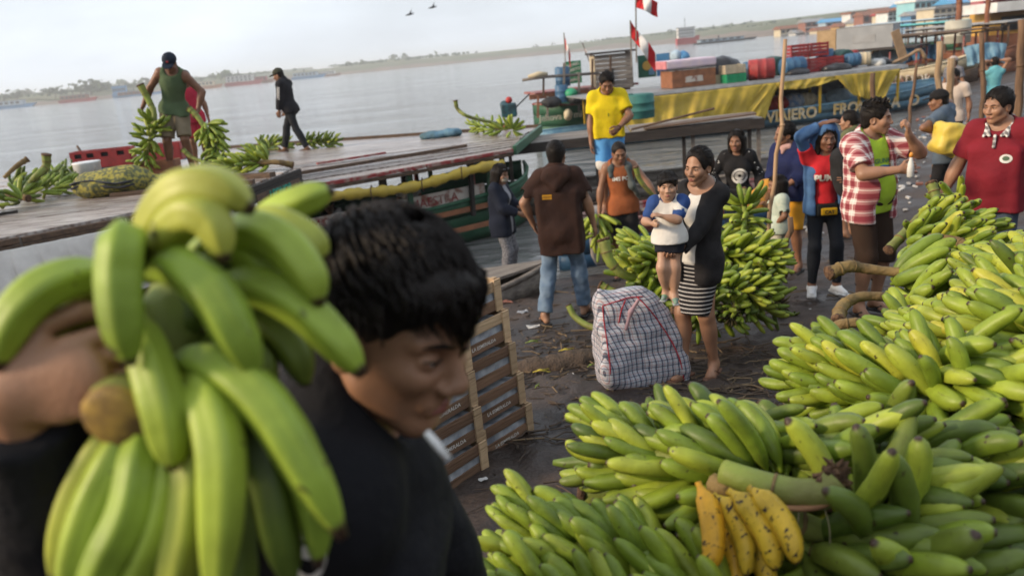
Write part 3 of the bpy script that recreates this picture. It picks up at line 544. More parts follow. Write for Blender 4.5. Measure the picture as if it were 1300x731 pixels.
bunch('big ripe edged plantain bunch lying at the right edge of the heap', W(1420, 455, d=1.95), W(1265, 430, d=2.15), 6, 14, 0.966, .3, .9, 250, 150, 35, grp=PG, kinds='ttggg')
bunch('yellowing plantain bunch in front of the man with the yellow sack', W(1215, 258, d=5.2), W(1205, 310, d=4.7), 6, 14, 0.874, .1, .6, 250, 150, 0, lod=1, grp=PG, kinds='ggttr', stalk=[W(1182, 232, d=5.0), W(1192, 262, d=4.95), W(1200, 285, d=4.8)], stalk_r=.035)
bunch('plantain bunch with crossed stalks beside the plaid shirt man', W(1165, 292, d=4.6), W(1245, 300, d=4.3), 6, 13, 0.920, .2, .7, 240, 150, 50, lod=1, grp=PG, kinds='ggggt', stalk=[W(1128, 318, d=4.6), W(1165, 278, d=4.7), W(1190, 250, d=4.8)], stalk_r=.03)
bunch('green plantain bunch under the crossed stalks', W(1150, 310, d=4.3), W(1260, 325, d=3.9), 6, 13, 0.920, .2, .7, 240, 150, 90, lod=1, grp=PG, kinds='ggggt', stalk=[W(1232, 318, d=3.9), W(1215, 306, d=3.95), W(1180, 300, d=4.1)], stalk_r=.03, stalk_mat=STALKB)
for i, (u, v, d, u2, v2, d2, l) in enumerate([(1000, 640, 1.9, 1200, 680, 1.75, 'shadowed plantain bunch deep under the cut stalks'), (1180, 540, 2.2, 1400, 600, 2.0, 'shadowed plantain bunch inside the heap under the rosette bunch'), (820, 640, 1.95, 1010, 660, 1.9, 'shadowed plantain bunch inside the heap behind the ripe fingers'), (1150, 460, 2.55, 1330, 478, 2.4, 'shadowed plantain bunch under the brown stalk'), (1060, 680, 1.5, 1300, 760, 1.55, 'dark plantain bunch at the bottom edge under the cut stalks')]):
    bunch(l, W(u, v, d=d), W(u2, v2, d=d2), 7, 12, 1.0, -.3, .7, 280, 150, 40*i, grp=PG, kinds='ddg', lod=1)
# torn end of the thick stalk that lies over the heap
# ripe yellow hand tucked under the thick stalk
yh = thing('ripe_plantain_hand', 'hand of ripe yellow speckled plantains under the thick stalk', 'plantains', W(950, 640, d=1.52), group=PG)
for (u, v, d, u2, v2, k) in [(886, 612, 1.47, 893, 708, 'r'), (905, 628, 1.47, 963, 712, 'r'), (924, 622, 1.43, 992, 718, 'r'), (950, 618, 1.41, 1001, 697, 'r'), (905, 668, 1.50, 948, 742, 'r'), (925, 680, 1.49, 988, 742, 'r')]:
    a = W(u, v, d=d+.02); b = W(u2, v2, d=d-.05); cu_ = -cup*.5-cright*.5; ch_ = unit(b-a); cu_ = unit(cu_-ch_*(cu_@ch_)); put_banana(yh, a, ch_-cu_*.38, cu_, np.linalg.norm(b-a)/.225, k, 0, max(1.0, .205/np.linalg.norm(b-a)))
G().tube(smooth_path([W(905, 612, d=1.55), W(920, 618, d=1.53), W(950, 612, d=1.52)], 6), .02, 8).out('crown_stub', STALKB, yh, smooth=True)
tk = thing('torn_stalk', 'thick green plantain stalk with a torn brown end over the heap', 'stalk', W(990, 620, d=1.5), group='cut stalks on the heap')
pth = smooth_path([W(918, 598, d=1.53), W(960, 613, d=1.49), W(1010, 626, d=1.46), W(1045, 625, d=1.45), W(1062, 612, d=1.45)], 18)
G().tube(pth, [.024+.0004*i for i in range(len(pth))], 14).out('stalk', STALK, tk, smooth=True)
for q in (7,): G().tube([pth[q], pth[q]+unit(pth[q+1]-pth[q])*.006], .0285, 14).out('stalk_ring', STALKB, tk, smooth=True)
e = pth[-1]; g = G()
for i in range(46):
    a = rng.uniform(0, 6.28); rr_ = .03*math.sqrt(rng.random()); o_ = cright*.7*rr_*math.cos(a)+cup*rr_*math.sin(a)*1.15; b = e-cright*.008+o_; d = unit(cright*.7+cup*.5+rng.normal(size=3)*.45); g.tube([b-d*.02, b+d*.008, b+d*rng.uniform(.012, .03)], [.006, .005, .0015], 5)
g.out('torn_fibres', CUT, tk, smooth=True)
pl = smooth_path([W(972, 640, d=1.455), W(1010, 645, d=1.435), W(1045, 640, d=1.435), W(1066, 622, d=1.44)], 12)
G().tube(pl, [.013-.008*abs(i/(len(pl)-1)-.6) for i in range(len(pl))], 8, flat=.5).out('peeled_skin', M('peel_brown', (0.33, 0.17, 0.08), (0.2, 0.1, 0.05), scale=30, rough=0.8), tk, smooth=True)
for (u, v, u2, v2) in [(1046, 640, 1054, 700), (1012, 640, 1010, 672)]: G().tube(smooth_path([W(u, v, d=1.44), W((u+u2)/2+3, (v+v2)/2, d=1.43), W(u2, v2, d=1.44)], 8), .0011, 4).out('fibre', M('fibre', (0.42, 0.36, 0.22)), tk)

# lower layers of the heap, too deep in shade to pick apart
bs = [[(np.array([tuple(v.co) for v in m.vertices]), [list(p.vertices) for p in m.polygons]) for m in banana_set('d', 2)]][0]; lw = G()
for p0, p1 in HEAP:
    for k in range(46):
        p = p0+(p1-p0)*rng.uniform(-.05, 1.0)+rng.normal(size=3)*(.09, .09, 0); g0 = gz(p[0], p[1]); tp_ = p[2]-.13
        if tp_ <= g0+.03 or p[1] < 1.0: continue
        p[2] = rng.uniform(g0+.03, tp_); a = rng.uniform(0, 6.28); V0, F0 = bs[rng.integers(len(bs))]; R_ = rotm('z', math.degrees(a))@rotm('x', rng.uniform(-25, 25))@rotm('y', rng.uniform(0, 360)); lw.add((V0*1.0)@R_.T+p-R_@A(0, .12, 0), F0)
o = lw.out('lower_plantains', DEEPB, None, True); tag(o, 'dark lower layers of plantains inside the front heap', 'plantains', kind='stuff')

# --- heap behind the mother
PM = 'plantain bunches heaped behind the mother'
fl = 0.42
bunch('plantain bunch with thick stalk raised left behind the checked bag', W(800, 350, d=6.2), W(905, 318, d=6.6), 7, 13, 1.02, -.2, .5, 230, 150, 90, lod=1, grp=PM, floor=fl, stalk=[W(766, 304, d=6.1), W(776, 334, d=6.1), W(806, 352, d=6.15), W(870, 335, d=6.4)], stalk_r=.042, kinds='ggggg')
bunch('plantain bunch fanning left behind the toddler', W(905, 330, d=6.5), W(800, 312, d=6.9), 7, 13, 1.05, .4, .9, 230, 150, 10, lod=1, grp=PM, floor=fl, kinds='ggggg')
bunch('plantain bunch lying on top behind the toddler', W(930, 330, d=6.3), W(815, 330, d=6.1), 7, 13, 1.05, .4, .9, 220, 150, 30, lod=1, grp=PM, floor=fl, kinds='ggggt')
bunch('plantain bunch standing up right of the mother', W(945, 258, d=6.9), W(946, 300, d=6.7), 4, 12, .95, -.2, .5, 330, 150, 0, lod=1, grp=PM, kinds='ggggg')
bunch('plantain bunch curving down right of the mother', W(910, 320, d=6.3), W(985, 330, d=6.0), 7, 13, 1.05, .3, .7, 240, 150, 100, lod=1, grp=PM, floor=fl, kinds='ggggg')
bunch('lower plantain bunch with withered buds right of the mother', W(900, 365, d=5.9), W(968, 368, d=5.7), 6, 12, .9, .1, .6, 250, 150, 40, lod=1, grp=PM, floor=fl, kinds='gdggg', buds=True)
bunch('lowest plantain bunch behind the mother on the mud', W(880, 392, d=5.8), W(990, 385, d=5.9), 7, 12, .95, -.2, .6, 250, 150, 0, lod=1, grp=PM, floor=fl, kinds='dgdg', buds=True)
bunch('small fingered plantain bunch beside the wooden stake', W(985, 340, d=6.1), W(930, 400, d=5.7), 6, 12, .8, .2, .7, 250, 150, 60, lod=1, grp=PM, floor=fl, kinds='gdgg', buds=True)
bunch('shaded plantain bunch at the foot of the heap by the bag', W(790, 370, d=6.3), W(870, 395, d=5.9), 6, 12, .95, .2, .7, 250, 150, 20, lod=1, grp=PM, floor=fl, kinds='ddg', stalk=[W(762, 362, d=6.3), W(785, 372, d=6.25), W(830, 380, d=6.1)], stalk_r=.035)
bunch('inner plantain bunch between the mother and the bag', W(900, 350, d=6.6), W(840, 370, d=6.3), 6, 12, 1.0, -.2, .7, 280, 150, 20, lod=1, grp=PM, floor=fl, kinds='ddg')
# ------------------------------------------------------------------ people: smooth-blended bodies, clothing as separate meshes over them
class SD:
    """blended distance field on a grid, meshed with surface nets"""
    def __init__(s): s.ops = []
    def cone(s, a, b, r1, r2=None, k=0.03, sub=False): s.ops.append(('c', np.asarray(a, float), np.asarray(b, float), r1, r1 if r2 is None else r2, k, sub)); return s
    def ell(s, c, r, R=None, k=0.03, sub=False): s.ops.append(('e', np.asarray(c, float), np.asarray(r, float)*np.ones(3), np.eye(3) if R is None else R, 0, k, sub)); return s
    def plane(s, p, n, k=0.0): s.ops.append(('p', np.asarray(p, float), unit(n), 0, 0, k, False)); return s       # keeps the side n points away from
    def box(s, c, h, R=None, rd=0.0, k=0.02, sub=False): s.ops.append(('b', np.asarray(c, float), np.asarray(h, float), np.eye(3) if R is None else R, rd, k, sub)); return s
    def bounds(s):
        lo = np.full(3, 1e9); hi = -lo
        for t, a, b, r1, r2, k, sub in s.ops:
            if sub or t == 'p': continue
            if t == 'c': r = max(r1, r2); l = np.minimum(a, b)-r; h = np.maximum(a, b)+r
            elif t == 'e': e = np.sqrt((r1**2) @ (b**2)); l = a-e; h = a+e
            else: e = np.abs(r1) @ b + r2; l = a-e; h = a+e
            lo = np.minimum(lo, l); hi = np.maximum(hi, h)
        return lo, hi
    def mesh(s, vox, noise=0.0, nf=18.0, nseed=0, ndir=None):
        lo, hi = s.bounds(); lo = lo-3*vox-.01; hi = hi+3*vox+.01; n = np.ceil((hi-lo)/vox).astype(int)+1
        gx_, gy_, gz_ = [(lo[i]+vox*np.arange(n[i])).astype(np.float32) for i in range(3)]; D = np.full(tuple(n), 0.5, np.float32)
        for t, a, b, r1, r2, k, sub in s.ops:
            if t == 'p': sl = (slice(0, n[0]), slice(0, n[1]), slice(0, n[2]))
            else:
                if t == 'c': r = max(r1, r2); l = np.minimum(a, b)-r; h = np.maximum(a, b)+r
                elif t == 'e': e = np.sqrt((r1**2) @ (b**2)); l = a-e; h = a+e
                else: e = np.abs(r1) @ b + r2; l = a-e; h = a+e
                pad = k+3*vox; i0 = np.clip(np.floor((l-pad-lo)/vox).astype(int), 0, n-1); i1 = np.clip(np.ceil((h+pad-lo)/vox).astype(int)+1, 1, n)
                if np.any(i1 <= i0): continue
                sl = tuple(slice(i0[i], i1[i]) for i in range(3))
            px = gx_[sl[0]][:, None, None]; py = gy_[sl[1]][None, :, None]; pz = gz_[sl[2]][None, None, :]
            if t == 'c':
                ba = b-a; L2 = float(ba@ba)+1e-9; x, y, z = px-a[0], py-a[1], pz-a[2]; tt = np.clip((x*ba[0]+y*ba[1]+z*ba[2])/L2, 0, 1)
                d = np.sqrt((x-tt*ba[0])**2+(y-tt*ba[1])**2+(z-tt*ba[2])**2)-(r1+(r2-r1)*tt)
            elif t == 'e':
                x, y, z = px-a[0], py-a[1], pz-a[2]; R = r1; q = [(R[0, i]*x+R[1, i]*y+R[2, i]*z) for i in range(3)]
                k0 = np.sqrt(sum((q[i]/b[i])**2 for i in range(3))); k1 = np.sqrt(sum((q[i]/b[i]**2)**2 for i in range(3)))+1e-9; d = k0*(k0-1)/k1
            elif t == 'b':
                x, y, z = px-a[0], py-a[1], pz-a[2]; R = r1; q = [np.abs(R[0, i]*x+R[1, i]*y+R[2, i]*z)-b[i] for i in range(3)]
                d = np.sqrt(sum(np.maximum(v, 0)**2 for v in q))+np.minimum(np.maximum(np.maximum(q[0], q[1]), q[2]), 0)-r2
            else:
                d = (px-a[0])*b[0]+(py-a[1])*b[1]+(pz-a[2])*b[2]; d = np.broadcast_to(d, D.shape)
            E_ = D[sl]
            if t == 'p':
                if k > 0: h_ = np.maximum(k-np.abs(E_-d), 0)/k; D[sl] = np.maximum(E_, d)+h_*h_*k*.25
                else: D[sl] = np.maximum(E_, d)
            elif sub: kk = max(k, 1e-4); h_ = np.maximum(kk-np.abs(E_+d), 0)/kk; D[sl] = np.maximum(E_, -d)+h_*h_*kk*.25
            else: kk = max(k, 1e-4); h_ = np.maximum(kk-np.abs(E_-d), 0)/kk; D[sl] = np.minimum(E_, d)-h_*h_*kk*.25
        if noise:
            r_ = np.random.default_rng(nseed); x, y, z = gx_[:, None, None], gy_[None, :, None], gz_[None, None, :]; acc = 0
            for q in range(6):
                f = r_.normal(size=3); f /= np.linalg.norm(f)
                if ndir is not None: f = f-ndir*(f@ndir)*.8
                f = f*nf*(0.6+.5*q); ph = r_.uniform(0, 6.28, 3); acc = acc+np.sin(f[0]*x+f[1]*y+f[2]*z+ph[0]+1.6*np.sin(.45*nf*x+ph[1])+1.4*np.sin(.38*nf*z+ph[2]+.3*nf*y))/(1+.45*q)
            D = D+noise*acc.astype(np.float32)/2.2
        ins = D < 0
        c8 = [D[i:n[0]-1+i, j:n[1]-1+j, k_:n[2]-1+k_] for i in (0, 1) for j in (0, 1) for k_ in (0, 1)]
        cnt = sum((c < 0).astype(np.int8) for c in c8); act = (cnt > 0) & (cnt < 8); ci = np.argwhere(act)
        if len(ci) == 0: return np.zeros((0, 3)), np.zeros((0, 4), int)
        vals = [D[ci[:, 0]+i, ci[:, 1]+j, ci[:, 2]+k_] for i in (0, 1) for j in (0, 1) for k_ in (0, 1)]; offs = [(i, j, k_) for i in (0, 1) for j in (0, 1) for k_ in (0, 1)]
        acc = np.zeros((len(ci), 3)); num = np.zeros(len(ci))
        for a in range(8):
            for b in range(a+1, 8):
                da = np.array(offs[b])-np.array(offs[a])
                if np.abs(da).sum() != 1: continue
                va, vb = vals[a], vals[b]; m = (va < 0) != (vb < 0); t = np.where(m, va/(va-vb+1e-12), 0)
                acc += np.where(m[:, None], np.array(offs[a])+t[:, None]*da, 0); num += m
        P = lo+(ci+acc/num[:, None])*vox
        vid = np.full(act.shape, -1, np.int64); vid[ci[:, 0], ci[:, 1], ci[:, 2]] = np.arange(len(ci)); Q = []
        for ax in range(3):
            sh = [slice(None)]*3; sh2 = [slice(None)]*3; sh[ax] = slice(0, -1); sh2[ax] = slice(1, None); A0 = ins[tuple(sh)]; A1 = ins[tuple(sh2)]; e = np.argwhere(A0 != A1)
            o1, o2 = [(1, 2), (2, 0), (0, 1)][ax]; ok = (e[:, o1] > 0) & (e[:, o2] > 0) & (e[:, o1] < n[o1]-1) & (e[:, o2] < n[o2]-1); e = e[ok]
            def at(d1, d2): q = e.copy(); q[:, o1] -= d1; q[:, o2] -= d2; return vid[q[:, 0], q[:, 1], q[:, 2]]
            q = np.stack([at(1, 1), at(0, 1), at(0, 0), at(1, 0)], -1); fl_ = ~A0[e[:, 0], e[:, 1], e[:, 2]]; q[fl_] = q[fl_][:, ::-1]; Q.append(q)
        Q = np.concatenate(Q); Q = Q[(Q >= 0).all(1)]
        return P, Q
def merge(*ms):
    V = []; Q = []; o = 0
    for v, q in ms: V.append(v); Q.append(q+o); o += len(v)
    return np.concatenate(V), np.concatenate(Q)
def ik(a, t, l1, l2, hint):
    a = np.asarray(a, float); t = np.asarray(t, float); d = t-a; L_ = np.linalg.norm(d); mxl = (l1+l2)*.995
    if L_ > mxl: d = d*mxl/L_; L_ = mxl; t = a+d
    x = (l1*l1-l2*l2+L_*L_)/(2*L_); h = math.sqrt(max(l1*l1-x*x, 0)); u = d/L_; hv = np.asarray(hint, float); hv = unit(hv-u*(hv@u))
    return a+u*x+hv*h, t
def skin_mat(name, c, dark=.72, scale=1.0):
    return M(name, c, tuple(q*dark for q in c), scale=7*scale, rough=0.46, bump=0.10, bscale=160, spec=0.4, sss=0.0, detail=4)
SKIN = {'a': skin_mat('skin_tan', (0.36, 0.19, 0.115)), 'b': skin_mat('skin_brown', (0.26, 0.125, 0.07)), 'c': skin_mat('skin_light', (0.45, 0.26, 0.17)), 'd': skin_mat('skin_deep', (0.20, 0.092, 0.052))}
LIP = M('lips', (0.33, 0.125, 0.10), rough=0.4); EYEW = M('eye_white', (0.62, 0.58, 0.54), rough=0.25); IRIS = M('iris', (0.012, 0.008, 0.006), rough=0.15)
def hair_mat():
    m, t, b, N, K = nodes_of('black_hair'); b.inputs['Base Color'].default_value = (0.010, 0.008, 0.007, 1); b.inputs['Roughness'].default_value = 0.5; b.inputs['Specular IOR Level'].default_value = 0.16
    co = N('ShaderNodeTexCoord'); mp = N('ShaderNodeMapping'); mp.inputs['Scale'].default_value = (150, 150, 14); K(co.outputs['Object'], mp.inputs[0]); n = N('ShaderNodeTexNoise'); n.inputs['Scale'].default_value = 1.0; n.inputs['Detail'].default_value = 3; K(mp.outputs[0], n.inputs['Vector'])
    bp = N('ShaderNodeBump'); bp.inputs['Strength'].default_value = 0.9; bp.inputs['Distance'].default_value = 0.006; K(n.outputs[0], bp.inputs['Height']); K(bp.outputs[0], b.inputs['Normal'])
    r = N('ShaderNodeValToRGB'); r.color_ramp.elements[0].color = (0.004, 0.0035, 0.003, 1); r.color_ramp.elements[1].color = (0.018, 0.013, 0.011, 1); K(n.outputs[0], r.inputs[0]); K(r.outputs[0], b.inputs['Base Color'])
    return m
HAIR = hair_mat()
def cloth(name, c, c2=None, scale=5, bump=0.35, rough=0.85): return M(name, c, c2 or tuple(x*.8 for x in c), scale=scale, rough=rough, bump=bump, bscale=22, spec=0.2)

def hand_prims(s, wr, d, n, side, sc, curl=0.5, spread=1.0, thumb=0.5):
    """palm and five fingers; d: along the hand, n: palm normal (the fingers curl towards it), side: +1/-1 puts the thumb"""
    d = unit(d); n = unit(np.asarray(n, float)-d*(np.asarray(n, float)@d)); l = np.cross(d, n)*side; q = sc
    R = np.array([l, d, n]).T; s.ell(wr+d*.045*q, (.040*q, .052*q, .016*q), R, k=.012*q); s.ell(wr+d*.012*q, (.026*q, .03*q, .019*q), R, k=.015*q)
    for i, (o, L_) in enumerate(((.030, .072), (.0105, .082), (-.0095, .076), (-.029, .060))):
        b = wr+d*(.083-.004*abs(i-1.3))*q+l*o*q; a0 = curl*.75; a1 = a0+curl*1.25; a2 = a1+curl*.9; dd = lambda a: unit(d*math.cos(a)+n*math.sin(a)+l*.06*(1.5-i)*spread)
        p1 = b+dd(a0)*L_*.46*q; p2 = p1+dd(a1)*L_*.32*q; p3 = p2+dd(a2)*L_*.24*q
        s.cone(b-d*.012*q, p1, .0098*q, .0092*q, k=.004*q); s.cone(p1, p2, .0092*q, .0082*q, k=.003*q); s.cone(p2, p3, .0082*q, .0070*q, k=.003*q)
    b = wr+d*.022*q+l*.026*q; t1 = b+unit(l*.8+d*.6+n*.25)*.034*q; t2 = t1+unit(d*.8+l*(.5-thumb*.7)+n*thumb)*.032*q; t3 = t2+unit(d*.85+l*(.2-thumb*.8)+n*thumb*1.2)*.024*q
    s.cone(b, t1, .0145*q, .0115*q, k=.008*q); s.cone(t1, t2, .0115*q, .0100*q, k=.003*q); s.cone(t2, t3, .0100*q, .0080*q, k=.003*q)
def head_prims(s, c, R, q, fem=0.0, child=0.0, jaw=1.0, cheek=1.0):
    P = lambda x, y, z: c+R@(np.array([x, y, z])*q); E = lambda p, r, k=.02, sub=False: s.ell(P(*p), np.array(r)*q, R, k=k*q, sub=sub); Cn = lambda a, b, r1, r2, k=.015, sub=False: s.cone(P(*a), P(*b), r1*q, r2*q, k=k*q, sub=sub)
    w_ = 1-.05*fem
    E((0, -.012, .032), (.077*w_, .097, .090)); E((0, .026, -.030), (.0605*w_, .070, .078), .03)
    Cn((-.046*jaw*w_, .012, -.062), (-.012, .062, -.098*(1-.1*child)), .024, .019, .025); Cn((.046*jaw*w_, .012, -.062), (.012, .062, -.098*(1-.1*child)), .024, .019, .025)
    E((0, .066, -.097*(1-.1*child)), (.020, .018, .016), .02)
    for sx in (-1, 1):
        E((sx*.040*w_, .062, -.026), (.026*cheek, .026, .026*cheek), .022); Cn((sx*.012, .088, .020), (sx*.044, .072, .018), .011*(1-.4*fem), .010*(1-.4*fem), .014)
        E((sx*.032, .094, -.003), (.017, .016, .0105), .012, True); E((sx*.032, .079, -.003), (.0165, .0115, .0125), .004)
        E((sx*.0135, .101, -.038), (.0095, .0095, .0075), .008); E((sx*.076*w_, -.006, -.012), (.0095, .022, .033), .006); E((sx*.082*w_, .0, -.012), (.006, .012, .019), .005, True)
    nq = 1-.16*fem-.28*child; Cn((0, .087, .010), (0, .109-.006*child, -.030), .0085*nq, .0115*nq, .012); E((0, .108-.006*child, -.034), (.0125*nq, .0115*nq, .0100*nq), .008); E((0, .099, -.050), (.003, .006, .008), .006, True)
    E((0, .083, -.064), (.028, .0115, .016), .014)
    Cn((-.019, .0900, -.0615), (.019, .0900, -.0615), .0050, .0050, .005); Cn((-.015, .0900, -.073), (.015, .0900, -.073), .0056, .0056, .005); Cn((-.024, .100, -.0715), (0, .104, -.0664), .0026, .0026, .004, True); Cn((0, .104, -.0664), (.024, .100, -.0715), .0026, .0026, .004, True); E((0, .096, -.084), (.016, .008, .004), .008, True)
def face_bits(t, c, R, q, closed=False, lip=True, brow=1.0, md=0.0):
    P = lambda x, y, z: c+R@(np.array([x, y, z])*q)
    for sx in (-1, 1):
        g = G(); n0 = 10; Vs = []
        cc = P(sx*.032, .0800, -.003); g.sphere((0, 0, 0), 1, 12)
        V = np.array(g.v)@np.array([[1, 0, 0], [0, 0, 1], [0, -1, 0]]).T      # pole to +Y
        ctr = np.array([V[f].mean(0) for f in g.f]); mi = (ctr[:, 1] > .80).astype(int)
        V = cc+(V*np.array([.0118, .0122, .0046 if closed else .0066])*q)@R.T
        e = mk('eye', V, g.f, None, t, True, True, [EYEW, IRIS], mi)
        br = G().tube([P(sx*.014, .0985, .0175), P(sx*.032, .0945, .0225), P(sx*.050, .079, .0175)], [.0030*q*brow, .0038*q*brow, .0016*q], 5, flat=.8).out('eyebrow', HAIR, t, True, local=True)
        lid = G().tube([P(sx*.0175, .0885, -.0005), P(sx*.032, .0945 if not closed else .0935, .0065 if not closed else .0), P(sx*.0475, .0835, .001)], [.0013*q, .0018*q, .0012*q], 5).out('eyelashes', HAIR, t, True, local=True)
    if lip:
        s = SD(); s.cone(P(-.022+md, .0892+md*.4, -.0672-md), P(0, .0955, -.0618), .0034*q, .0052*q, k=.004*q); s.cone(P(0, .0955, -.0618), P(.022-md, .0892+md*.4, -.0672-md), .0052*q, .0034*q, k=.004*q); s.cone(P(-.017, .0912, -.0712), P(.0, .0945, -.0722), .0044*q, .0060*q, k=.003*q); s.cone(P(0, .0945, -.0722), P(.017, .0912, -.0712), .0060*q, .0044*q, k=.003*q)
        v, f = s.mesh(.0032*q); fastmesh('lips', v, f, LIP, t)
def person(label, pos, face, H=1.65, skin='a', hip=(0, 0, 0), lean=(0, 0), twist=0, head=(0, 0, 0), RH=None, LH=None, RE=(.6, -.5, -.6), LE=(-.6, -.5, -.6), RF=(.10, .03), LF=(-.10, .0), RK=(.1, 1, 0), LK=(-.1, 1, 0), toe=(12, -12), fw=1.0, belly=0.0, fem=0.0, child=0.0, vox=.0105, hvox=.0048,
           top=None, outer=None, bottom=None, shoes=None, hair='short', cap=None, curl=(.5, .5), palm=(None, None), hd=(None, None), closed=False, noface=False, legfat=1.0, jaw=1.0, armfat=1.0, group='people on the river bank', extra=None, fz=(0, 0), hips_w=1.0, hnvox=.0060, md=0.0, cheek=1.0, htarget=None, RHw=None, LHw=None):
    """face: heading in degrees, 0 looks along +Y, 180 towards the camera. Local frame: +Y ahead, +X the person's right."""
    if group == 'people on the river bank' or 'pole' in label:
        g_ = ground_top(pos[0], pos[1])
        if abs(pos[2]-g_) < .12: pos = A(pos[0], pos[1], g_+.020)
    t = thing('person', label, 'person', pos, math.radians(-face), group=group); q = H/1.7; hq = q**.55 if not child else (H/1.7)**.42*.97
    J = {}; pel = np.array([hip[0], hip[1], .93+hip[2]])*q; Rt = rotm('z', -twist)@rotm('y', lean[1])@rotm('x', -lean[0]); Rp = rotm('y', lean[1]*.4)@rotm('x', -lean[0]*.35)
    T = lambda x, y, z: pel+Rt@(np.array([x, y, z])*q)
    sw = (.158-.014*fem)*fw; neck = T(0, -.01, .505); hR = Rt@rotm('x', lean[0]*.55)@rotm('z', -head[0])@rotm('x', -head[1])@rotm('y', head[2]); hc = T(0, .0, .52)+hR@(np.array([0, .035, .105])*hq)+(0, 0, .0)
    if htarget is not None:      # stand so that the head comes to a given place
        ra = -math.radians(face); Rz = rotm('z', -face); t.location = Vector(np.asarray(htarget)-Rz@hc)
        if RHw is not None: RH = (Rz.T@(np.asarray(RHw)-np.array(t.location)))/q
        if LHw is not None: LH = (Rz.T@(np.asarray(LHw)-np.array(t.location)))/q
    sh = {1: T(sw, -.01, .440), -1: T(-sw, -.01, .440)}; hj = {1: pel+Rp@(np.array([.080*hips_w, 0, -.02])*q), -1: pel+Rp@(np.array([-.080*hips_w, 0, -.02])*q)}
    hand = {1: RH, -1: LH}; el = {}; wr = {}; hint = {1: RE, -1: LE}
    for sd_ in (1, -1):
        tg = hand[sd_]; tg = (sh[sd_]+Rt@(np.array([sd_*.09, .04, -.50])*q)) if tg is None else np.array(tg)*q
        el[sd_], wr[sd_] = ik(sh[sd_], tg, .275*q, .245*q, hint[sd_])
    kn = {}; an = {}
    for sd_, ft, hk, zz in ((1, RF, RK, fz[0]), (-1, LF, LK, fz[1])): kn[sd_], an[sd_] = ik(hj[sd_], np.array([ft[0]*q, ft[1]*q, .085*q+zz]), .425*q, .415*q, hk)
    tdir = {sd_: rotm('z', -a)@np.array([0, 1.0, 0]) for sd_, a in ((1, toe[0]), (-1, toe[1]))}
    def torso(s, o, low=-.12, full=True):
        s.ell(T(0, -.005, -.03), (np.array([.143*hips_w*fw**.5, .106, .115])*q+o), Rp, k=.05); s.ell(T(0, -.045, -.07), (np.array([.12*hips_w, .085, .09])*q+o), Rp, k=.05)
        s.ell(T(0, 0, .13), (np.array([(.128-.018*fem)*fw, .092, .15])*q+o), Rt, k=.06); s.ell(T(0, .0, .32), (np.array([(.152-.012*fem)*fw, .105, .17])*q+o), Rt, k=.06)
        s.cone(sh[1]-Rt@np.array([.03*q, 0, .004]), sh[-1]+Rt@np.array([.03*q, 0, -.004]), .046*q+o, .046*q+o, k=.05); s.cone(T(-.11*fw, -.02, .452), T(0, -.02, .515), .040*q+o, .044*q+o, k=.05); s.cone(T(.11*fw, -.02, .452), T(0, -.02, .515), .040*q+o, .044*q+o, k=.05)
        if belly: s.ell(T(0, .045+.05*belly, .10), (np.array([.13*fw, .09+.045*belly, .15])*q+o), Rt, k=.06)
        if fem and not child:
            for sx in (-1, 1): s.ell(T(sx*.07, .085, .30), np.array([.06, .052, .058])*q+o, Rt, k=.05)
    def arm(s, sd_, o, t0=0, t1=2.0, o2=None):
        o2 = o if o2 is None else o2; a, e, w_ = sh[sd_], el[sd_], wr[sd_]; f = armfat*(1-.13*fem); s.ell(a+(0, 0, -.012*q), np.array([.050, .054, .060])*q*f**.5+o, Rt, k=.04)
        m = min(t1, 1.0); p = a+(e-a)*m; s.cone(a, p, .052*q*f+o, (.052-.012*m)*q*f+o+(o2-o)*m/max(t1, .01), k=.03)
        if t1 > 1: m = t1-1; p = e+(w_-e)*m; s.cone(e, p, .041*q*f+o, (.041-.0135*m)*q*f+o2, k=.025); s.ell(e+(w_-e)*.28, np.array([.042, .042, .075])*q*f**.7+o, basis(w_-e), k=.03)
        return p
    def leg(s, sd_, o, t1=2.0, o2=None):
        o2 = o if o2 is None else o2; a, e, w_ = hj[sd_], kn[sd_], an[sd_]; f = legfat; m = min(t1, 1.0); p = a+(e-a)*m; s.cone(a, p, .080*q*f+o, (.080-.026*m)*q*f+(o2 if t1 <= 1 else o), k=.05)
        if t1 > 1: m = t1-1; p = e+(w_-e)*m; s.cone(e, p, .055*q*f+o, (.055-.019*m)*q*f+o2, k=.03); b = e+(w_-e)*.3-tdir[sd_]*.018*q; s.ell(b, np.array([.050, .052, .115])*q*f+o, basis(w_-e), k=.04)
        return p
    def basis(d): d = unit(d); x = unit(np.cross(d, (.1, 1, .05))); return np.array([x, np.cross(d, x), d]).T
    # ---- the body
    s = SD(); torso(s, 0); s.cone(T(0, -.015, .48), hc+hR@(np.array([0, -.02, -.06])*hq), (.054-.008*fem)*q*fw**.4, (.052-.008*fem)*hq, k=.035)
    for sd_ in (1, -1):
        arm(s, sd_, 0); leg(s, sd_, 0); f0 = an[sd_]; td = tdir[sd_]
        s.cone(f0+(0, 0, -.01*q), f0-td*.035*q+(0, 0, -.055*q), .036*q, .03*q, k=.03); s.cone(f0+td*.02*q+(0, 0, -.03*q), f0+td*.125*q+(0, 0, -.066*q), .036*q, .021*q, k=.03); lat = np.cross(td, (0, 0, 1)); s.cone(f0+td*.06*q+lat*.02*q+(0, 0, -.066*q), f0+td*.13*q+lat*.022*q+(0, 0, -.072*q), .02*q, .014*q, k=.015); s.cone(f0+td*.05*q-lat*.02*q+(0, 0, -.066*q), f0+td*.115*q-lat*.022*q+(0, 0, -.072*q), .02*q, .013*q, k=.015)
    ms = [s.mesh(vox*(1.55 if vox > .0095 else 1.35))]; hvox = hvox if vox < .008 else hvox*1.14
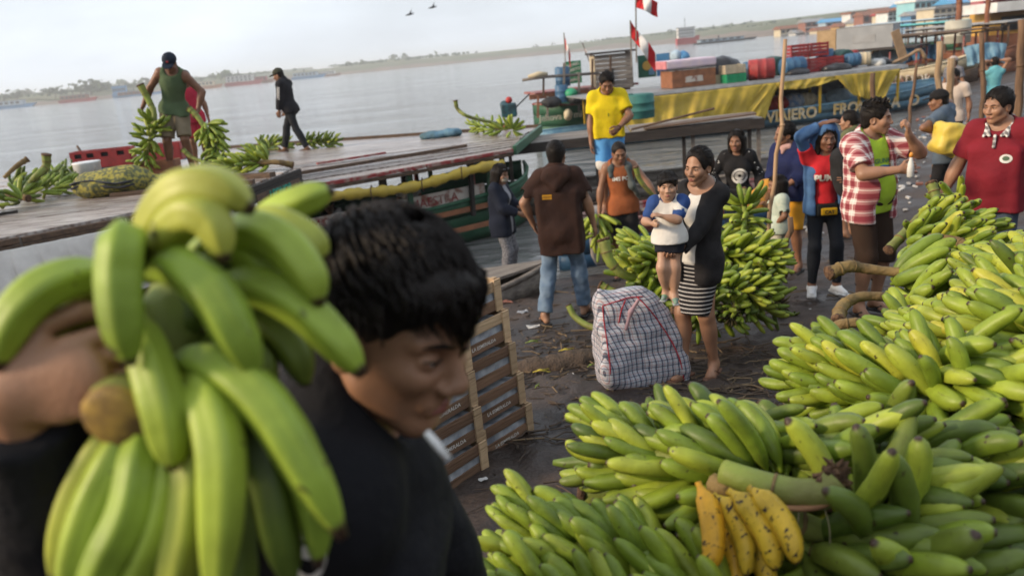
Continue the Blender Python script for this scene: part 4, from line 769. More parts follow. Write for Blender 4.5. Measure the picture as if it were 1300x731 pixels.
    s = SD(); head_prims(s, hc, hR, hq, fem, child, jaw, cheek); s.cone(hc+hR@(np.array([0, -.022, -.06])*hq), T(0, -.012, .50), (.051-.008*fem)*hq, (.052-.008*fem)*q*fw**.4, k=.03*hq); ms.append(s.mesh(hvox))
    for i, sd_ in enumerate((1, -1)):
        fd = unit(wr[sd_]-el[sd_]); d = fd if hd[i] is None else np.array(hd[i], float); n = np.array([-sd_*1.0, .15, 0]) if palm[i] is None else np.array(palm[i], float)
        s = SD(); s.cone(wr[sd_]-fd*.05*q, wr[sd_], .029*q*armfat, .0255*q*armfat, k=.02); hand_prims(s, wr[sd_], d, n, sd_*(1 if True else -1), q*1.0, curl[i]); ms.append(s.mesh(hnvox*max(q, .75)*(1.15 if vox > .0095 else 1)))
    v, f = merge(*ms); fastmesh('body', v, f, SKIN[skin], t)
    if not noface: face_bits(t, hc, hR, hq, closed, md=md)
    # ---- clothes
    def neckcut(s, r, fz_=.0, dz=0.0): s.ell(T(0, .03+fz_, .545+dz), np.array([r, r*1.05, r])*q, Rt, k=.012, sub=True)
    def make_top(d, nm):
        s = SD(); o = d.get('o', .020); torso(s, o); sl = d.get('sleeve', .55); ends = []; flare = d.get('flare', 0.0)
        if flare: s.ell(T(0, 0, -.06), np.array([.17*hips_w*fw**.5+flare, .125+flare, .13])*q+o, Rt, k=.06)
        for sd_ in (1, -1):
            if sl > 0: p = arm(s, sd_, o+.003, 0, sl, d.get('cuff', o+.010)); a0 = sh[sd_] if sl <= 1 else el[sd_]; ends.append((p, unit(p-a0)))
        ob = max(o, (bottom or {}).get('o', .012)+.009)
        if d.get('box'): hw_, hd_ = d['box']; s.box(T(0, d.get('by', 0), (.30+d.get('hem', -.13))/2), np.array([hw_-.05, hd_-.05, (.34-d.get('hem', -.13))/2-.02])*q, Rt, .05*q, k=.05)
        if d.get('hem', -.13) < -.04:
            s.ell(T(0, -.005, -.03), (np.array([.143*hips_w*fw**.5, .106, .115])*q+ob), Rp, k=.05); s.ell(T(0, -.045, -.07), (np.array([.12*hips_w, .085, .09])*q+ob), Rp, k=.05)
            for sd_ in (1, -1): s.cone(hj[sd_], hj[sd_]+(kn[sd_]-hj[sd_])*.3, .082*q*legfat+ob, .078*q*legfat+ob+.004, k=.06)
        hm = d.get('hem', -.13); hv = T(0, 0, hm); s.plane(hv, -Rt[:, 2] if True else (0, 0, -1)); rs_ = []
        if d.get('open'): wv = d['open']; s.box(T(0, .25, .15), np.array([wv*q, .25*q, .5*q]), Rt, 0, k=.01, sub=True)
        if sl > 0:
            for p, dn in ends: s.box(p+dn*.06*q, np.array([.075*q, .075*q, .06*q]), basis(dn), 0, k=.004, sub=True)
        else:
            for sd_ in (1, -1): s.ell(sh[sd_]+Rt@np.array([sd_*.045*q, .0, .01*q]), np.array([.085, .11, .125])*q, Rt, k=.01, sub=True)
        nk = d.get('neck', .085); neckcut(s, nk, d.get('nf', .01), d.get('nz', 0))
        if d.get('vneck'): s.cone(T(0, .12, .50), T(0, .16, .50-d['vneck']), .05*q, .01*q, k=.01, sub=True)
        if d.get('collar'): s.cone(T(.055, -.045, .515), T(.05, .055, .475), .017*q, .014*q, k=.006); s.cone(T(-.055, -.045, .515), T(-.05, .055, .475), .017*q, .014*q, k=.006); s.cone(T(.055, -.045, .515), T(-.055, -.045, .515), .018*q, .018*q, k=.006)
        v, f = s.mesh(d.get('vox', vox*1.02), d.get('wr', .004), d.get('wf', 22), d.get('seed', 3)); return fastmesh(nm, v, f, d['mat'], t)
    res = {}
    if top: res['top'] = make_top(top, top.get('name', 'shirt'))
    if outer: res['outer'] = make_top(outer, outer.get('name', 'jacket'))
    if bottom:
        d = bottom; s = SD(); o = d.get('o', .012); s.ell(T(0, -.005, -.03), (np.array([.143*hips_w*fw**.5, .106, .115])*q+o), Rp, k=.05); s.ell(T(0, -.045, -.07), (np.array([.12*hips_w, .085, .09])*q+o), Rp, k=.05); s.ell(T(0, .0, .07), (np.array([(.124-.014*fem)*fw, .092, .10])*q+o), Rp, k=.05)
        if belly: s.ell(T(0, .03+.035*belly, .04), (np.array([.13*fw, .09+.03*belly, .1])*q+o), Rt, k=.06)
        L_ = d.get('len', 1.93)
        if d.get('skirt'):
            hz = d['skirt']; mid = (kn[1]+kn[-1])/2; a = pel; dn = unit(mid-a); b = a+dn*hz*q; s.cone(hj[1], hj[1]+dn*hz*q*.95-(.03*q, 0, 0), .098*q, .086*q, k=.08); s.cone(hj[-1], hj[-1]+dn*hz*q*.95+(.03*q, 0, 0), .098*q, .086*q, k=.08); s.plane(b-dn*.03*q, dn)
        else:
            for sd_ in (1, -1):
                p = leg(s, sd_, o, L_, d.get('cuff', o+.008)); a0 = hj[sd_] if L_ <= 1 else kn[sd_]; dn = unit(p-a0); s.box(p+dn*.09*q, np.array([.12*q, .12*q, .09*q]), basis(dn), 0, k=.004, sub=True)
        s.plane(T(0, 0, d.get('waist', min(.09, ((top or {}).get('hem', -.13)+.05) if top else .09))), Rt[:, 2]); v, f = s.mesh(vox*1.1, d.get('wr', .004), d.get('wf', 20), d.get('seed', 5)); res['bottom'] = fastmesh(d.get('name', 'trousers'), v, f, d['mat'], t)
    if shoes:
        kind, mat = shoes[0], shoes[1]
        for sd_ in (1, -1):
            f0 = an[sd_]; td = tdir[sd_]; lat = np.cross(td, (0, 0, 1)); fl0 = f0[2]-.085*q; Rf = np.array([lat, td, (0, 0, 1)]).T
            if kind == 'shoe':
                s = SD(); s.cone(f0+(0, 0, -.03*q), f0-td*.03*q+(0, 0, -.05*q), .046*q, .042*q, k=.03); s.cone(f0+td*.0*q+(0, 0, -.035*q), f0+td*.145*q+(0, 0, -.056*q), .045*q, .032*q, k=.03); s.plane(f0+(0, 0, -.082*q), (0, 0, -1)); s.plane(f0+(0, 0, .012*q), (0, 0, 1)); v, f = s.mesh(.008, 0); sh_ = fastmesh('shoe', v, f, mat, t)
                s = SD(); s.box(f0+td*.05*q+(0, 0, -.076*q), np.array([.033, .118, .005])*q, Rf, .012*q); v, f = s.mesh(.007); fastmesh('sole', v, f, shoes[2] if len(shoes) > 2 else mat, sh_)
            else:
                s = SD(); s.box(f0+td*.045*q+(0, 0, -.084*q), np.array([.034, .118, .002])*q, Rf, .010*q); v, f = s.mesh(.007); sh_ = fastmesh('sandal', v, f, mat, t); tip = f0+td*.10*q+(0, 0, -.066*q)
                for sg in (-1, 1): G().tube([tip, f0+td*.075*q+lat*sg*.03*q+(0, 0, -.036*q), f0+td*.02*q+lat*sg*.042*q+(0, 0, -.072*q)], .006*q, 6).out('strap', mat, sh_, True, local=True)
    # ---- hair
    Hp = lambda x, y, z: hc+hR@(np.array([x, y, z])*hq)
    if hair:
        s = SD(); th = {'short': .010, 'crop': .006, 'long': .013, 'bun': .008, 'tail': .009, 'bob': .014, 'spiky': .012, 'bowl': .013}[hair]
        s.ell(Hp(0, -.014, .034), np.array([.077+th, .097+th, .090+th])*hq, hR)
        if hair in ('short', 'spiky', 'crop', 'bowl'):
            s.ell(Hp(0, -.06, -.03), np.array([.066, .05, .07])*hq, hR, k=.02)
            if hair == 'spiky':
                for _ in range(46): a = rng.uniform(-1.2, 1.2); b = rng.uniform(-.5, 1.1); d = np.array([math.sin(a)*.9, math.cos(a)*b, .8+.3*math.cos(a)]); d = unit(d); p = np.array([0, -.01, .035])+d*np.array([.082, .10, .098]); s.cone(Hp(*p), Hp(*(p+d*.022+np.array([0, .012, .01]))), .012*hq, .003*hq, k=.006)
            if hair == 'bowl':
                for _ in range(22): a = rng.uniform(-1.1, 1.1); p = np.array([math.sin(a)*.075, .02+.075*math.cos(a), .06]); s.cone(Hp(*p), Hp(p[0]*1.06, p[1]*1.08, .018+.01*rng.random()), .012*hq, .005*hq, k=.01)
        if hair in ('long', 'bob'):
            zb = -.30 if hair == 'long' else -.14
            for sx in (-1, 1):
                for k_ in range(5): y0 = -.075+.024*k_; s.cone(Hp(sx*(.068+.01*math.sin(k_)), y0, .03), Hp(sx*(.078+.012*(k_ % 2)), y0-.015, zb*(.75+.12*k_ % 1)), .026*hq, .016*hq, k=.03)
            for k_ in range(5): x0 = -.05+.025*k_; s.cone(Hp(x0, -.085, .02), Hp(x0*1.2, -.10, zb), .03*hq, .02*hq, k=.03)
        if hair in ('bun', 'tail'):
            s.ell(Hp(0, -.06, -.02), np.array([.066, .05, .06])*hq, hR, k=.03); s.ell(Hp(0, -.125, -.005), np.array([.034, .034, .036])*hq, hR, k=.02)
            if hair == 'tail':
                for k_ in range(6): s.cone(Hp((k_-2.5)*.008, -.135, .0), Hp((k_-2.5)*.016+.01, -.165-.01*(k_ % 3), -.14-.015*(k_ % 2)), .022*hq, .006*hq, k=.015)
        fr = {'short': .070, 'crop': .074, 'spiky': .068, 'long': .074, 'bun': .084, 'tail': .084, 'bob': .060, 'bowl': .036}[hair]
        s.ell(Hp(0, .105, -.075), np.array([.092, .088, fr+.088])*hq, hR, k=.006, sub=True); s.ell(Hp(0, .112, fr-.055), np.array([.066, .062, .055])*hq, hR, k=.012, sub=True)
        if hair in ('short', 'spiky', 'crop', 'bowl'):
            for sx in (-1, 1): s.ell(Hp(sx*.085, .012, -.045), np.array([.03, .045, .058])*hq, hR, k=.01, sub=True)
            s.plane(Hp(0, 0, -.088), -hR[:, 2])
        else:
            for sx in (-1, 1):
                if hair in ('bun', 'tail'): s.ell(Hp(sx*.085, .008, -.035), np.array([.03, .03, .045])*hq, hR, k=.01, sub=True)
        v1_ = s.mesh(hvox*1.05, .0020*hq, 110, 4, hR[:, 2]); g = G(); r_ = np.random.default_rng(int(abs(pos[0])*77)+3)
        back = hair in ('bun', 'tail')
        for _ in range(240 if hair != 'crop' else 0):
            a = r_.uniform(-math.pi, math.pi); el_ = r_.uniform(.15, 1.4); d = np.array([math.sin(a)*math.cos(el_), math.cos(a)*math.cos(el_), math.sin(el_)]); p = np.array([0, -.014, .034])+d*(np.array([.077, .097, .090])+th)
            if p[1] > .045 and p[2] < fr+.008: continue
            fw_ = np.array([0, -.9, -.1]) if back else (np.array([.5*d[0], .1, -.9]) if hair in ('long', 'bob') else np.array([.3*d[0], .6, -.1])); tn = unit(fw_-d*(fw_@d)); ln = r_.uniform(.022, .045)*(1.3 if hair in ('spiky', 'long', 'bob') else 1); up_ = .010 if hair == 'spiky' else .0012
            g.tube([Hp(*(p-d*.002)), Hp(*(p+tn*ln*.5+d*up_)), Hp(*(p+tn*ln-d*.004+d*up_*1.2))], [.0026*hq, .0026*hq, .0005*hq], 4)
        if g.v: v1_ = merge(v1_, (np.array(g.v), np.array([f_ for f_ in g.f if len(f_) == 4])))
        fastmesh('hair', v1_[0], v1_[1], HAIR, t)
    if cap:
        s = SD(); s.ell(Hp(0, -.012, .045), np.array([.092, .110, .092])*hq, hR); s.plane(Hp(0, 0, .034), -hR[:, 2]); v, f = s.mesh(hvox, .001, 30); co_ = fastmesh('cap', v, f, cap['mat'], t)
        s = SD(); s.ell(Hp(0, .105, .040), np.array([.074, .075, .010])*hq, hR@rotm('x', -8)); s.ell(Hp(0, .105, .030), np.array([.072, .073, .010])*hq, hR@rotm('x', -8), k=.001, sub=True); v, f = s.mesh(hvox*.8); fastmesh('brim', v, f, cap.get('brim', cap['mat']), co_); s = SD(); s.ell(Hp(0, -.012, .137), np.array([.008]*3)*hq); v, f = s.mesh(.004); fastmesh('button', v, f, cap['mat'], co_)
    res.update(t=t, hc=hc, hR=hR, wr=wr, el=el, sh=sh, T=T, Rt=Rt, q=q, hq=hq, pel=pel, kn=kn, an=an, hj=hj, Hp=Hp)
    return res
from mathutils.bvhtree import BVHTree
def drape(r, target, name, V2, Fc, mat, c, sgn=1, lift=.004, deform=True):
    """print laid on the front (sgn 1) or back (sgn -1) of a garment: V2 in metres, x to the viewer's right"""
    me = target.data; bv = BVHTree.FromPolygons([tuple(v.co) for v in me.vertices], [tuple(p.vertices) for p in me.polygons]); V = []; Rt = r['Rt']; f = Rt[:, 1]*sgn; x = -Rt[:, 0]*sgn; z = Rt[:, 2]
    for a, b in V2:
        p = r['T'](0, 0, 0)+x*(a+c[0])+z*(b+c[1]); h = bv.ray_cast(Vector(p+f*.6), Vector(-f)); V.append(np.array(h[0])+f*lift if h[0] is not None else p+f*.13)
    return mk(name, V, Fc, mat, target, local=True)
def text2d(body, size, bold=0.0, sub=2):
    cu = bpy.data.curves.new('lettering', 'FONT'); cu.body = body; cu.size = size; cu.align_x = 'CENTER'; cu.align_y = 'CENTER'; cu.resolution_u = 2; cu.offset = bold
    o = bpy.data.objects.new('lettering', cu); me = bpy.data.meshes.new_from_object(o); bpy.data.objects.remove(o); bm = bmesh.new(); bm.from_mesh(me); bmesh.ops.triangulate(bm, faces=bm.faces)
    for _ in range(sub): bmesh.ops.subdivide_edges(bm, edges=[e for e in bm.edges if e.calc_length() > size*.3], cuts=1); bmesh.ops.triangulate(bm, faces=bm.faces)
    V = [(v.co.x, v.co.y) for v in bm.verts]; bm.verts.index_update(); Fc = [[v.index for v in f.verts] for f in bm.faces]; bm.free(); return V, Fc
def disc2d(rx, ry, n=24, rings=4, hole=0.0):
    V = []; Fc = []
    for i in range(rings+1):
        k = hole+(1-hole)*i/rings
        for j in range(n): a = 2*math.pi*j/n; V.append((rx*k*math.cos(a), ry*k*math.sin(a)))
    for i in range(rings):
        for j in range(n): j2 = (j+1) % n; Fc.append((i*n+j, (i+1)*n+j, (i+1)*n+j2, i*n+j2))
    return V, Fc
def rect2d(w_, h, n=6): return [((i/n-.5)*w_, (j/n-.5)*h) for j in range(n+1) for i in range(n+1)], [(j*(n+1)+i, j*(n+1)+i+1, (j+1)*(n+1)+i+1, (j+1)*(n+1)+i) for j in range(n) for i in range(n)]
def world_of(r, p):
    """a point of a person's own frame in the world"""
    a = r['t'].rotation_euler[2]; c, s = math.cos(a), math.sin(a); l = np.array(r['t'].location); p = np.asarray(p, float)
    return l+np.array([p[0]*c-p[1]*s, p[0]*s+p[1]*c, p[2]])
# ------------------------------------------------------------------ boats
WETWOOD = wood('wet_roof_wood', (0.42, 0.38, 0.35), (0.15, 0.105, 0.085), 0, 0.24); BROWNW = wood('brown_wood', (0.13, 0.08, 0.05), (0.065, 0.042, 0.03), 0, 0.7); GREYWD = wood('grey_wood', (0.25, 0.22, 0.19), (0.13, 0.11, 0.095), 0, 0.7); DARKW = wood('dark_wood', (0.040, 0.032, 0.028), (0.022, 0.018, 0.016), 0, 0.7)
GREENP = M('green_boat_paint', (0.020, 0.085, 0.045), (0.035, 0.11, 0.06), scale=5, rough=.5, bump=.2); BRIGHTG = M('bright_green_paint', (0.03, 0.30, 0.15), (.03, .24, .12), rough=.5); ORNG = M('orange_board', (0.30, 0.125, 0.06), (0.20, 0.085, 0.045), scale=7, rough=.7); REDW = M('worn_red_paint', (0.25, 0.035, 0.035), (0.30, 0.20, 0.17), scale=9, rough=.6, lo=.45, hi=.6); PALEW = M('worn_white_paint', (0.50, 0.46, 0.41), (0.22, 0.10, 0.07), scale=7, rough=.7, lo=.48, hi=.62)
TARPW = M('white_tarp', (0.58, 0.55, 0.51), (0.44, 0.41, 0.38), scale=4, rough=.55, bump=.3, bscale=9); TARPY = M('yellow_tarp', (0.50, 0.36, 0.045), (0.36, 0.26, 0.04), scale=3, rough=.55, bump=.35, bscale=8); TARPK = M('black_plastic', (0.018, 0.019, 0.022), (.03, .03, .034), rough=.35, bump=.5, bscale=12); SKYB = M('sky_blue_paint', (0.09, 0.21, 0.31), (0.17, 0.29, 0.36), scale=4, rough=.5); YPOST = M('yellow_post', (.55, .36, .03), (.45, .28, .03), rough=.6); NAVYB = M('navy_boat_paint', (.025, .07, .14), (.035, .10, .18), scale=4, rough=.5); SIGNW = M('sign_cream', (.62, .55, .40), rough=.7)
def frame2(a, b):
    a = A(*a); b = A(*b); d = unit(b-a); n = np.array([d[1], -d[0], 0]); n = n if n[1] < 0 else -n   # n points to the camera side
    return a, b, d, n, np.linalg.norm(b-a)
def rboat(label, a, b, wd, gun, rise, strakes, roof=None, posts=None, group='boats moored at the bank', deck=None, taper=.45, inside=None, rail=None):
    a, b, d, n, Ln = frame2((*a, 0), (*b, 0)); t = thing('river_boat', label, 'boat', (a+b)/2, group=group); inside = inside or DARKW
    hw = lambda s: wd/2*(min(1, .72+1.4*s) if s < .2 else 1.0 if s < 1-taper else max(.04, math.cos((s-1+taper)/taper*math.pi/2)**.75)); gz_ = lambda s: gun+rise*max(0, (s-.45)/.55)**2.2
    SS = np.linspace(0, 1, 26); k = len(strakes)
    for sg in (1, -1):
        for j, m in enumerate(strakes):
            f0, f1 = j/k, (j+1)/k-.012
            def fn(u, v):
                s = u; f = f0+(f1-f0)*v; z = -.25+(gz_(s)+.25)*f; fl_ = .62+.38*f; p = a+d*Ln*s+n*sg*hw(s)*fl_; return (p[0], p[1], z)
            o = G().grid(fn, 25, 2).out('strake', m, t, smooth=True); so_ = o.modifiers.new('thick', 'SOLIDIFY'); so_.thickness = .035; so_.offset = 0
        G().tube([a+d*Ln*s+n*sg*hw(s)*1.01+A(0, 0, gz_(s)+.012) for s in SS], .035, 6).out('gunwale', rail or strakes[-1], t, True)
    fl_ = G(); fl_.grid(lambda u, v: tuple(a+d*Ln*u*.97+n*(v*2-1)*hw(u*.97)*.72+A(0, 0, .14+.5*rise*max(0, (u-.5)/.5)**2)), 20, 2); fl_.out('deck', deck or inside, t)
    st = G(); p0 = a+n*hw(0)*.98; p1 = a-n*hw(0)*.98; st.hexa([p0*.0+p0+A(0, 0, -.2)-n*.2*hw(0), p1+A(0, 0, -.2)+n*.2*hw(0), p1+A(0, 0, -.2)+n*.2*hw(0)+d*.05, p0+A(0, 0, -.2)-n*.2*hw(0)+d*.05, p0+A(0, 0, gun), p1+A(0, 0, gun), p1+A(0, 0, gun)+d*.05, p0+A(0, 0, gun)+d*.05]); st.out('transom', strakes[-1], t)
    if roof:
        s0, s1, z, mat, th, ov, npl = roof; W2 = wd+2*ov; x0, x1 = Ln*s0, Ln*s1; bw = W2/npl
        for i in range(npl):
            o_ = -W2/2+bw*(i+.5); dz = random.uniform(-.008, .008)+.05*(1-(2*o_/W2)**2); c0 = a+d*(x0+random.uniform(-.08, .08))+n*o_+A(0, 0, z+dz); c1 = a+d*(x1+random.uniform(-.08, .08))+n*o_+A(0, 0, z+dz); G().beam(c0, c1, bw-.012, th).out('roof_board', mat, t, bevel=.004)
        for e in np.linspace(x0+.08, x1-.08, max(3, int((x1-x0)/1.1))): G().beam(a+d*e+n*W2/2*.97+A(0, 0, z-th/2-.045), a+d*e-n*W2/2*.97+A(0, 0, z-th/2-.045), .06, .07).out('roof_beam', BROWNW, t)
        if posts:
            np_, pm = posts
            for i in range(np_):
                s = s0+(s1-s0)*(i+.06)/(np_-1+.12)
                for sg in (1, -1): G().beam(a+d*Ln*s+n*sg*wd/2*.93+A(0, 0, gun*.5), a+d*Ln*s+n*sg*wd/2*.95+A(0, 0, z-th/2-.08), .065, .065, up=tuple(d)).out('post', pm, t, bevel=.006)
    return t, a, b, d, n, Ln, hw, gz_
def fabric(name, top, bot, mat, par, nu=40, nv=14, amp=.05, folds=9, seed=0, bunch_=0.0):
    """hanging sheet between a top line and a bottom line with folds"""
    top = smooth_path(top, 40); bot = smooth_path(bot, 40); r_ = np.random.default_rng(seed); ph = r_.uniform(0, 6.28, 6)
    def fn(u, v):
        i = u*(len(top)-1); i0 = min(int(i), len(top)-2); q = top[i0]+(top[i0+1]-top[i0])*(i-i0); i = u*(len(bot)-1); i0 = min(int(i), len(bot)-2); w_ = bot[i0]+(bot[i0+1]-bot[i0])*(i-i0)
        p = q+(w_-q)*v; f = math.sin(u*folds*6.28+ph[0]+1.2*math.sin(u*7+ph[1])+v*1.5)+.5*math.sin(u*folds*13+ph[2]+v*3)+.6*math.sin(v*7+u*9+ph[3]); n = unit(np.cross(top[-1]-top[0], (0, 0, 1))); return tuple(p-n*0+np.array([0, -1, 0])*amp*f*(.25+v*.75))
    return sheet(name, fn, nu, nv, mat, par, .006)

# --- near left: broad wet roof with white tarp, and the roof deck next to it
zA = 1.68
tA = thing('roofed_boat', 'wide boat roof of wet planks with white tarp hanging below', 'boat', W(150, 262, z=zA)*A(1, 1, 0), group='boats moored at the bank')
nl, nr = W(-150, 331, z=zA), W(290, 246, z=zA); fr_, fl2 = W(378, 213, z=zA), W(-150, 232, z=zA)
NP = 13
for i in range(NP):
    v0, v1 = i/NP, (i+1)/NP-.004; dz = random.uniform(-.006, .006); P_ = lambda u, v: nl+(nr-nl)*u+(fl2-nl)*v*(1-u)+(fr_-nr)*v*u
    u1 = 1+random.uniform(-.012, .004); q = [P_(0, v0), P_(u1, v0), P_(u1, v1), P_(0, v1)]; G().slab([p+A(0, 0, dz) for p in q], .035).out('roof_board', WETWOOD, tA, bevel=.004)
e1 = unit(nr-nl); en = np.array([e1[1], -e1[0], 0])
for k_, (o, z_) in enumerate(((.02, -.06), (.03, -.125))):
    for j in range(3): a_ = nl+(nr-nl)*(j/3+.004)+en*o+A(0, 0, z_); b_ = nl+(nr-nl)*((j+1)/3-.004)+en*o+A(0, 0, z_+random.uniform(-.01, .01)); G().beam(a_, b_, .05, .058).out('edge_board', BROWNW, tA, bevel=.004)
for k_ in range(3): G().beam(nr+A(.02, 0, -.05-.07*k_), fr_+A(.02, 0, -.05-.07*k_), .05, .066).out('edge_board', DARKW, tA, bevel=.004)
G().beam(P_(.62, .34)+A(0, 0, .03), P_(1.0, .33)+A(0, 0, .03), .10, .05).out('roof_batten', BROWNW, tA); G().beam(P_(.25, .22)+A(0, 0, .02), P_(.36, .24)+A(0, 0, .02), .03, .03).out('roof_batten', DARKW, tA); G().beam(P_(.70, .62)+A(0, 0, .03), P_(1.0, .60)+A(0, 0, .03), .14, .06).out('roof_batten', BROWNW, tA)
fabric('hanging_tarp', [nl+en*.06+A(0, 0, -.12), (nl+nr)/2+en*.08+A(0, 0, -.12), nr+en*.06+A(0, 0, -.13)], [nl+en*.5+A(0, 0, -.72), (nl+nr)/2+en*.40+A(0, 0, -.74), nr+en*.25+A(0, 0, -.78)], TARPW, tA, 160, 40, .055, 13, 3)
fabric('end_tarp', [nr+A(.06, .1, -.24), fr_+A(.06, -.05, -.24)], [nr+A(.10, .1, -1.0), fr_+A(.1, -.2, -1.0)], TARPW, tA, 40, 14, .04, 5, 5)
text('edge_lettering', 'LEONOR', .17, M('green_lettering', (.03, .30, .22)), nr+(fr_-nr)*.60+A(.075, 0, -.20), fr_-nr, (0, 0, 1), tA, .004, bold=.006)
sg0 = nr+(fr_-nr)*.60+A(.055, 0, -.20); G().beam(sg0-(fr_-nr)*.33, sg0+(fr_-nr)*.33, .012, .15).out('sign_board', BROWNW, tA)
text('edge_lettering', 'AL CORAZON', .085, PALEW, nl+(nr-nl)*.70+en*.062+A(0, 0, -.075), nr-nl, (0, 0, 1), tA, .003)
hullA = G(); hullA.hexa([nl*A(1, 1, 0)+A(.4, .6, -.3), nr*A(1, 1, 0)+A(-.2, .5, -.3), fr_*A(1, 1, 0)+A(-.2, 0, -.3), fl2*A(1, 1, 0)+A(.4, 0, -.3), nl*A(1, 1, 0)+A(.1, .35, .85), nr*A(1, 1, 0)+A(-.1, .2, .85), fr_*A(1, 1, 0)+A(-.1, 0, .85), fl2*A(1, 1, 0)+A(.1, 0, .85)]); hullA.out('hull', DARKW, tA)
for u in (.05, .3, .55, .8, .97):
    for v in (.06, .94): p = P_(u, v); G().beam(A(p[0], p[1], .7), p+A(0, 0, -.06), .07, .07).out('post', BROWNW, tA)
# --- second left boat: green posts, rolled yellow tarp
zB = 1.46
b0 = W(372, 238, z=zB); b1 = W(650, 189, z=zB); dB = unit((b1-b0)*A(1, 1, 0)); nB = np.array([dB[1], -dB[0], 0]); wB = 2.7
ca, cb = b0-nB*wB/2-dB*1.2, b1-nB*wB/2+dB*1.15
tB, aB, bB, dB, nB, LB, hwB, gB = rboat('green boat with rolled yellow tarp under its roof edge', ca[:2], cb[:2], 2.4, .72, .28, [DARKW, GREENP, GREENP, GREENP], None, None, taper=.22, rail=GREENP)
xB = lambda s, o, z: aB+dB*s+nB*o+A(0, 0, z)
R0, R1 = -1.6, 1.2+np.linalg.norm((b1-b0)[:2])
qn0, qn1 = xB(R0, wB/2, zB), xB(R1, wB/2, zB); qf0, qf1 = W(268, 190, z=zB), W(684, 162, z=zB); PB_ = lambda u, v: qn0+(qn1-qn0)*u+(qf0-qn0)*v*(1-u)+(qf1-qn1)*v*u
for i in range(14):
    v0, v1 = i/14, (i+1)/14-.003; dz = .06*math.sin(math.pi*(i+.5)/14)+random.uniform(-.005, .005); u1 = 1+random.uniform(-.008, .004); G().slab([PB_(0, v0)+A(0, 0, dz), PB_(u1, v0)+A(0, 0, dz), PB_(u1, v1)+A(0, 0, dz), PB_(0, v1)+A(0, 0, dz)], .035).out('roof_board', WETWOOD, tB, bevel=.004)
for k_, (m, z_) in enumerate(((REDW, -.03), (BROWNW, -.085))):
    for j in range(4): L4 = (R1-R0)/4; G().beam(xB(R0+L4*j+.01, wB/2+.03, zB+z_), xB(R0+L4*(j+1)-.01, wB/2+.03, zB+z_+random.uniform(-.008, .008)), .045, .052).out('edge_board', m if not (k_ == 0 and j == 1) else BROWNW, tB, bevel=.004)
G().beam(xB(1.6, .55, zB+.08), xB(R1-.4, .62, zB+.08), .05, .05).out('roof_batten', BROWNW, tB); G().beam(xB(2.2, -.2, zB+.09), xB(3.4, -.18, zB+.09), .06, .03).out('roof_batten', REDW, tB)
G().beam(qn1+A(.04, 0, -.03), qf1+A(.04, 0, -.03), .06, .15).out('end_board', GREENP, tB, bevel=.006); G().beam(qf0+A(0, .03, 0), qf1+A(0, .03, 0), .05, .12).out('edge_board', BROWNW, tB, bevel=.004)
pts = smooth_path([xB(1.02+(R1-1.3)*u, wB/2+.10, zB-.205+.03*math.sin(u*9)-.05*math.sin(u*3.14)) for u in np.linspace(0, 1, 9)], 48)
G().tube(pts, [.075+.014*math.sin(i*.9)+.010*math.sin(i*2.3) for i in range(len(pts))], 12).out('rolled_tarp', TARPY, tB, True)
for q in (6, 20, 33, 44):
    if q < len(pts): G().tube([pts[q]+A(math.cos(a)*0, -math.cos(a)*.1, math.sin(a)*.1) for a in np.linspace(0, 6.28, 13)], .008, 5).out('tie_cord', BROWNW, tB, True)
for s_, m in ((1.05, DARKW), (1.35, GREENP), (2.55, DARKW), (3.0, BRIGHTG), (4.1, DARKW), (4.45, GREENP)):
    if s_ < R1: G().beam(xB(s_, wB/2-.12, .5), xB(s_, wB/2-.05, zB-.06), .07, .07, up=tuple(dB)).out('post', GREENP if m is BRIGHTG else m, tB, bevel=.006)
for s_, o_, m in ((R1-.15, wB/2-.1, GREENP), (R1-.1, -wB/2+.1, GREENP), (R1-.5, wB/2-.5, REDW), (R1-.75, -.6, REDW), (2.5, -wB/2+.15, DARKW), (1.0, -wB/2+.15, DARKW), (3.8, -wB/2+.15, DARKW)): G().beam(xB(s_, o_, .45), xB(s_, o_, zB-.06), .07, .07, up=tuple(dB)).out('post', m, tB, bevel=.006)
for z_, s0_, s1_ in ((.30, 2.2, LB-.4), (.60, 2.8, LB-.25)):
    G().beam(xB(s0_, hwB(.6)*1.0, z_), xB(s1_*.80, hwB(.6)*1.0, z_+.02), .04, .085).out('rub_board', ORNG, tB, bevel=.006)
G().beam(xB(.6, wB/2-.20, .83), xB(4.4, wB/2-.18, .86), .04, .24).out('side_board', PALEW, tB, bevel=.006)
for wtx, ps in (('MORAL', 1.75), ('BLAS', 2.6), ('MAESTRA', 3.45)): text('hull_lettering', wtx, .2, REDW, xB(ps, wB/2-.15, .85), dB, (0, 0, 1), tB, .003)
fabric('corner_rag', [xB(R1-.1, wB/2-.4, zB-.1), xB(R1-.05, -.2, zB-.1)], [xB(R1-.1, wB/2-.5, zB-.42), xB(R1-.05, -.0, zB-.36)], SKYB, tB, 12, 6, .03, 3)
s = SD(); 
# boxes and sacks in its shadow
for i, (s_, o_, r_) in enumerate(((1.2, .2, .3), (2.0, -.2, .34), (2.9, .1, .26))):
    q = SD(); q.ell(xB(s_, o_, .42), (r_, r_*.8, .26)); v, f = q.mesh(.03, .02, 9, i); o = fastmesh('cargo_sack', v-xB(s_, o_, .2), f, M('sack_dark', (.05, .045, .04), (.10, .085, .07), rough=.9)); o.location = xB(s_, o_, .2); tag(o, ['dark cargo sack inside the green boat near its stern', 'dark cargo sack in the middle of the green boat', 'small dark cargo sack under the rolled yellow tarp'][i], 'sack', 'sacks inside the green boat')
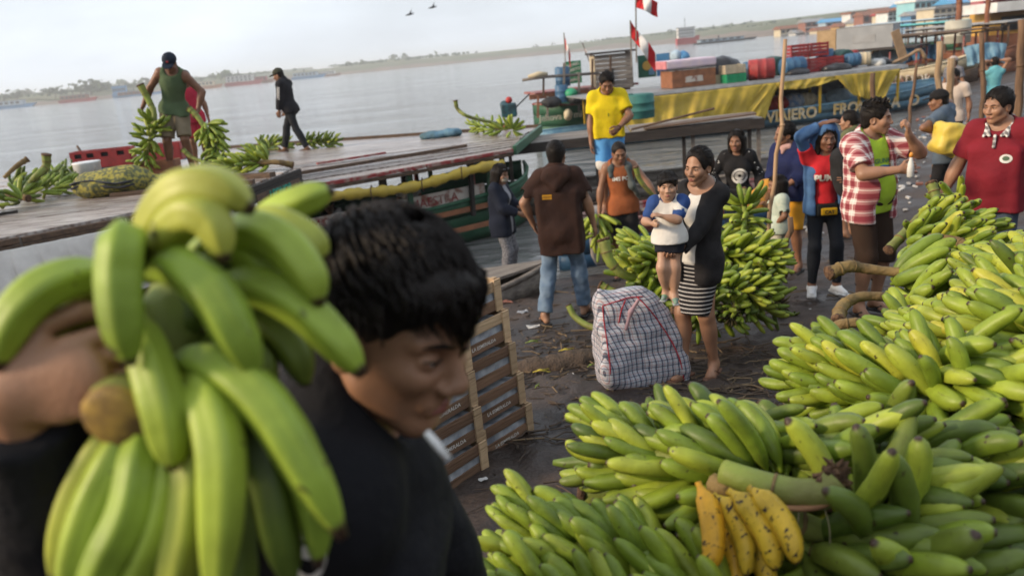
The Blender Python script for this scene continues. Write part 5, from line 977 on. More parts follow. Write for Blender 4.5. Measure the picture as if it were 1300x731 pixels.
# bunches, crates and bucket on the left roofs
PB = 'plantain bunches on the boat roofs'
bunch('plantain bunch with thick upright stalk at the far left roof', W(20, 250, z=zA+.12), W(96, 232, z=zA+.12), 7, 12, 1.0, .2, .7, 300, 150, 30, lod=1, grp=PB, floor=zA-.02, kinds='dgg', stalk=[W(59, 196, y=10.2), W(58, 212, y=10.2), W(44, 226, y=10.1), W(30, 244, z=zA+.1)], stalk_r=.05)
bunch('plantain bunch with pale stalk end at the left edge of the roof', W(34, 254, z=zA+.1), W(-60, 268, z=zA+.1), 6, 12, 1.0, .1, .6, 300, 150, 30, lod=1, grp=PB, floor=zA-.02, kinds='dgg', stalk=[W(36, 252, z=zA+.1), W(10, 248, z=zA+.15), W(-20, 256, z=zA+.1)], stalk_r=.04, stalk_mat=STALKB)
bunch('dark plantain bunch behind the upright stalk on the roof', W(10, 236, z=zA+.12), W(92, 222, z=zA+.12), 6, 12, 1.0, .1, .6, 300, 150, 60, lod=1, grp=PB, floor=zA-.02, kinds='ddg', stalk=[W(35, 202, y=11.4), W(20, 212, y=11.3), W(5, 226, y=11.2)], stalk_r=.04, stalk_mat=STALKB)
bunch('small plantain bunch furthest back on the left roof', W(60, 226, z=zA+.12), W(98, 217, z=zA+.1), 4, 10, 1.0, .1, .6, 300, 150, 60, lod=1, grp=PB, floor=zA-.02, kinds='dg')
bunch('plantain bunch lying at the roof edge above the green lettering', W(345, 205, z=zA+.14), W(280, 212, z=zA+.14), 6, 13, 1.05, .1, .8, 300, 150, 0, lod=1, grp=PB, floor=zA-.02, kinds='gggt', stalk=[W(372, 210, z=zA+.07), W(350, 206, z=zA+.14), W(310, 208, z=zA+.14)], stalk_r=.04, stalk_mat=STALKB)
bunch('plantain bunch beside the walking man\'s front foot', W(345, 190, z=zB+.14), W(312, 193, z=zB+.14), 5, 12, 1.0, .1, .7, 300, 150, 0, lod=1, grp=PB, floor=zB-.02, kinds='ggd')
bunch('plantain bunch between the walking man\'s feet', W(328, 186, z=zB+.14), W(366, 182, z=zB+.14), 5, 12, 1.05, .1, .7, 300, 150, 40, lod=1, grp=PB, floor=zB-.02, kinds='ggd')
bunch('plantain bunch behind the walking man at the roof end', W(386, 183, z=zB+.14), W(428, 180, z=zB+.14), 6, 12, 1.0, .1, .7, 300, 150, 70, lod=1, grp=PB, floor=zB-.02, kinds='ggd')
bunch('plantain bunch on the corner of the green boat roof', W(655, 166, z=zB+.17), W(598, 160, z=zB+.17), 6, 12, 1.12, -.1, .5, 300, 150, 0, lod=1, grp=PB, floor=zB-.02, kinds='ggg', stalk=[W(578, 128, y=13.6), W(582, 140, y=13.6), W(600, 150, y=13.6), W(640, 158, z=zB+.16)], stalk_r=.032)
def crate_plastic(label, p, L_, D_, H_, mat, rz, grp=None, name='plastic_crate'):
    t = thing(name, label, 'crate', p, rz, grp); w_ = .02
    for sx, sy in ((0, 1), (0, -1), (1, 0), (-1, 0)):
        ln = L_ if sx == 0 else D_; rows = 4
        for k in range(rows): z = H_*(k+.5)/rows; G().box((sx*(L_/2-w_/2), sy*(D_/2-w_/2), z), (ln if sx == 0 else w_, w_ if sx == 0 else ln-2*w_, H_/rows*.72)).out('slat', mat, t, local=True)
    for sx in (1, -1):
        for sy in (1, -1): G().box((sx*(L_/2-.02), sy*(D_/2-.02), H_/2), (.045, .045, H_)).out('corner_post', mat, t, local=True)
    G().box((0, 0, .02), (L_*.97, D_*.97, .03)).out('floor', mat, t, local=True)
    return t
def crate_solid(label, p, L_, H_, D_, mat, rz):
    t = thing('red_bottle_crate', label, 'crate', p, rz, 'red crates on the boat roof')
    for sy in (-1, 1):
        for sx, wx in ((-1, L_/2-.06), (1, L_/2-.06)): G().box((sx*(.06+wx/2), sy*D_/2, H_/2), (wx, .03, H_)).out('side_panel', mat, t, local=True)
        G().box((0, sy*D_/2, H_*.30), (.122, .03, H_*.60)).out('side_panel', mat, t, local=True); G().box((0, sy*D_/2, H_*.93), (.122, .03, H_*.14)).out('hand_grip', mat, t, local=True)
        G().box((0, sy*D_/2-sy*.03, H_*.75), (.13, .01, H_*.26)).out('hand_hole', DARK, t, local=True)
    for sx in (-1, 1): G().box((sx*L_/2, 0, H_/2), (.03, D_, H_)).out('end_panel', mat, t, local=True)
    G().box((0, 0, .02), (L_, D_, .03)).out('floor', mat, t, local=True); G().box((0, 0, H_*.72), (L_*.94, D_*.9, .01)).out('bottle_tops', DARK, t, local=True)
CRED = M('crate_red', (0.36, 0.040, 0.040), (.24, .035, .035), rough=.5)
for i, (u, l) in enumerate(((107, 'red bottle crate at the left end of the row'), (122, 'red bottle crate second from the left in the row'), (140, 'red bottle crate third from the left in the row'), (160, 'red bottle crate beside the hanging bunch'), (200, 'red bottle crate behind the tank top man\'s leg'), (222, 'red bottle crate at the right end of the row'))):
    p = W(u, 213-.10*(u-107), y=14.3); crate_solid(l, A(p[0], p[1], zA+.02), .25 if u < 150 else .3, .30, .3, CRED, .12)
G().beam(W(104, 214, y=14.1)*A(1, 1, 0)+A(0, 0, zA+.01), W(240, 198, y=14.6)*A(1, 1, 0)+A(0, 0, zA+.01), .1, .05).out('roof_batten', SKYB, tA)
p = W(117, 238, z=zA); bk = thing('paint_bucket', 'white and blue plastic bucket on the wet roof', 'bucket', p)
G().lathe(p, [(.15, 0), (.165, .16), (.17, .16), (.178, .33), (.185, .34), (.185, .36), (.16, .36)], 20).out('pail', M('bucket_white', (.66, .66, .66), (.55, .56, .58), scale=4, rough=.4), bk, True); G().lathe(p, [(.158, .03), (.17, .15)], 20).out('label_band', M('bucket_blue', (.04, .35, .50), (.6, .6, .6), scale=9, rough=.4), bk, True); G().tube([p+A(.185*math.cos(a), .185*math.sin(a)*.2-.15, .30-.12*math.sin(a)) for a in np.linspace(0, 3.14, 9)], .006, 5).out('handle', ZINC, bk, True)
p = W(147, 247, z=zA); s = SD(); s.ell(p+A(0, 0, .16), (.42, .30, .17)); s.ell(p+A(-.2, -.05, .14), (.28, .25, .16), k=.1); s.ell(p+A(.22, .02, .17), (.26, .25, .18), k=.1); s.cone(p+A(.4, .05, .14), p+A(.58, .12, .10), .06, .09, k=.06); s.plane(p+A(0, 0, .0), (0, 0, -1)); v, f = s.mesh(.018, .012, 16)
bgm = M('net_sack', (.36, .31, .06), (.10, .11, .055), scale=22, rough=.8, bump=.6, bscale=60, lo=.42, hi=.55); ns = thing('mesh_sack', 'bulging yellow and black mesh sack lying on the roof', 'sack', p); fastmesh('sack', v-p, f, bgm, ns)
for k_ in range(2):
    pth = [p+A(-.40+.8*u, -.26+.03*math.sin(u*5)-.05*math.sin(u*3.14), .20-.05*k_+.03*math.sin(u*6)) for u in np.linspace(0, 1, 12)]; G().tube(pth, [.03+.012*math.sin(i*2.2) for i in range(12)], 6, flat=.4).out('printed_band', M('band_ink', (.03, .035, .05)), ns, True)
p = W(203, 225, z=zA); wb = thing('wooden_box', 'open wooden box at the tank top man\'s feet', 'crate', p, .1)
for k_ in range(2): G().box((0, -.2, .06+.12*k_), (.55, .02, .11)).out('slat', ORNG, wb, local=True); G().box((0, .2, .06+.12*k_), (.55, .02, .11)).out('slat', ORNG, wb, local=True); G().box((-.27, 0, .06+.12*k_), (.02, .4, .11)).out('slat', ORNG, wb, local=True); G().box((.27, 0, .06+.12*k_), (.02, .4, .11)).out('slat', ORNG, wb, local=True)
p = W(107, 200, y=14.8); tag(G().tube([p+A(.05, 0, -.3), p+A(0, 0, 0), p+A(-.08, 0, .22)], [.035, .03, .02], 7).out('mooring_stub', BROWNW, None, True), 'short dark wooden stub behind the red crates', 'post')
p = W(553, 172, z=zB+.1); q = SD(); q.ell(p, (.32, .2, .10)); q.ell(p+A(.3, 0, .02), (.2, .18, .09)); q.plane(p+A(0, 0, -.07), (0, 0, -1)); v, f = q.mesh(.02, .02, 14); o = fastmesh('folded_cloth', v-p, f, M('teal_cloth', (.05, .10, .12), (.10, .2, .28), scale=5, rough=.8)); o.location = p; tag(o, 'crumpled dark teal cloth on the green boat roof', 'cloth')
# outboard motor and its can behind the roof corner
p = W(646, 140, y=16.5); om = thing('outboard_motor', 'small red and black outboard motor on a long shaft', 'motor', p); q = SD(); q.box(p, (.12, .10, .10), None, .04); q.ell(p+A(-.08, 0, .12), (.09, .08, .08), k=.04); v, f = q.mesh(.018); fastmesh('engine', v-p, f, M('motor_teal', (.03, .10, .12), (.02, .03, .04), rough=.4), om); G().sphere(p+A(.02, -.05, .2), .07, 10).out('fuel_tank', RED, om, True); G().tube([p+A(.05, 0, -.05), p+A(-.25, 0, -.55)], .035, 6).out('shaft', RED, om); G().tube([p+A(.1, 0, 0), p+A(.45, 0, .28)], .015, 5).out('tiller', DARK, om)

# --- small bow in front of the masked woman
tip = W(699, 319, y=8.7); tP, *_ = rboat('small grey plank canoe with its bow on the mud', (tip[0]-3.2, tip[1]-.35), (tip[0], tip[1]), .95, .38, .26, [DARKW, DARKW, GREYWD], group='canoes at the bank', deck=GREYWD, taper=.5, rail=GREYWD)
pa = W(600, 343, y=8.35); G().slab([A(tip[0]-1.35, tip[1]-.62, .50), A(tip[0]-.05, tip[1]-.06, .66), A(tip[0]-.05, tip[1]+.04, .66), A(tip[0]-1.35, tip[1]+.40, .50)], .03).out('bow_deck', GREYWD, tP)
# --- red rimmed blue canoe under the yellow shirt man
tR, aR, bR, dR, nR, LR, hwR, gR = rboat('long blue canoe with red rim behind the people', (6.2, 13.6), (.7, 10.6), 1.15, .52, .16, [DARKW, NAVYB, NAVYB, REDW], group='canoes at the bank', taper=.35, rail=REDW)
for s_ in (.3, .5, .7): G().beam(aR+dR*LR*s_+nR*.5+A(0, 0, .48), aR+dR*LR*s_-nR*.5+A(0, 0, .48), .16, .03).out('thwart', GREYWD, tR)
pb = W(770, 268, y=9.75); gp = G(); gp.hexa([A(pb[0]-.18, pb[1]-.02, .25), A(pb[0]+.16, pb[1]-.02, .25), A(pb[0]+.16, pb[1]+.5, .25), A(pb[0]-.18, pb[1]+.5, .25), A(pb[0]-.20, pb[1], pb[2]-.005), A(pb[0]+.22, pb[1]-.12, pb[2]-.005), A(pb[0]+.22, pb[1]+.5, pb[2]-.005), A(pb[0]-.20, pb[1]+.5, pb[2]-.005)]); gp.out('bow_step', M('grey_step', (.30, .27, .24), (.22, .19, .17), rough=.8, bump=.4), tR, bevel=.02)
# --- canoe with the long dark plank roof in the middle distance
rC0, rC1 = W(640, 186, z=1.32), W(968, 150, z=1.42)
dC = unit((rC1-rC0)*A(1, 1, 0)); nC = np.array([dC[1], -dC[0], 0]); cC0, cC1 = rC0-nC*.55-dC*1.2, rC1-nC*.55+dC*1.6
tC, aC, bC, dC, nC, LC, hwC, gC = rboat('dark canoe with a long plank roof behind the yellow shirt man', cC0[:2], cC1[:2], 1.35, .42, .2, [DARKW, BROWNW, GREYWD], None, None, taper=.25, rail=GREYWD)
for i in range(5):
    o = nC*(.0-.26*i); z0 = 0.0
    for j in range(2): q0 = rC0+(rC1-rC0)*(j/2+.003)+o; q1 = rC0+(rC1-rC0)*((j+1)/2-.003)+o; G().beam(q0+A(0, 0, random.uniform(-.006, .006)), q1+A(0, 0, random.uniform(-.006, .006)), .25, .03).out('roof_board', GREYWD, tC, bevel=.004)
G().beam(rC0+nC*.14+A(0, 0, -.07), rC1+nC*.14+A(0, 0, -.07), .05, .17).out('edge_board', DARKW, tC); G().beam(rC0+(rC1-rC0)*.55+A(0, 0, .05), rC0+(rC1-rC0)*.97+A(0, 0, .10), .35, .03).out('loose_board', BROWNW, tC); G().tube([rC0+(rC1-rC0)*.5+A(0, 0, .05), rC0+(rC1-rC0)*.82+A(0, 0, .26)], .022, 6).out('loose_pole', BROWNW, tC)
for s_, m in ((.02, GREYWD), (.36, DARKW), (.70, DARKW), (.735, GREYWD), (.95, DARKW), (.985, GREYWD)): q = rC0+(rC1-rC0)*s_; G().beam(A(q[0], q[1], -.1), q+A(0, 0, -.05), .06, .06, up=tuple(dC)).out('post', m, tC)
q = W(772, 165, y=15.6); fabric('hanging_rag', [q+A(-.06, 0, .1), q+A(.08, 0, .1)], [q+A(-.02, 0, -.25), q+A(.03, 0, -.25)], SKYB, tC, 6, 5, .02, 2)
# --- boat with the yellow tarp and roof cargo
zD = 1.45; KD = 1.28
d0, d1 = W(770, 125, z=zD), W(1152, 83, z=zD); dD = unit((d1-d0)*A(1, 1, 0)); nD = np.array([dD[1], -dD[0], 0]); wD = 2.9
cD0, cD1 = d0-nD*wD/2-dD*1.5, d1-nD*wD/2+dD*2.6
tD, aD, bD, dD, nD, LD, hwD, gD = rboat('long blue boat with yellow tarp curtain and loaded roof', cD0[:2], cD1[:2], wD-.25, .50, .30, [DARKW, SKYB, SKYB], None, None, taper=.24, rail=SKYB)
lD = np.linalg.norm((d1-d0)[:2]); xD = lambda s, o, z: d0*A(1, 1, 0)+dD*s+nD*(o-wD/2)+A(0, 0, z)     # o from the centre line, positive towards the camera
for i in range(5): o = wD/2-wD/5*(i+.5); G().beam(xD(-.4, o, zD), xD(lD, o, zD+.01), wD/5-.01, .04).out('roof_sheet', ZINC, tD, bevel=.004)
G().beam(xD(-.4, wD/2+.02, zD-.03), xD(lD, wD/2+.02, zD-.03), .04, .09).out('edge_board', M('pale_edge', (.50, .50, .50), (.36, .36, .36), scale=4), tD)
for s_ in np.linspace(.15, lD-.25, 8):
    for o in (wD/2-.08, -wD/2+.08): G().beam(xD(s_, o, .3), xD(s_, o, zD-.04), .06, .06, up=tuple(dD)).out('post', YPOST, tD)
sY = lambda u: (W(u, 120, y=19.2)-d0)@dD
top = [xD(.0, wD/2+.07, zD-.08), xD(lD*.27, wD/2+.09, zD-.09), xD(lD*.55, wD/2+.07, zD-.08)]
fabric('yellow_curtain', top, [xD(.45, wD/2+.10, zD-1.05), xD(lD*.25, wD/2+.2, zD-.98), xD(lD*.50, wD/2+.12, zD-1.15)], TARPY, tD, 90, 18, .06, 7, 8)
fabric('yellow_swag', [xD(lD*.50, wD/2+.09, zD-.10), xD(lD*.56, wD/2+.08, zD-.1)], [xD(lD*.40, wD/2+.13, zD-1.15), xD(lD*.46, wD/2+.12, zD-1.2)], TARPY, tD, 16, 18, .06, 2, 2)
fabric('yellow_swag', [xD(lD*.54, wD/2+.10, zD-.08), xD(lD*.66, wD/2+.08, zD-.08), xD(lD*.76, wD/2+.07, zD-.08)], [xD(lD*.55, wD/2+.15, zD-.30), xD(lD*.64, wD/2+.15, zD-.34), xD(lD*.76, wD/2+.1, zD-.18)], TARPY, tD, 40, 10, .05, 4, 4)
fabric('yellow_swag', [xD(lD*.74, wD/2+.09, zD-.08), xD(lD*.97, wD/2+.07, zD-.08)], [xD(lD*.80, wD/2+.12, zD-.70), xD(lD*.90, wD/2+.1, zD-1.05)], TARPY, tD, 40, 16, .06, 4, 9)
LTO = M('letter_ochre', (.50, .33, .10), (.55, .49, .38), scale=6)
for wtx, ps in (('VIAJERO', .60), ('FRONTERA', .86), ('O', 1.03)): text('hull_lettering', wtx, .46, LTO, xD(lD*ps, wD/2-.0, .34), dD, (0, 0, 1), tD, .01, bold=.012)
fabric('shade_backing', [xD(.2, -wD/2, zD-.1), xD(lD, -wD/2, zD-.1)], [xD(.2, -wD/2, .35), xD(lD, -wD/2, .35)], TARPK, tD, 30, 6, .03, 5)  # black sheet added to stand for the shaded interior behind the open side
GC = 'cargo on the loaded boat roof'
def drum(label, p, r, h, mat, axis=(0, 0, 1), name='drum', grp=GC, cat='drum'):
    t = thing(name, label, cat, p, group=grp); ax = unit(axis); G().lathe(p, [(r*.96, 0), (r, .02), (r, h*.31), (r*1.045, h*.33), (r, h*.35), (r, h*.64), (r*1.045, h*.66), (r, h*.68), (r, h-.02), (r*.96, h)], 20, ax).out('shell', mat, t, True); G().lathe(p+ax*(h-.001), [(r*.86, 0), (r*.86, .012)], 18, ax).out('lid', mat, t); G().lathe(p+ax*(h+.01)+np.cross(ax, unit(np.cross(ax, (.2, .1, 1) if abs(ax[2]) < .9 else (1, 0, 0))))*r*.55, [(.05*r/.25, 0), (.05*r/.25, .025)], 8, ax).out('bung', mat, t)
    return t
xR = lambda u, o=0.6, z=zD+.03: xD((W(u, 108-.115*(u-850), z=zD)-d0)@dD, o, z)
def carton(label, p, sz, mat, rz, lidm=None, name='box'):
    t = thing(name, label, 'box', p, rz, GC); G().box((0, 0, sz[2]/2), sz).out('body', mat, t, local=True, bevel=.012); G().box((0, 0, sz[2]+.012), (sz[0]*1.01, sz[1]*1.01, .024)).out('lid', lidm or mat, t, local=True); G().box((0, -sz[1]/2-.006, sz[2]*.45), (sz[0]*.4, .012, sz[2]*.34)).out('panel', lidm or mat, t, local=True); return t
rzD = math.atan2(dD[1], dD[0])
carton('orange brown wooden chest on the loaded roof under the mattress', xR(838, .45), (1.42, .9, .50), ORNG, rzD, PALEW, 'wooden_chest')
m_ = thing('mattress', 'pale pink mattress lying on the wooden chest', 'mattress', xR(835, .45, zD+.60), rzD, GC); q = SD(); q.box((0, 0, .12), (.76, .46, .075), None, .05); v, f = q.mesh(.025, .004, 12); fastmesh('pad', v, f, M('mattress_pink', (.62, .50, .52), (.55, .45, .55), scale=3), m_); G().box((-.80, 0, .12), (.06, 1.0, .24)).out('end_panel', M('mattress_rose', (.60, .22, .24)), m_, local=True, bevel=.02)
crate_plastic('bright green plastic crate on the edge of the loaded roof', xR(880, .95), .64, .42, .25, M('crate_green', (.03, .36, .16), rough=.4), rzD, GC); crate_plastic('cream plastic crate stacked on the green crate', xR(880, .90, zD+.29), .66, .44, .26, M('crate_cream', (.55, .46, .32), rough=.5), rzD, GC); crate_plastic('cream plastic crate left of the green crate', xR(868, .55), .58, .42, .25, MATS['crate_cream'], rzD, GC)
drum('red steel drum lying on the loaded roof edge', xR(899, .85, zD+.33), .31, .74, CRED, dD*.92+nD*.4)
q = SD(); p = xR(884, -.1, zD); q.ell(p+A(0, 0, .25), (.7, .5, .56)); q.ell(p+A(.45, 0, .05), (.5, .4, .45), k=.1); q.plane(p, (0, 0, -1)); v, f = q.mesh(.03, .025, 9); o = fastmesh('covered_heap', v-p, f, TARPK); o.location = p; tag(o, 'heap under black plastic on the loaded roof', 'tarp', GC)
BLUD = M('drum_blue', (.03, .10, .20), (.06, .14, .24), rough=.5); DGRN = M('drum_green', (.04, .10, .09), rough=.5)
for (u, o, r, h, m, l, ax) in [(920, -.6, .20, .5, BLUD, 'blue drum lying behind the red drum', (.9, .3, 0)), (935, -.4, .2, .4, DARK, 'black drum right of the red drum', (0, 0, 1)), (946, .3, .22, .55, BLUD, 'dull blue drum lying in front of the black drum', (1, .2, 0)), (948, -.7, .26, .5, DGRN, 'dark green drum facing outward behind the blue one', (.2, -1, 0)), (1010, -.6, .22, .5, BLUD, 'upright blue drum right of the red crates', (0, 0, 1)), (1024, -.7, .26, .5, DGRN, 'dark green drum by the upright blue drum', (.2, -1, 0)), (1018, .2, .16, .35, BLUD, 'small blue keg lying on the roof', (1, .1, 0)), (1038, -.4, .13, .4, CRED, 'small red gas bottle standing on the roof', (0, 0, 1)), (1030, .2, .16, .3, CREAM, 'cream pot lying near the gas bottle', (1, -.3, 0))]: drum(l, xR(u, o, zD+(.28 if ax[2] == 0 else .03)), r*KD, h*KD, m, ax)
for (u, o, z, l) in [(965, .1, 0, 'red slatted crate at the left of the red stack'), (985, .1, 0, 'red slatted crate in the middle of the red stack'), (1003, .1, 0, 'red slatted crate at the right of the red stack'), (972, -.3, .36, 'red slatted crate on top at the left of the stack'), (994, -.3, .36, 'red slatted crate on top at the right of the stack')]: crate_plastic(l, xR(u, o, zD+.03+z*KD), .62, .5, .43, CRED, rzD, GC, 'red_crate')
for i, (u, o, w_, m, l) in enumerate([(1060, .0, .5, TARPK, 'black bundle between the gas bottle and the cabin'), (1050, .3, .4, M('pale_bundle', (.5, .5, .48)), 'pale flat bundle on the roof planks'), (905, -.75, .45, DARK, 'dark bundle behind the black heap'), (1000, .55, .7, TARPK, 'long black plastic roll on the loaded roof'), (958, .5, .6, TARPK, 'black plastic roll near the blue drums')]): p = xR(u, o, zD); q = SD(); q.ell(p+A(0, 0, .08), (w_*.7, .3, .16)); q.plane(p, (0, 0, -1)); v, f = q.mesh(.03, .03, 12, i); ob = fastmesh('bundle', v-p, f, m); ob.location = p; tag(ob, l, 'bundle', GC)
# passengers' goods seen through the open side
for i, (s_, m, l) in enumerate([(.62, RED, 'red bundle inside the blue boat'), (.68, M('goods_blue', (.08, .2, .4), (.5, .5, .5), scale=9), 'blue and white bundle inside the blue boat'), (.84, PALE, 'pale bundle inside the blue boat near the last post'), (.72, CREAM, 'cream bundle inside the blue boat')]): p = xD(lD*s_, .2, .62); q = SD(); q.ell(p, (.4, .3, .25)); v, f = q.mesh(.03, .03, 12, i); ob = fastmesh('bundle', v-p, f, m); ob.location = p; tag(ob, l, 'bundle', 'goods inside the blue boat')
# --- green boat with the red deck and wooden cabin, flags
def at_E(u, v, y=28.0): return W(u, v, y=y)
tE, aE, bE, dE, nE, LE_, hwE, gE = rboat('dark green boat with cream lettering and red deck rail', (8.2, 30.0), (1.35, 28.2), 2.6, 1.05, .15, [DARKW, GREENP, GREENP, GREENP], None, None, taper=.16, rail=REDW)
e0 = at_E(684, 150); sE = (W(722, 142, y=27.2)-aE)@dE; text('hull_lettering', 'Jehova es mi Guia', .30, SIGNW, aE+dE*sE+nE*(1.34)+A(0, 0, .80), -dE, (0, 0, 1), tE, .01, bold=.006)
G().beam(at_E(672, 119), at_E(800, 106, 28.7), 1.6, .07).out('upper_deck', REDW, tE); G().beam(at_E(672, 124, 27.2), at_E(800, 111, 27.9), .06, .16).out('deck_edge', ORNG, tE)
for u, v0, v1, m in ((683, 122, 150, RUST), (690, 100, 122, BROWNW), (735, 92, 142, GREYWD), (695, 122, 152, GREYWD), (716, 80, 118, GREYWD), (752, 75, 140, BROWNW), (775, 70, 110, BROWNW)): G().beam(at_E(u, v0, 27.1), at_E(u, v1, 27.1), .07, .07).out('post', m, tE)
G().tube([at_E(663, 102, 27), at_E(690, 98, 27), at_E(760, 93, 27.4)], .05, 7).out('top_rail', GREYWD, tE, True); q = at_E(684, 98, 27); G().tube([q+A(-.35, 0, .04), q+A(0, 0, .09), q+A(.3, 0, .08)], [.05, .1, .05], 7).out('rolled_cover', CREAM, tE, True)
cb_ = at_E(777, 112, 28.2); cw, ch = 1.25, 1.15
for i in range(8): G().box((cb_[0], cb_[1]-.6, cb_[2]+.06+ch/8*i), (cw, .03, ch/8*.9)).out('cabin_plank', GREYWD, tE)
for sx in (-1, 1): G().box((cb_[0]+sx*cw/2, cb_[1], cb_[2]+ch/2), (.04, 1.2, ch)).out('cabin_side', CREAM if sx < 0 else BROWNW, tE)
G().box((cb_[0]-.15, cb_[1]-.63, cb_[2]+.4), (.3, .03, .5)).out('cabin_opening', DARK, tE); G().box((cb_[0], cb_[1], cb_[2]+ch+.04), (cw+.3, 1.5, .06)).out('cabin_roof', DARKW, tE)
q = at_E(728, 92, 28.7); sgn = thing('green_sign', 'green board with white lettering on the lettered boat', 'sign', q); G().box(q, (.55, .04, .75)).out('board', BRIGHTG if False else M('sign_green', (.03, .20, .10)), sgn)
for i, wtx in enumerate(('FLORES', 'PUERTO', 'VIAJES', 'PERU')): text('lettering', wtx, .13, PRINT if 'PRINT' in globals() else WHITE, q+A(0, -.03, .25-.17*i), (1, 0, .2), (0, 0, 1), sgn, .006)
q = at_E(829, 95, 28.5); mu = thing('mural_panel', 'green and blue painted panel behind the pink mattress', 'panel', q); G().box(q+A(-.2, 0, .3), (.62, .04, .75)).out('board', M('mural_green', (.03, .13, .08)), mu); G().box(q+A(.36, 0, .3), (.45, .04, .75)).out('board', SKYB if False else BLUE, mu); G().box(q+A(.86, 0, .32), (.55, .04, .7)).out('board', GREYW, mu); G().lathe(q+A(-.2, -.03, .32), [(.16, 0), (.16, .01)], 14, (0, -1, 0)).out('yellow_shape', OCH, mu); G().box(q+A(-.05, -.03, .15), (.2, .01, .3)).out('blue_shape', SKYB, mu)
drum('tall dark blue drum on the lettered boat', at_E(715, 108, 27.6)+A(0, 0, -.05), .25, .62, BLUD, grp='drums on the lettered boat'); drum('second blue drum below the tall one on the lettered boat', at_E(714, 130, 27.1), .22, .55, BLUD, grp='drums on the lettered boat'); drum('green water drum behind the yellow shirt man', W(812, 150, y=17.6), .33, .5, M('drum_teal', (.04, .17, .15)), grp='drums on the lettered boat')
for i, (u, v, w_, m, l) in enumerate([(700, 132, .5, DARK, 'dark heap on the deck of the lettered boat'), (735, 128, .6, TARPK, 'black bundle beside the lower blue drum'), (725, 121, .3, BRIGHTG, 'small bright green bundle on the lettered boat'), (721, 148, .22, CREAM, 'cream bundle hanging on the lettered hull'), (858, 74, .25, PALE, 'white can on the roof behind the black heap'), (867, 75, .28, BLUE, 'blue can on the roof behind the black heap')]): p = at_E(u, v, 27.0); q = SD(); q.ell(p+A(0, 0, .06), (w_*.7, .25, .18)); v_, f = q.mesh(.03, .025, 12, i); ob = fastmesh('bundle', v_-p, f, m); ob.location = p; tag(ob, l, 'bundle', 'bundles on the lettered boat')
WFL = cloth('flag_white', (.72, .70, .68)); RFL = cloth('flag_red', (.55, .025, .03))
def flag(label, base, topp, sz, droop, sgn=1):
    t = thing('flag', label, 'flag', base, group='red and white flags'); G().tube([base, topp], .02, 6).out('pole', GREYWD, t); d_ = unit(topp-base)
    for k, m in enumerate((RFL, WFL, RFL)):
        def fn(u, v, k=k):
            s = (k+u)/3; x = s*sz[0]; p = topp-d_*(v*sz[1])+A(sgn*x*math.cos(droop), .12*math.sin(s*7+v*2), -x*math.sin(droop)-.25*s*v*sz[1]); return tuple(p)
        sheet('stripe', fn, 6, 6, m, t, .008)
flag('small flag with white middle stripe on the lettered boat', at_E(718, 84, 28), at_E(716, 42, 28), (.75, .35), 1.35); flag('flag hanging limp from the lower of two poles', W(802, 85, y=22), W(800, 26, y=22), (1.1, .4), .95); flag('flag flying from the tallest pole', W(808, 80, y=22), W(807, -6, y=22), (.62, .30), .38)
flag('faded drooping flag by the wooden cabin', W(748, 78, y=29), W(739, 54, y=29), (.5, .2), 1.2)
# --- far right: more roofed boats drawn up along the bank
FR = [('cream hulled boat with pale lettering beyond the yellow curtain', W(1010, 135, y=35), W(1240, 108, y=31), 2.6, .85, .5, [DARKW, BROWNW, CREAM], (.02, .72, 1.75, DARKW, .05, .15, 5), (6, REDW)),
      ('brown roofed boat beyond the cream hulled boat', W(1090, 105, y=38), W(1290, 88, y=32), 2.6, .9, .5, [DARKW, RUST, RUST], (.02, .8, 2.1, BROWNW, .05, .2, 5), (7, REDW)),
      ('teal roofed boat furthest along the bank', W(1120, 75, y=60), W(1290, 62, y=50), 3.2, 1.0, .5, [DARKW, GREENP, GREENP], (.05, .8, 2.3, TEAL, .05, .2, 4), (6, BROWNW)),
      ('zinc roofed boat by the right edge of the bank', W(1170, 92, y=44), W(1330, 78, y=38), 3.0, .9, .4, [DARKW, BROWNW, RUST], (.02, .85, 2.2, ZINC, .05, .2, 4), (6, BROWNW)),
      ('pale blue roofed boat in the distance behind the tank', W(1090, 72, y=75), W(1240, 60, y=62), 3.6, 1.1, .4, [DARKW, BLUE, PALE], (.05, .85, 2.5, PALE, .05, .2, 4), (5, BROWNW))]
FB = []
for l, p, q, wd_, gu, ri, stk, rf, po_ in FR: FB.append(rboat(l, p[:2], q[:2], wd_, gu, ri, stk, rf, po_, group='boats drawn up along the right bank', taper=.22))
t_, a_, b_, d_, n_, L_, h_, g_ = FB[0]; text('hull_lettering', 'EL PESCADOR', .42, PALEW, a_+d_*L_*.60+n_*(h_(.6)*.98+.03)+A(0, 0, .58), d_, (0, 0, 1), t_, .02)
carton('grey box cabin on the dark roof behind the yellow boat', a_+d_*L_*.42+A(0, 0, 1.82), (2.1, 1.5, .85), M('grey_board', (.33, .34, .35), (.27, .28, .29), scale=2), math.atan2(d_[1], d_[0]), ZINC, 'box_cabin'); carton('tan plywood box beside the grey box cabin', a_+d_*(L_*.42-1.5)+A(0, 0, 1.82), (.75, 1.0, .82), M('plywood', (.42, .29, .16), (.34, .23, .12), scale=4), math.atan2(d_[1], d_[0]), None, 'plywood_box')
q = W(1148, 78, y=27); an_ = thing('broken_plank', 'upright broken plank leaning on the dark roof', 'plank', q); G().beam(q, q+A(-.35, 0, 1.0), .28, .05, up=(0, 1, 0)).out('plank', M('raw_timber', (.36, .24, .14), (.28, .18, .10)), an_); G().tube(smooth_path([q+A(-.6, 0, -.1), q+A(.1, 0, .15), q+A(.5, 0, .3), q+A(.7, 0, 0)], 10), .06, 6).out('brace', MATS['raw_timber'], an_, True)
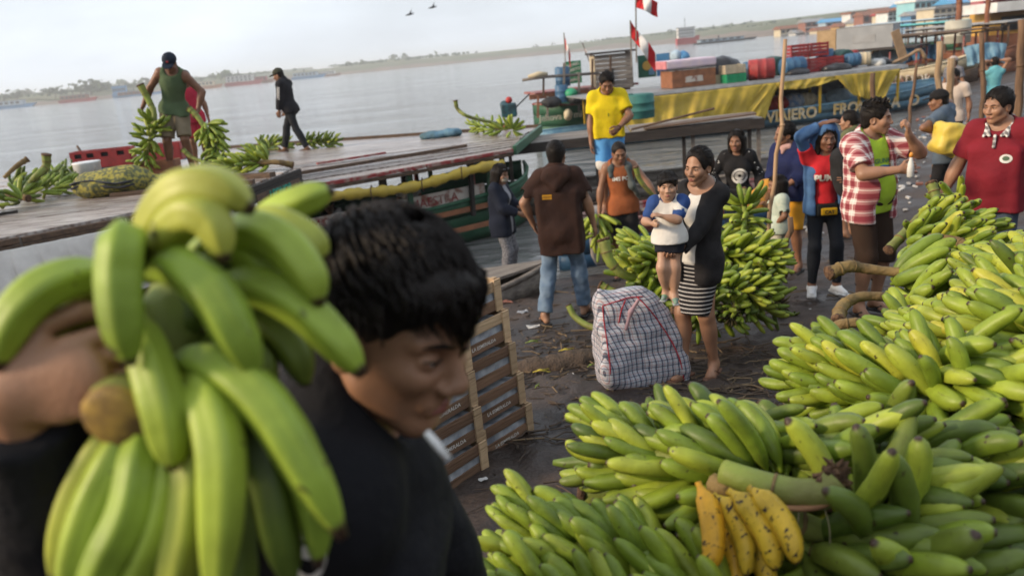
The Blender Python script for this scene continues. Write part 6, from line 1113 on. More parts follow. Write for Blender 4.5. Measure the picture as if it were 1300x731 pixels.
drum('tall pale plastic water tank beside the pole', W(1215, 55, y=38), .55, 1.0, M('tank_cream', (.46, .44, .36), (.38, .36, .3), scale=2), name='water_tank', grp=None, cat='tank')
for (u, v, y, w_, m, l) in [(1250, 66, 30, .8, SKYB, 'blue cloth hung under the brown boat roof'), (1167, 66, 36, 1.0, BLUE, 'blue plastic sheet over the brown roof'), (1120, 74, 33, .9, PALE, 'pale plastic sheet behind the box cabin')]:
    p = W(u, v, y=y); t = thing('hung_sheet', l, 'sheet', p, group='sheets hung on the far boats'); fabric('cloth', [p+A(-w_, 0, .25), p+A(0, -.1, .32), p+A(w_, 0, .22)], [p+A(-w_*.9, -.3, -.45), p+A(.1, -.35, -.3), p+A(w_*.8, -.25, -.5)], m, t, 30, 12, .09, 4, int(u)); G().tube([p+A(-w_, 0, .26), p+A(w_, 0, .23)], .02, 5).out('rope', BROWNW, t)
# stalls high on the right bank
for (u, v, y, w_, h_, wall, l) in [(1292, 42, 46, 3.2, 1.25, OCH, 'ochre stall with a wide white roof at the right edge'), (1300, 14, 48, 3.0, .8, PINKW, 'upper rose stall with white roof at the right corner')]:
    p = W(u, v, y=y); t = thing('bank_stall', l, 'stall', p, group='stalls on the right bank'); G().box(p+A(0, 1, -1.6), (w_*1.1, 2.2, 3.2)).out('foundation', RUST, t); G().box(p+A(0, 1, h_/2), (w_, 2, h_)).out('wall', wall, t); G().box(p+A(-.4, -.4, h_+.22), (w_*1.35, 3.4, .5)).out('roof', WHITE, t); G().box(p+A(-.2, -.04, h_*.45), (w_*.5, .1, h_*.6)).out('counter_opening', DARK, t)
# --- poles and stakes
def stake(label, p0, p1, r0_, r1_, mat, name='stake', grp='wooden poles and stakes on the bank', wob=.012):
    p0 = np.asarray(p0, float); p1 = np.asarray(p1, float); n = 9; pts = [p0+(p1-p0)*k/(n-1)+rng.normal(size=3)*wob*(0 < k < n-1) for k in range(n)]
    t = thing(name, label, 'pole', p0, group=grp); G().tube(pts, [r0_+(r1_-r0_)*k/(n-1) for k in range(n)], 8).out('shaft', mat, t, True); k = 5; d = unit(pts[k+1]-pts[k]); G().tube([pts[k], pts[k]+d*.02], r0_*1.12, 8).out('knot', mat, t, True); return t
BAMB = M('peeled_pole', (.44, .29, .17), (.34, .21, .12), scale=6, rough=.6, bump=.2, stretch=(4, 4, .6)); STK = wood('stake_wood', (.18, .105, .06), (.09, .055, .035), 2, .8); STKL = wood('pale_stake', (.36, .25, .15), (.22, .15, .09), 2, .8)
stake('tall thin peeled pole held by the small child', W(974, 335, y=6.95), W(997, 50, y=6.95), .021, .017, BAMB, 'tall_pole'); stake('short wooden stake leaning at the end of the plantain heap', W(990, 392, y=5.9), W(1003, 276, y=5.9), .024, .022, STK)
stake('brown stake rising behind the plaid shirt man', W(1105, 215, y=12), W(1108, 93, y=12), .045, .035, STK); stake('thin dark stick leaning right behind the plaid shirt man', W(1150, 190, y=11.5), W(1164, 80, y=11.5), .025, .02, STK); stake('pale squared post left of the cream tee man', W(1187, 215, y=12.4), W(1193, 53, y=12.4), .05, .045, STKL); stake('forked post in front of the cream tee man', W(1204, 190, y=12.6), W(1208, 74, y=12.6), .05, .055, STKL)
stake('dark post behind the red polo man\'s head', W(1248, 170, y=12), W(1246, 42, y=12), .042, .035, STK); stake('thick post at the right edge beside the polo man', W(1291, 190, y=10.5), W(1297, 25, y=10.5), .055, .045, STK)
stake('tall rust coloured mast beside the water tank', W(1216, 60, y=39), W(1219, -30, y=39), .15, .12, RUST, 'tall_mast'); stake('second thin mast right of the water tank', W(1251, 60, y=40), W(1256, -30, y=40), .12, .1, RUST, 'tall_mast')
# ------------------------------------------------------------------ the people of the photograph
BLACK = cloth('black_cloth', (0.012, 0.012, 0.014), (0.020, 0.019, 0.021)); DENIM = cloth('blue_denim', (0.10, 0.155, 0.235), (0.17, 0.235, 0.32), scale=9); WHITEC = cloth('white_cloth', (0.66, 0.64, 0.60), (0.55, 0.53, 0.50)); PRINT = M('white_print', (0.74, 0.72, 0.68), (0.62, 0.6, 0.56), scale=30, rough=0.8)
SANDAL = M('sandal_brown', (0.16, 0.075, 0.045), (0.10, 0.05, 0.03), rough=0.6); SANDB = M('sandal_black', (0.02, 0.018, 0.018), rough=0.6)
# mother
mo = person('young mother in black cardigan and striped skirt holding the toddler', W(891, 481, y=4.96), 224, 1.53, 'a', fem=.9, hips_w=.88, fw=.90, armfat=.86, jaw=.86, hair='bun', head=(4, 6, 2), lean=(-3, -4), RH=(.02, .33, 1.05), LH=(-.02, .34, .985), LE=(-.9, -.2, -.7), RE=(.7, -.4, -.6), RF=(.09, .10), LF=(-.07, -.06), toe=(8, -14), curl=(.5, .45), palm=((0, -.4, 1), (.55, -.4, .5)), hd=(None, (.9, .35, .1)), hvox=.0040, vox=.0085,
    top=dict(mat=WHITEC, name='camisole', sleeve=0, hem=-.05, o=.012, neck=.12, nf=.03), outer=dict(mat=cloth('black_cardigan', (0.013, 0.012, 0.013), (0.024, 0.022, 0.023), scale=14), name='cardigan', sleeve=1.86, hem=-.20, o=.015, open=.045, box=(.135, .10), neck=.115, nf=.02, wr=.004),
    bottom=dict(mat=stripes('striped_skirt', 'z', 38, ((0.016, 0.015, 0.017), (0.55, 0.53, 0.52)), .012), skirt=.47, name='skirt', wr=.002), shoes=('sandal', SANDAL))
for i, (a, b, c_) in enumerate(((-.073, -.02, -.03),)): G().sphere(mo['Hp'](a*1.04, .002, -.047), .005, 8).out('earring', M('pearl', (.8, .78, .72), rough=.2), mo['t'], True, local=True)
# toddler on her arm
to = person('toddler in white and blue shirt held on the mother\'s arm', W(853, 381, y=4.72), 198, .755, 'c', child=1, hair='bowl', head=(-6, -2, 0), hip=(0, -.02, 0), RF=(.075, .02), LF=(-.045, .06), RK=(.2, 1, .2), LK=(-.1, 1, .2), fz=(.015, -.005), RH=(.19, .26, 1.16), LH=(.08, .24, 1.26), RE=(.8, -.2, -.8), LE=(-.8, .0, -.6), fw=1.05, legfat=1.12, armfat=1.12, vox=.0062, hvox=.0036, curl=(.7, .7),
    top=dict(mat=WHITEC, name='shirt', sleeve=.5, hem=-.09, o=.010, wr=.002, neck=.09), bottom=dict(mat=cloth('navy_shorts', (0.012, 0.014, 0.022)), len=.52, o=.012, name='shorts', wr=.002, cuff=.016), group='children on the bank',
    shoes=('shoe', M('green_grey_shoe', (0.10, 0.24, 0.12), (0.25, 0.27, 0.28), scale=40, rough=.6), M('shoe_grey', (.3, .32, .34))))
for sd_ in (1, -1):     # blue raglan sleeves
    s = SD(); a, e = to['sh'][sd_], to['el'][sd_]; d_ = unit(e-a); s.ell(a+to['Rt']@np.array([sd_*.010, .006, .004]), (.047, .050, .046), k=.02); s.cone(a, a+(e-a)*.60, .047, .042, k=.02); s.cone(a+(0, 0, .014), to['T'](sd_*.06, .02, .47), .034, .026, k=.03); v, f = s.mesh(.006); fastmesh('sleeve', v, f, cloth('royal_blue', (0.03, 0.07, 0.22)), to['t'])
# man in the dark brown hooded poncho shirt, seen from behind
br = person('man in dark brown hooded sleeveless shirt and jeans seen from behind', W(722, 412, y=7.04), 12, 1.66, 'a', hair='short', noface=True, head=(6, -2, 0), RF=(.15, .12), LF=(-.20, -.12), toe=(16, -24), RH=(.30, .10, .86), LH=(-.27, .06, .93), RE=(1, -.6, 0), LE=(-1, -.6, 0), vox=.0095,
    top=dict(mat=cloth('brown_shirt', (0.042, 0.019, 0.013), (0.028, 0.013, 0.010)), sleeve=.62, hem=-.27, o=.020, box=(.205, .135), neck=.09, nf=.03, cuff=.05, wr=.007, wf=16), bottom=dict(mat=DENIM, name='jeans', wr=.010, wf=30, o=.016, cuff=.030), shoes=('sandal', SANDB))
s = SD(); s.ell(br['T'](0, -.105, .475), np.array([.115, .05, .075])*br['q'], br['Rt']); s.cone(br['T'](-.10, -.05, .50), br['T'](.10, -.05, .50), .035, .035, k=.04); s.cone(br['T'](-.09, -.10, .44), br['T'](0, -.135, .36), .04, .03, k=.05); s.cone(br['T'](.09, -.10, .44), br['T'](0, -.135, .36), .04, .03, k=.05); v, f = s.mesh(.0085, .004, 26); fastmesh('hood', v, f, MATS['brown_shirt'], br['t'])
drape(br, br['top'], 'patch', *rect2d(.085, .042), M('amber_patch', (.62, .30, .015)), (-.085, .27), -1); drape(br, br['top'], 'patch_lettering', *text2d('CHAVIN', .021, .0004), M('patch_ink', (.03, .02, .01)), (-.085, .27), -1, .006)
# masked woman by the green boat
ma = person('woman with face mask and navy jacket standing by the green boat', W(646, 366, y=9.5), 112, 1.50, 'a', fem=.8, hair='bob', head=(18, 10, 0), RH=(.09, .30, 1.02), LH=(-.02, .33, 1.04), vox=.012, hvox=.006,
    top=dict(mat=cloth('grey_blouse', (.33, .34, .38)), sleeve=.5, hem=-.2, o=.014), outer=dict(mat=cloth('navy_jacket', (0.012, 0.016, 0.030)), name='jacket', sleeve=1.85, hem=-.22, o=.020, open=.045, box=(.175, .13), collar=1), bottom=dict(mat=M('patterned_trousers', (.22, .22, .24), (.08, .08, .09), scale=45, rough=.9), o=.02), shoes=('sandal', SANDB))
s = SD(); s.ell(ma['Hp'](0, .066, -.055), np.array([.056, .050, .046])*ma['hq'], ma['hR']); v, f = s.mesh(.006); fastmesh('face_mask', v, f, M('mask_print', (.42, .38, .32), (.10, .09, .08), scale=60, rough=.9), ma['t'])
for sx in (-1, 1): G().sphere(ma['Hp'](sx*.035, .085, .075), np.array([.026, .02, .017]), 10).out('sunglass_lens', M('dark_lens', (.01, .01, .012), rough=.1), ma['t'], True, local=True)
# man in orange vest carrying two bunches
orr = person('man in rust orange vest carrying a bunch in each hand', W(795, 343, y=9.0), 186, 1.60, 'b', hair='crop', head=(-8, 14, 0), lean=(5, 2), RH=(.30, .10, .80), LH=(-.42, .20, .92), RE=(.9, -.4, .1), LE=(-.9, -.5, .1), jaw=1.1, vox=.0105,
    top=dict(mat=cloth('rust_vest', (0.33, 0.10, 0.035), (0.22, 0.07, 0.028)), name='vest', sleeve=0, hem=-.12, o=.018, neck=.10), bottom=dict(mat=BLACK, len=1.0, o=.022, name='shorts'), shoes=('sandal', SANDB))
drape(orr, orr['top'], 'chest_lettering', *text2d('IMS PO', .062, .002), PRINT, (0, .30))
s = SD(); T_ = orr['T']; s.cone(T_(-.12, .10, .22), T_(-.10, .07, .44), .035, .04); s.cone(T_(-.10, .07, .44), T_(-.08, -.05, .51), .04, .04); s.cone(T_(-.08, -.06, .51), T_(.06, -.075, .50), .035, .035); s.cone(T_(.06, -.06, .50), T_(.105, .06, .44), .035, .032); s.cone(T_(.105, .06, .44), T_(.11, .095, .36), .03, .026); s.cone(T_(-.13, .11, .22), T_(-.20, .06, .05), .035, .022); v, f = s.mesh(.009, .006, 30); tw = fastmesh('towel', v, f, cloth('grey_towel', (.07, .085, .085), (.12, .13, .125)), orr['t'])
# man in yellow shirt on the bow
ye = person('man in yellow shirt and blue shorts standing on the boat bow', W(779, 268, y=9.6), 186, 1.70, 'b', hair='short', head=(-4, 26, 0), RF=(.10, .06), LF=(-.08, -.05), RH=(.22, .06, .86), LH=(-.10, .26, 1.02), LE=(-1, -.3, -.3), curl=(.4, .9), vox=.0105, palm=(None, (.6, -.8, 0)),
    top=dict(mat=cloth('yellow_tee', (0.68, 0.52, 0.012), (0.60, 0.45, 0.012)), sleeve=.72, hem=-.03, o=.022, box=(.185, .125), cuff=.034, wr=.006), bottom=dict(mat=M('blue_shorts', (0.06, 0.24, 0.55), (0.10, 0.32, 0.62), scale=6, rough=.8, bump=.3), len=.80, o=.018, cuff=.03, waist=.03, name='shorts'), shoes=('sandal', SANDB))
drape(ye, ye['top'], 'chest_print', *disc2d(.007, .022, 10, 2), M('green_print', (.16, .22, .02)), (0, .24)); s = SD()
for sd_ in (1, -1):
    p = ye['hj'][sd_]+(ye['kn'][sd_]-ye['hj'][sd_])*.75; s.cone(p, p+(ye['kn'][sd_]-ye['hj'][sd_])*.02, .092, .090, k=.005)
v, f = s.mesh(.01); fastmesh('shorts_hem', v, f, WHITEC, ye['t'])
G().tube([ye['wr'][-1]+rotm('z', 0)@np.array([.03*math.cos(a), .012, .03*math.sin(a)]) for a in np.linspace(0, 6.28, 13)], .006, 5).out('bracelet', BLACK, ye['t'], True, local=True)
# woman in the black printed top
sk = person('long haired woman in black top with white round print', W(938, 330, y=8.84), 196, 1.55, 'b', fem=.8, hair='long', head=(14, 0, 0), RH=(.20, .16, 1.0), LH=(-.26, .12, .92), RE=(.9, -.5, -.2), vox=.0115, hvox=.0055,
    top=dict(mat=cloth('black_top', (.014, .013, .014)), sleeve=1.85, hem=-.10, o=.020), bottom=dict(mat=cloth('dark_jeans', (.035, .05, .085), (.06, .08, .12)), name='jeans'), shoes=('shoe', BLACK))
drape(sk, sk['top'], 'round_print', *disc2d(.088, .088, 28, 3, .72), PRINT, (.02, .20)); drape(sk, sk['top'], 'face_print', *disc2d(.055, .05, 20, 3, .35), PRINT, (.02, .205)); drape(sk, sk['top'], 'print_bar', *rect2d(.07, .018), PRINT, (.02, .145), 1, .005)
for i in range(46):     # white dots over the shoulders and sleeves
    sd_ = 1 if i % 2 else -1; a, e, w2 = sk['sh'][sd_], sk['el'][sd_], sk['wr'][sd_]; tt = rng.uniform(-.1, 1.7); p = a+(e-a)*tt if tt < 1 else e+(w2-e)*(tt-1); d_ = unit(np.array([sd_*rng.uniform(0, 1), 1.0, rng.uniform(-.4, .6)])); G().sphere(p+d_*(.066-.012*min(tt, 1)), np.array([.008, .008, .006]), 6).out('dot', PRINT, sk['top'], True, local=True)
s = SD(); s.box(sk['T'](.12, .14, -.03), np.array([.10, .035, .07]), sk['Rt'], .02); v, f = s.mesh(.009); fastmesh('hip_bag', v, f, BLACK, sk['t'])
# woman in navy with ochre shorts
na = person('woman in navy blouse and ochre shorts behind the tall pole', W(1004, 347, y=8.1), 232, 1.58, 'b', fem=.7, hair='bun', head=(30, 0, -6), lean=(8, 0), RH=(.02, .34, .98), LH=(-.10, .32, 1.0), RF=(.10, .04), vox=.0115, hvox=.0055,
    top=dict(mat=cloth('navy_blouse', (0.014, 0.020, 0.075), (.010, .014, .05)), sleeve=1.5, hem=-.10, o=.020, box=(.19, .14), cuff=.045, wr=.007), bottom=dict(mat=cloth('ochre_shorts', (0.58, 0.27, 0.02)), len=1.0, o=.020, name='shorts'), shoes=('sandal', SANDB))
s = SD(); s.cone(na['T'](-.05, .05, .50), na['T'](.05, .06, .50), .03, .03); s.cone(na['T'](0, .075, .49), na['T'](.01, .10, .44), .03, .015); v, f = s.mesh(.008, .003, 40); fastmesh('neck_scarf', v, f, cloth('pink_scarf', (.50, .30, .27)), na['t'])
# small child at the pole
ki = person('small long haired child in pale mint clothes holding the pole', W(990, 350, y=7.2), 282, .92, 'b', child=1, hair='long', head=(-8, 0, 0), RH=(.06, .26, 1.28), LH=(-.16, .10, .95), vox=.008, hvox=.0048, group='children on the bank', noface=False, RE=(.8, -.3, -.6),
    top=dict(mat=M('mint_print', (.50, .55, .46), (.38, .47, .40), scale=40, rough=.9), sleeve=.7, hem=-.15, o=.018, flare=.02), bottom=dict(mat=cloth('pale_leggings', (.46, .44, .36)), o=.016, len=1.9), shoes=('sandal', SANDB))
# woman in denim jacket over red tee
pu = person('woman in open denim jacket and red tee shading her head', W(1044, 371, y=7.05), 188, 1.55, 'd', fem=.6, hair='bob', head=(-4, 2, 0), RH=(.03, .06, 1.70), LH=(-.16, .26, 1.20), RE=(1, .35, .1), LE=(-1, -.5, -.4), RF=(.11, .02), LF=(-.12, .06), toe=(14, -18), vox=.0095, hvox=.0046, curl=(.35, .6), palm=((0, -.2, -1), None), hd=((-.9, .1, .25), None),
    top=dict(mat=cloth('red_tee', (0.50, 0.020, 0.028), (.42, .018, .025)), sleeve=.5, hem=-.02, o=.018), outer=dict(mat=cloth('denim_jacket', (0.045, 0.10, 0.22), (.07, .15, .29), scale=8), name='jacket', sleeve=1.75, hem=-.10, o=.015, open=.105, box=(.18, .12), cuff=.016, neck=.10, wr=.007, wf=28), bottom=dict(mat=cloth('dark_leggings', (0.012, 0.015, 0.022)), name='leggings', o=.006, cuff=.006, len=1.94, wr=.002), shoes=('shoe', M('white_sneaker', (.80, .79, .77), (.7, .7, .7), rough=.5)))
drape(pu, pu['top'], 'chest_lettering', *text2d('PUMA', .080, .004), PRINT, (-.01, .235), 1, .006)
s = SD(); hp = pu['Hp']; s.ell(hp(0, -.03, .05), np.array([.105, .125, .112])*pu['hq'], pu['hR']); s.cone(hp(.09, -.04, .0), hp(.11, -.05, -.22), .05, .05, k=.05); s.cone(hp(-.09, -.04, .0), hp(-.10, -.05, -.22), .05, .05, k=.05); s.ell(hp(0, .10, -.02), np.array([.074, .11, .092])*pu['hq'], pu['hR'], k=.02, sub=True); v, f = s.mesh(.008, .005, 26); fastmesh('hood', v, f, MATS['denim_jacket'], pu['t'])
s = SD(); s.box(pu['T'](.0, .125, -.055), np.array([.075, .025, .042]), pu['Rt'], .014); v, f = s.mesh(.007); wp = fastmesh('waist_bag', v, f, cloth('bag_black', (.012, .012, .012)), pu['t']); s = SD(); s.box(pu['T'](-.01, .158, -.066), np.array([.062, .008, .026]), pu['Rt'], .008); v, f = s.mesh(.006); wf_ = fastmesh('bag_pocket', v, f, cloth('bag_yellow', (.62, .36, .012)), wp); me_ = text2d('CAT', .042, .002, 0); mk('bag_lettering', [pu['T'](0, 0, 0)-pu['Rt'][:, 0]*(a+.01)+pu['Rt'][:, 1]*.17+pu['Rt'][:, 2]*(b-.064) for a, b in me_[0]], me_[1], BLACK, wp, local=True)
G().tube([pu['T'](.145*math.cos(a), .115*math.sin(a), -.045) for a in np.linspace(0, 6.28, 20)], .014, 6, flat=.5).out('belt', MATS['bag_black'], wp, True, local=True)
# woman in olive behind
ol = person('woman in olive shirt with tied brown hair seen from behind', W(1078, 300, y=9.85), 320, 1.60, 'a', fem=.6, hair='tail', noface=True, head=(-20, 2, 0), vox=.013, hvox=.006, top=dict(mat=cloth('olive_shirt', (.12, .125, .06)), sleeve=.6, hem=-.12, collar=1), bottom=dict(mat=cloth('rust_shorts', (.16, .07, .04)), len=1.0, o=.02), shoes=('sandal', SANDB))
# man in plaid shirt
PLAID = stripes('red_plaid', 'x', 11.5, ((0.62, 0.55, 0.52), (0.30, 0.022, 0.035), (0.10, 0.015, 0.03)), .01, kind='plaid')
pd = person('man in red plaid shirt over lime tee wiping his mouth', W(1098, 402, y=6.05), 158, 1.68, 'a', belly=.6, fw=1.02, hair='spiky', head=(-28, 2, 0), RH=(.07, .34, 1.20), LH=(-.10, .26, 1.43), LE=(-1, .1, -.9), RE=(.9, -.3, -.6), curl=(.85, 1.1), palm=((-.8, -.2, 0), (.4, -.8, -.2)), hd=((-.75, .6, .1), (.25, .1, 1)), vox=.009, hvox=.0046, armfat=1.1, legfat=1.05,
    top=dict(mat=cloth('lime_tee', (0.42, 0.62, 0.045), (.38, .56, .045)), sleeve=.5, hem=-.09, o=.016, wr=.003), outer=dict(mat=PLAID, name='plaid_shirt', sleeve=.78, hem=-.16, o=.032, open=.085, box=(.175, .125), cuff=.038, neck=.10, collar=1, wr=.006), bottom=dict(mat=cloth('brown_shorts', (.040, .022, .014), (.03, .017, .011)), len=1.12, o=.024, cuff=.034, name='shorts', waist=.05), shoes=('sandal', SANDB))
drape(pd, pd['top'], 'fish_print', *disc2d(.052, .026, 18, 3), M('print_blue', (.02, .13, .32)), (.0, .25)); drape(pd, pd['top'], 'fish_tail', *disc2d(.018, .028, 10, 2), MATS['print_blue'], (.052, .245), 1, .005); drape(pd, pd['top'], 'print_lettering', *text2d('GUNA', .05, .0012), M('print_grey', (.10, .25, .12)), (0, .305), 1, .005)
# man in red polo
po = person('man in dark red polo shirt with checked collar standing by the heap', W(1252, 402, y=5.80), 226, 1.70, 'a', belly=.35, fw=.98, hair='short', head=(22, 4, 0), RH=(.36, .05, .86), LH=(-.38, .0, .86), jaw=1.08, vox=.009, hvox=.0046, armfat=1.12,
    top=dict(mat=cloth('dark_red_polo', (0.20, 0.014, 0.024), (0.155, 0.012, 0.020)), name='polo_shirt', sleeve=.78, hem=-.14, o=.020, box=(.18, .14), cuff=.035, neck=.10, nf=.02, wr=.006), bottom=dict(mat=cloth('slate_jeans', (.045, .062, .095), (.06, .08, .12)), name='jeans'), shoes=('shoe', BLACK))
s = SD(); T_ = po['T']
for sx in (-1, 1): s.cone(T_(sx*.055, -.055, .535), T_(sx*.085, .03, .485), .015, .014, k=.01); s.cone(T_(sx*.085, .03, .485), T_(sx*.04, .122, .42), .016, .012, k=.01); s.cone(T_(sx*.07, .06, .46), T_(sx*.075, .125, .415), .014, .010, k=.015)
s.cone(T_(-.06, -.06, .535), T_(.06, -.06, .535), .016, .016, k=.01); s.cone(T_(0, .125, .42), T_(0, .148, .34), .012, .011, k=.01); v, f = s.mesh(.0075); fastmesh('collar', v, f, stripes('grey_check', 'x', 28, ((.62, .60, .56), (.16, .14, .14), (.1, .1, .1)), kind='plaid'), po['t'])
drape(po, po['top'], 'chest_badge', *disc2d(.040, .032, 18, 3), PRINT, (.085, .26)); drape(po, po['top'], 'badge_print', *disc2d(.022, .017, 12, 2), M('badge_green', (.10, .16, .10)), (.085, .262), 1, .006)
# man in cap with yellow sack on his back
cp = person('man in black cap and grey blue tee carrying a yellow sack', W(1195, 292, y=9.6), 318, 1.66, 'b', hair='crop', noface=False, head=(-30, 2, 0), lean=(8, 0), LH=(-.20, .02, 1.18), RH=(.16, .12, 1.52), LE=(-1, .3, -.6), RE=(1, .2, .2), cap=dict(mat=cloth('cap_black', (.014, .013, .014))), vox=.012, hvox=.0058, top=dict(mat=cloth('slate_tee', (.075, .105, .145), (.10, .13, .17)), sleeve=.6, hem=-.14, o=.022), bottom=dict(mat=BLACK), shoes=('sandal', SANDB))
# man in cream tee behind the post
cr = person('man in cream tee standing behind the wooden post', W(1205, 214, y=13.4), 216, 1.66, 'b', hair='short', head=(20, 0, 0), vox=.014, hvox=.0065, top=dict(mat=cloth('cream_tee', (.60, .50, .42)), sleeve=.6, hem=-.12), bottom=dict(mat=BLACK), shoes=('sandal', SANDB))
aq = person('woman in aqua top with hands clasped behind her head', W(1257, 166, y=18), 12, 1.62, 'a', fem=.6, hair='short', noface=True, RH=(.04, -.02, 1.60), LH=(-.04, -.02, 1.60), RE=(1, -.2, .3), LE=(-1, -.2, .3), vox=.016, hvox=.008, top=dict(mat=cloth('aqua_top', (.16, .46, .52)), sleeve=.2, hem=-.10, cuff=.02), bottom=dict(mat=DENIM, name='jeans'), shoes=('shoe', BLACK))
gc = person('man in grey checked shirt and pale cap by the moored boats', W(1206, 165, y=18), 250, 1.66, 'b', hair='crop', cap=dict(mat=cloth('pale_cap', (.5, .42, .38))), vox=.017, hvox=.008, top=dict(mat=cloth('grey_checked', (.10, .10, .12), (.2, .2, .22), scale=30), sleeve=.6), bottom=dict(mat=BLACK), shoes=('shoe', BLACK))
# men on the boat roofs
tkm = person('man in green tank top carrying a plantain bunch in each hand', W(232, 224, y=11.75), 178, 1.84, 'd', hair='crop', head=(-8, 26, 6), lean=(16, -14), hip=(-.06, -.05, -.02), RH=(.40, -.02, .86), LH=(-.40, .08, .84), RE=(1, -.6, .6), LE=(-1, -.5, .5), RF=(.12, .05), LF=(-.16, .0), fw=1.02, vox=.0125, hvox=.006, armfat=1.1, curl=(1.0, 1.0), cap=dict(mat=cloth('cap_navy', (.012, .020, .035))), group='people on the boats',
    top=dict(mat=cloth('green_tank', (.085, .125, .062), (.065, .10, .05)), name='tank_top', sleeve=0, hem=-.06, o=.020, neck=.105, nf=.03, wr=.005), bottom=dict(mat=cloth('khaki_shorts', (.23, .185, .125), (.18, .145, .10)), len=.92, o=.028, cuff=.045, name='shorts', wr=.006), shoes=('sandal', SANDB))
G().tube([tkm['Hp'](-.012, .098, .075), tkm['Hp'](.012, .098, .075), tkm['Hp'](.014, .094, .086), tkm['Hp'](-.014, .094, .086)], .007, 5).out('cap_badge', RED, tkm['t'], local=True)
rs = person('person in red clothes standing behind the tank top man', W(258, 214, y=12.7), 150, 1.5, 'b', hair='short', vox=.015, hvox=.007, group='people on the boats', top=dict(mat=cloth('crimson_tee', (.46, .03, .06)), sleeve=.6), bottom=dict(mat=cloth('crimson_shorts', (.42, .03, .05)), len=.9, o=.025), shoes=('sandal', SANDB))
wk = person('man in black striped track jacket walking on the boat roof', W(378, 196, y=15.9), 282, 1.68, 'b', hair='crop', head=(-4, 12, 0), lean=(7, 0), RF=(.07, .30), LF=(-.07, -.27), toe=(4, -4), RH=(.16, .20, .84), LH=(-.17, .16, .84), cap=dict(mat=cloth('cap_olive', (.05, .052, .035))), vox=.013, hvox=.0065, group='people on the boats',
    top=dict(mat=cloth('black_track', (.016, .016, .020)), name='track_jacket', sleeve=1.85, hem=-.12, o=.030, collar=1, wr=.007), bottom=dict(mat=cloth('black_trousers', (.020, .022, .026)), o=.014), shoes=('shoe', cloth('muddy_shoe', (.12, .065, .04))))
for k_ in (-1, 0, 1):
    a, e, w2 = wk['sh'][-1], wk['el'][-1], wk['wr'][-1]; of = np.array([-.075, k_*.018, .0]); G().tube([a+of+(0, 0, .03), e+of*1.0, e+(w2-e)*.8+of*.8], .005, 5).out('sleeve_stripe', PRINT, wk['top'], True, local=True)
# ------------------------------------------------------------------ the boy close to the camera with his bunch
BOYSKIN = skin_mat('skin_boy', (0.37, 0.195, 0.115)); SKIN['boy'] = BOYSKIN
HOODIE = cloth('black_hoodie', (0.008, 0.008, 0.010), (0.013, 0.013, 0.016), bump=.5)
hC = W(497, 412, d=.94); gripw = W(14, 496, d=.70); l6 = rotm('z', -90).T
boy = person('boy in black top close up carrying a big plantain bunch', (0, 0, 0), 90, 1.62, 'boy', hair=None, head=(33, 12, -6), lean=(12, 4), fw=.92, twist=0, htarget=hC, RHw=gripw, RE=(-.1, -1, -.45), LH=(-.25, .20, .85), hvox=.0026, vox=.0065, hnvox=.0032, curl=(.95, .5), palm=(l6@A(.25, 1, -.15), None), hd=(l6@A(.95, -.05, .12), None), group='people in the foreground', closed=True, jaw=.90, md=.006, cheek=.6,
    top=dict(mat=HOODIE, name='hoodie', sleeve=1.85, hem=-.15, o=.026, box=(.155, .125), neck=.080, nf=.02, cuff=.02, wr=.007, wf=20), bottom=dict(mat=BLACK), shoes=('sandal', SANDB))
Hp, hR, hq = boy['Hp'], boy['hR'], boy['hq']
s = SD(); s.ell(Hp(0, -.016, .044), np.array([.085, .101, .087])*hq, hR); s.ell(Hp(0, -.06, .02), np.array([.078, .056, .085])*hq, hR, k=.03); s.ell(Hp(0, .06, .078), np.array([.058, .038, .026])*hq, hR, k=.03)
s.ell(Hp(0, .118, -.075), np.array([.100, .090, .148])*hq, hR, k=.008, sub=True)
for sx in (-1, 1): s.ell(Hp(sx*.092, .020, -.060), np.array([.044, .060, .085])*hq, hR, k=.012, sub=True)
s.plane(Hp(0, 0, -.075), -hR[:, 2]); v1 = s.mesh(.0032, .0022, 120, 4, hR[:, 2])
g = G()
for i in range(800):       # separate locks falling forward over the brow and to the sides
    a = rng.uniform(-math.pi, math.pi); el_ = rng.uniform(.12, 1.35); d = np.array([math.sin(a)*math.cos(el_), math.cos(a)*math.cos(el_), math.sin(el_)]); p = np.array([0, -.010, .050])+d*np.array([.086, .104, .088])
    fwd_ = np.array([.25*d[0], .55+.3*d[1], -.15]); tn = fwd_-d*(fwd_@d); tn = unit(tn); ln = rng.uniform(.030, .055); p1 = p+tn*ln*.5+d*.006; p2 = p+tn*ln+d*.002+np.array([0, 0, -.010]); g.tube([Hp(*p), Hp(*p1), Hp(*p2)], [.0027*hq, .0025*hq, .0005*hq], 4)
for i in range(150):        # fringe
    x = rng.uniform(-.075, .075); y = .088-.45*x*x/.075+rng.uniform(-.006, .006); z0 = .086+rng.uniform(-.008, .012); z1 = .050+rng.uniform(-.014, .020); g.tube([Hp(x*.95, y-.012, z0), Hp(x, y+.010, (z0+z1)/2+.006), Hp(x*1.05+rng.normal()*.004, y+.012, z1)], [.0034*hq, .0027*hq, .0005*hq], 4)
for i in range(60):        # side edge above the ear
    sx = 1 if i % 2 else -1; y = rng.uniform(-.07, .06); g.tube([Hp(sx*.080, y, .060), Hp(sx*.085, y+.008, .042), Hp(sx*.081, y+.012, .022+rng.uniform(-.01, .012))], [.005*hq, .004*hq, .0008*hq], 5)
o2 = len(v1[0]); gf = np.array([f for f in g.f if len(f) == 4]); V_, Q_ = merge(v1, (np.array(g.v), gf)); fastmesh('hair', V_, Q_, HAIR, boy['t'])
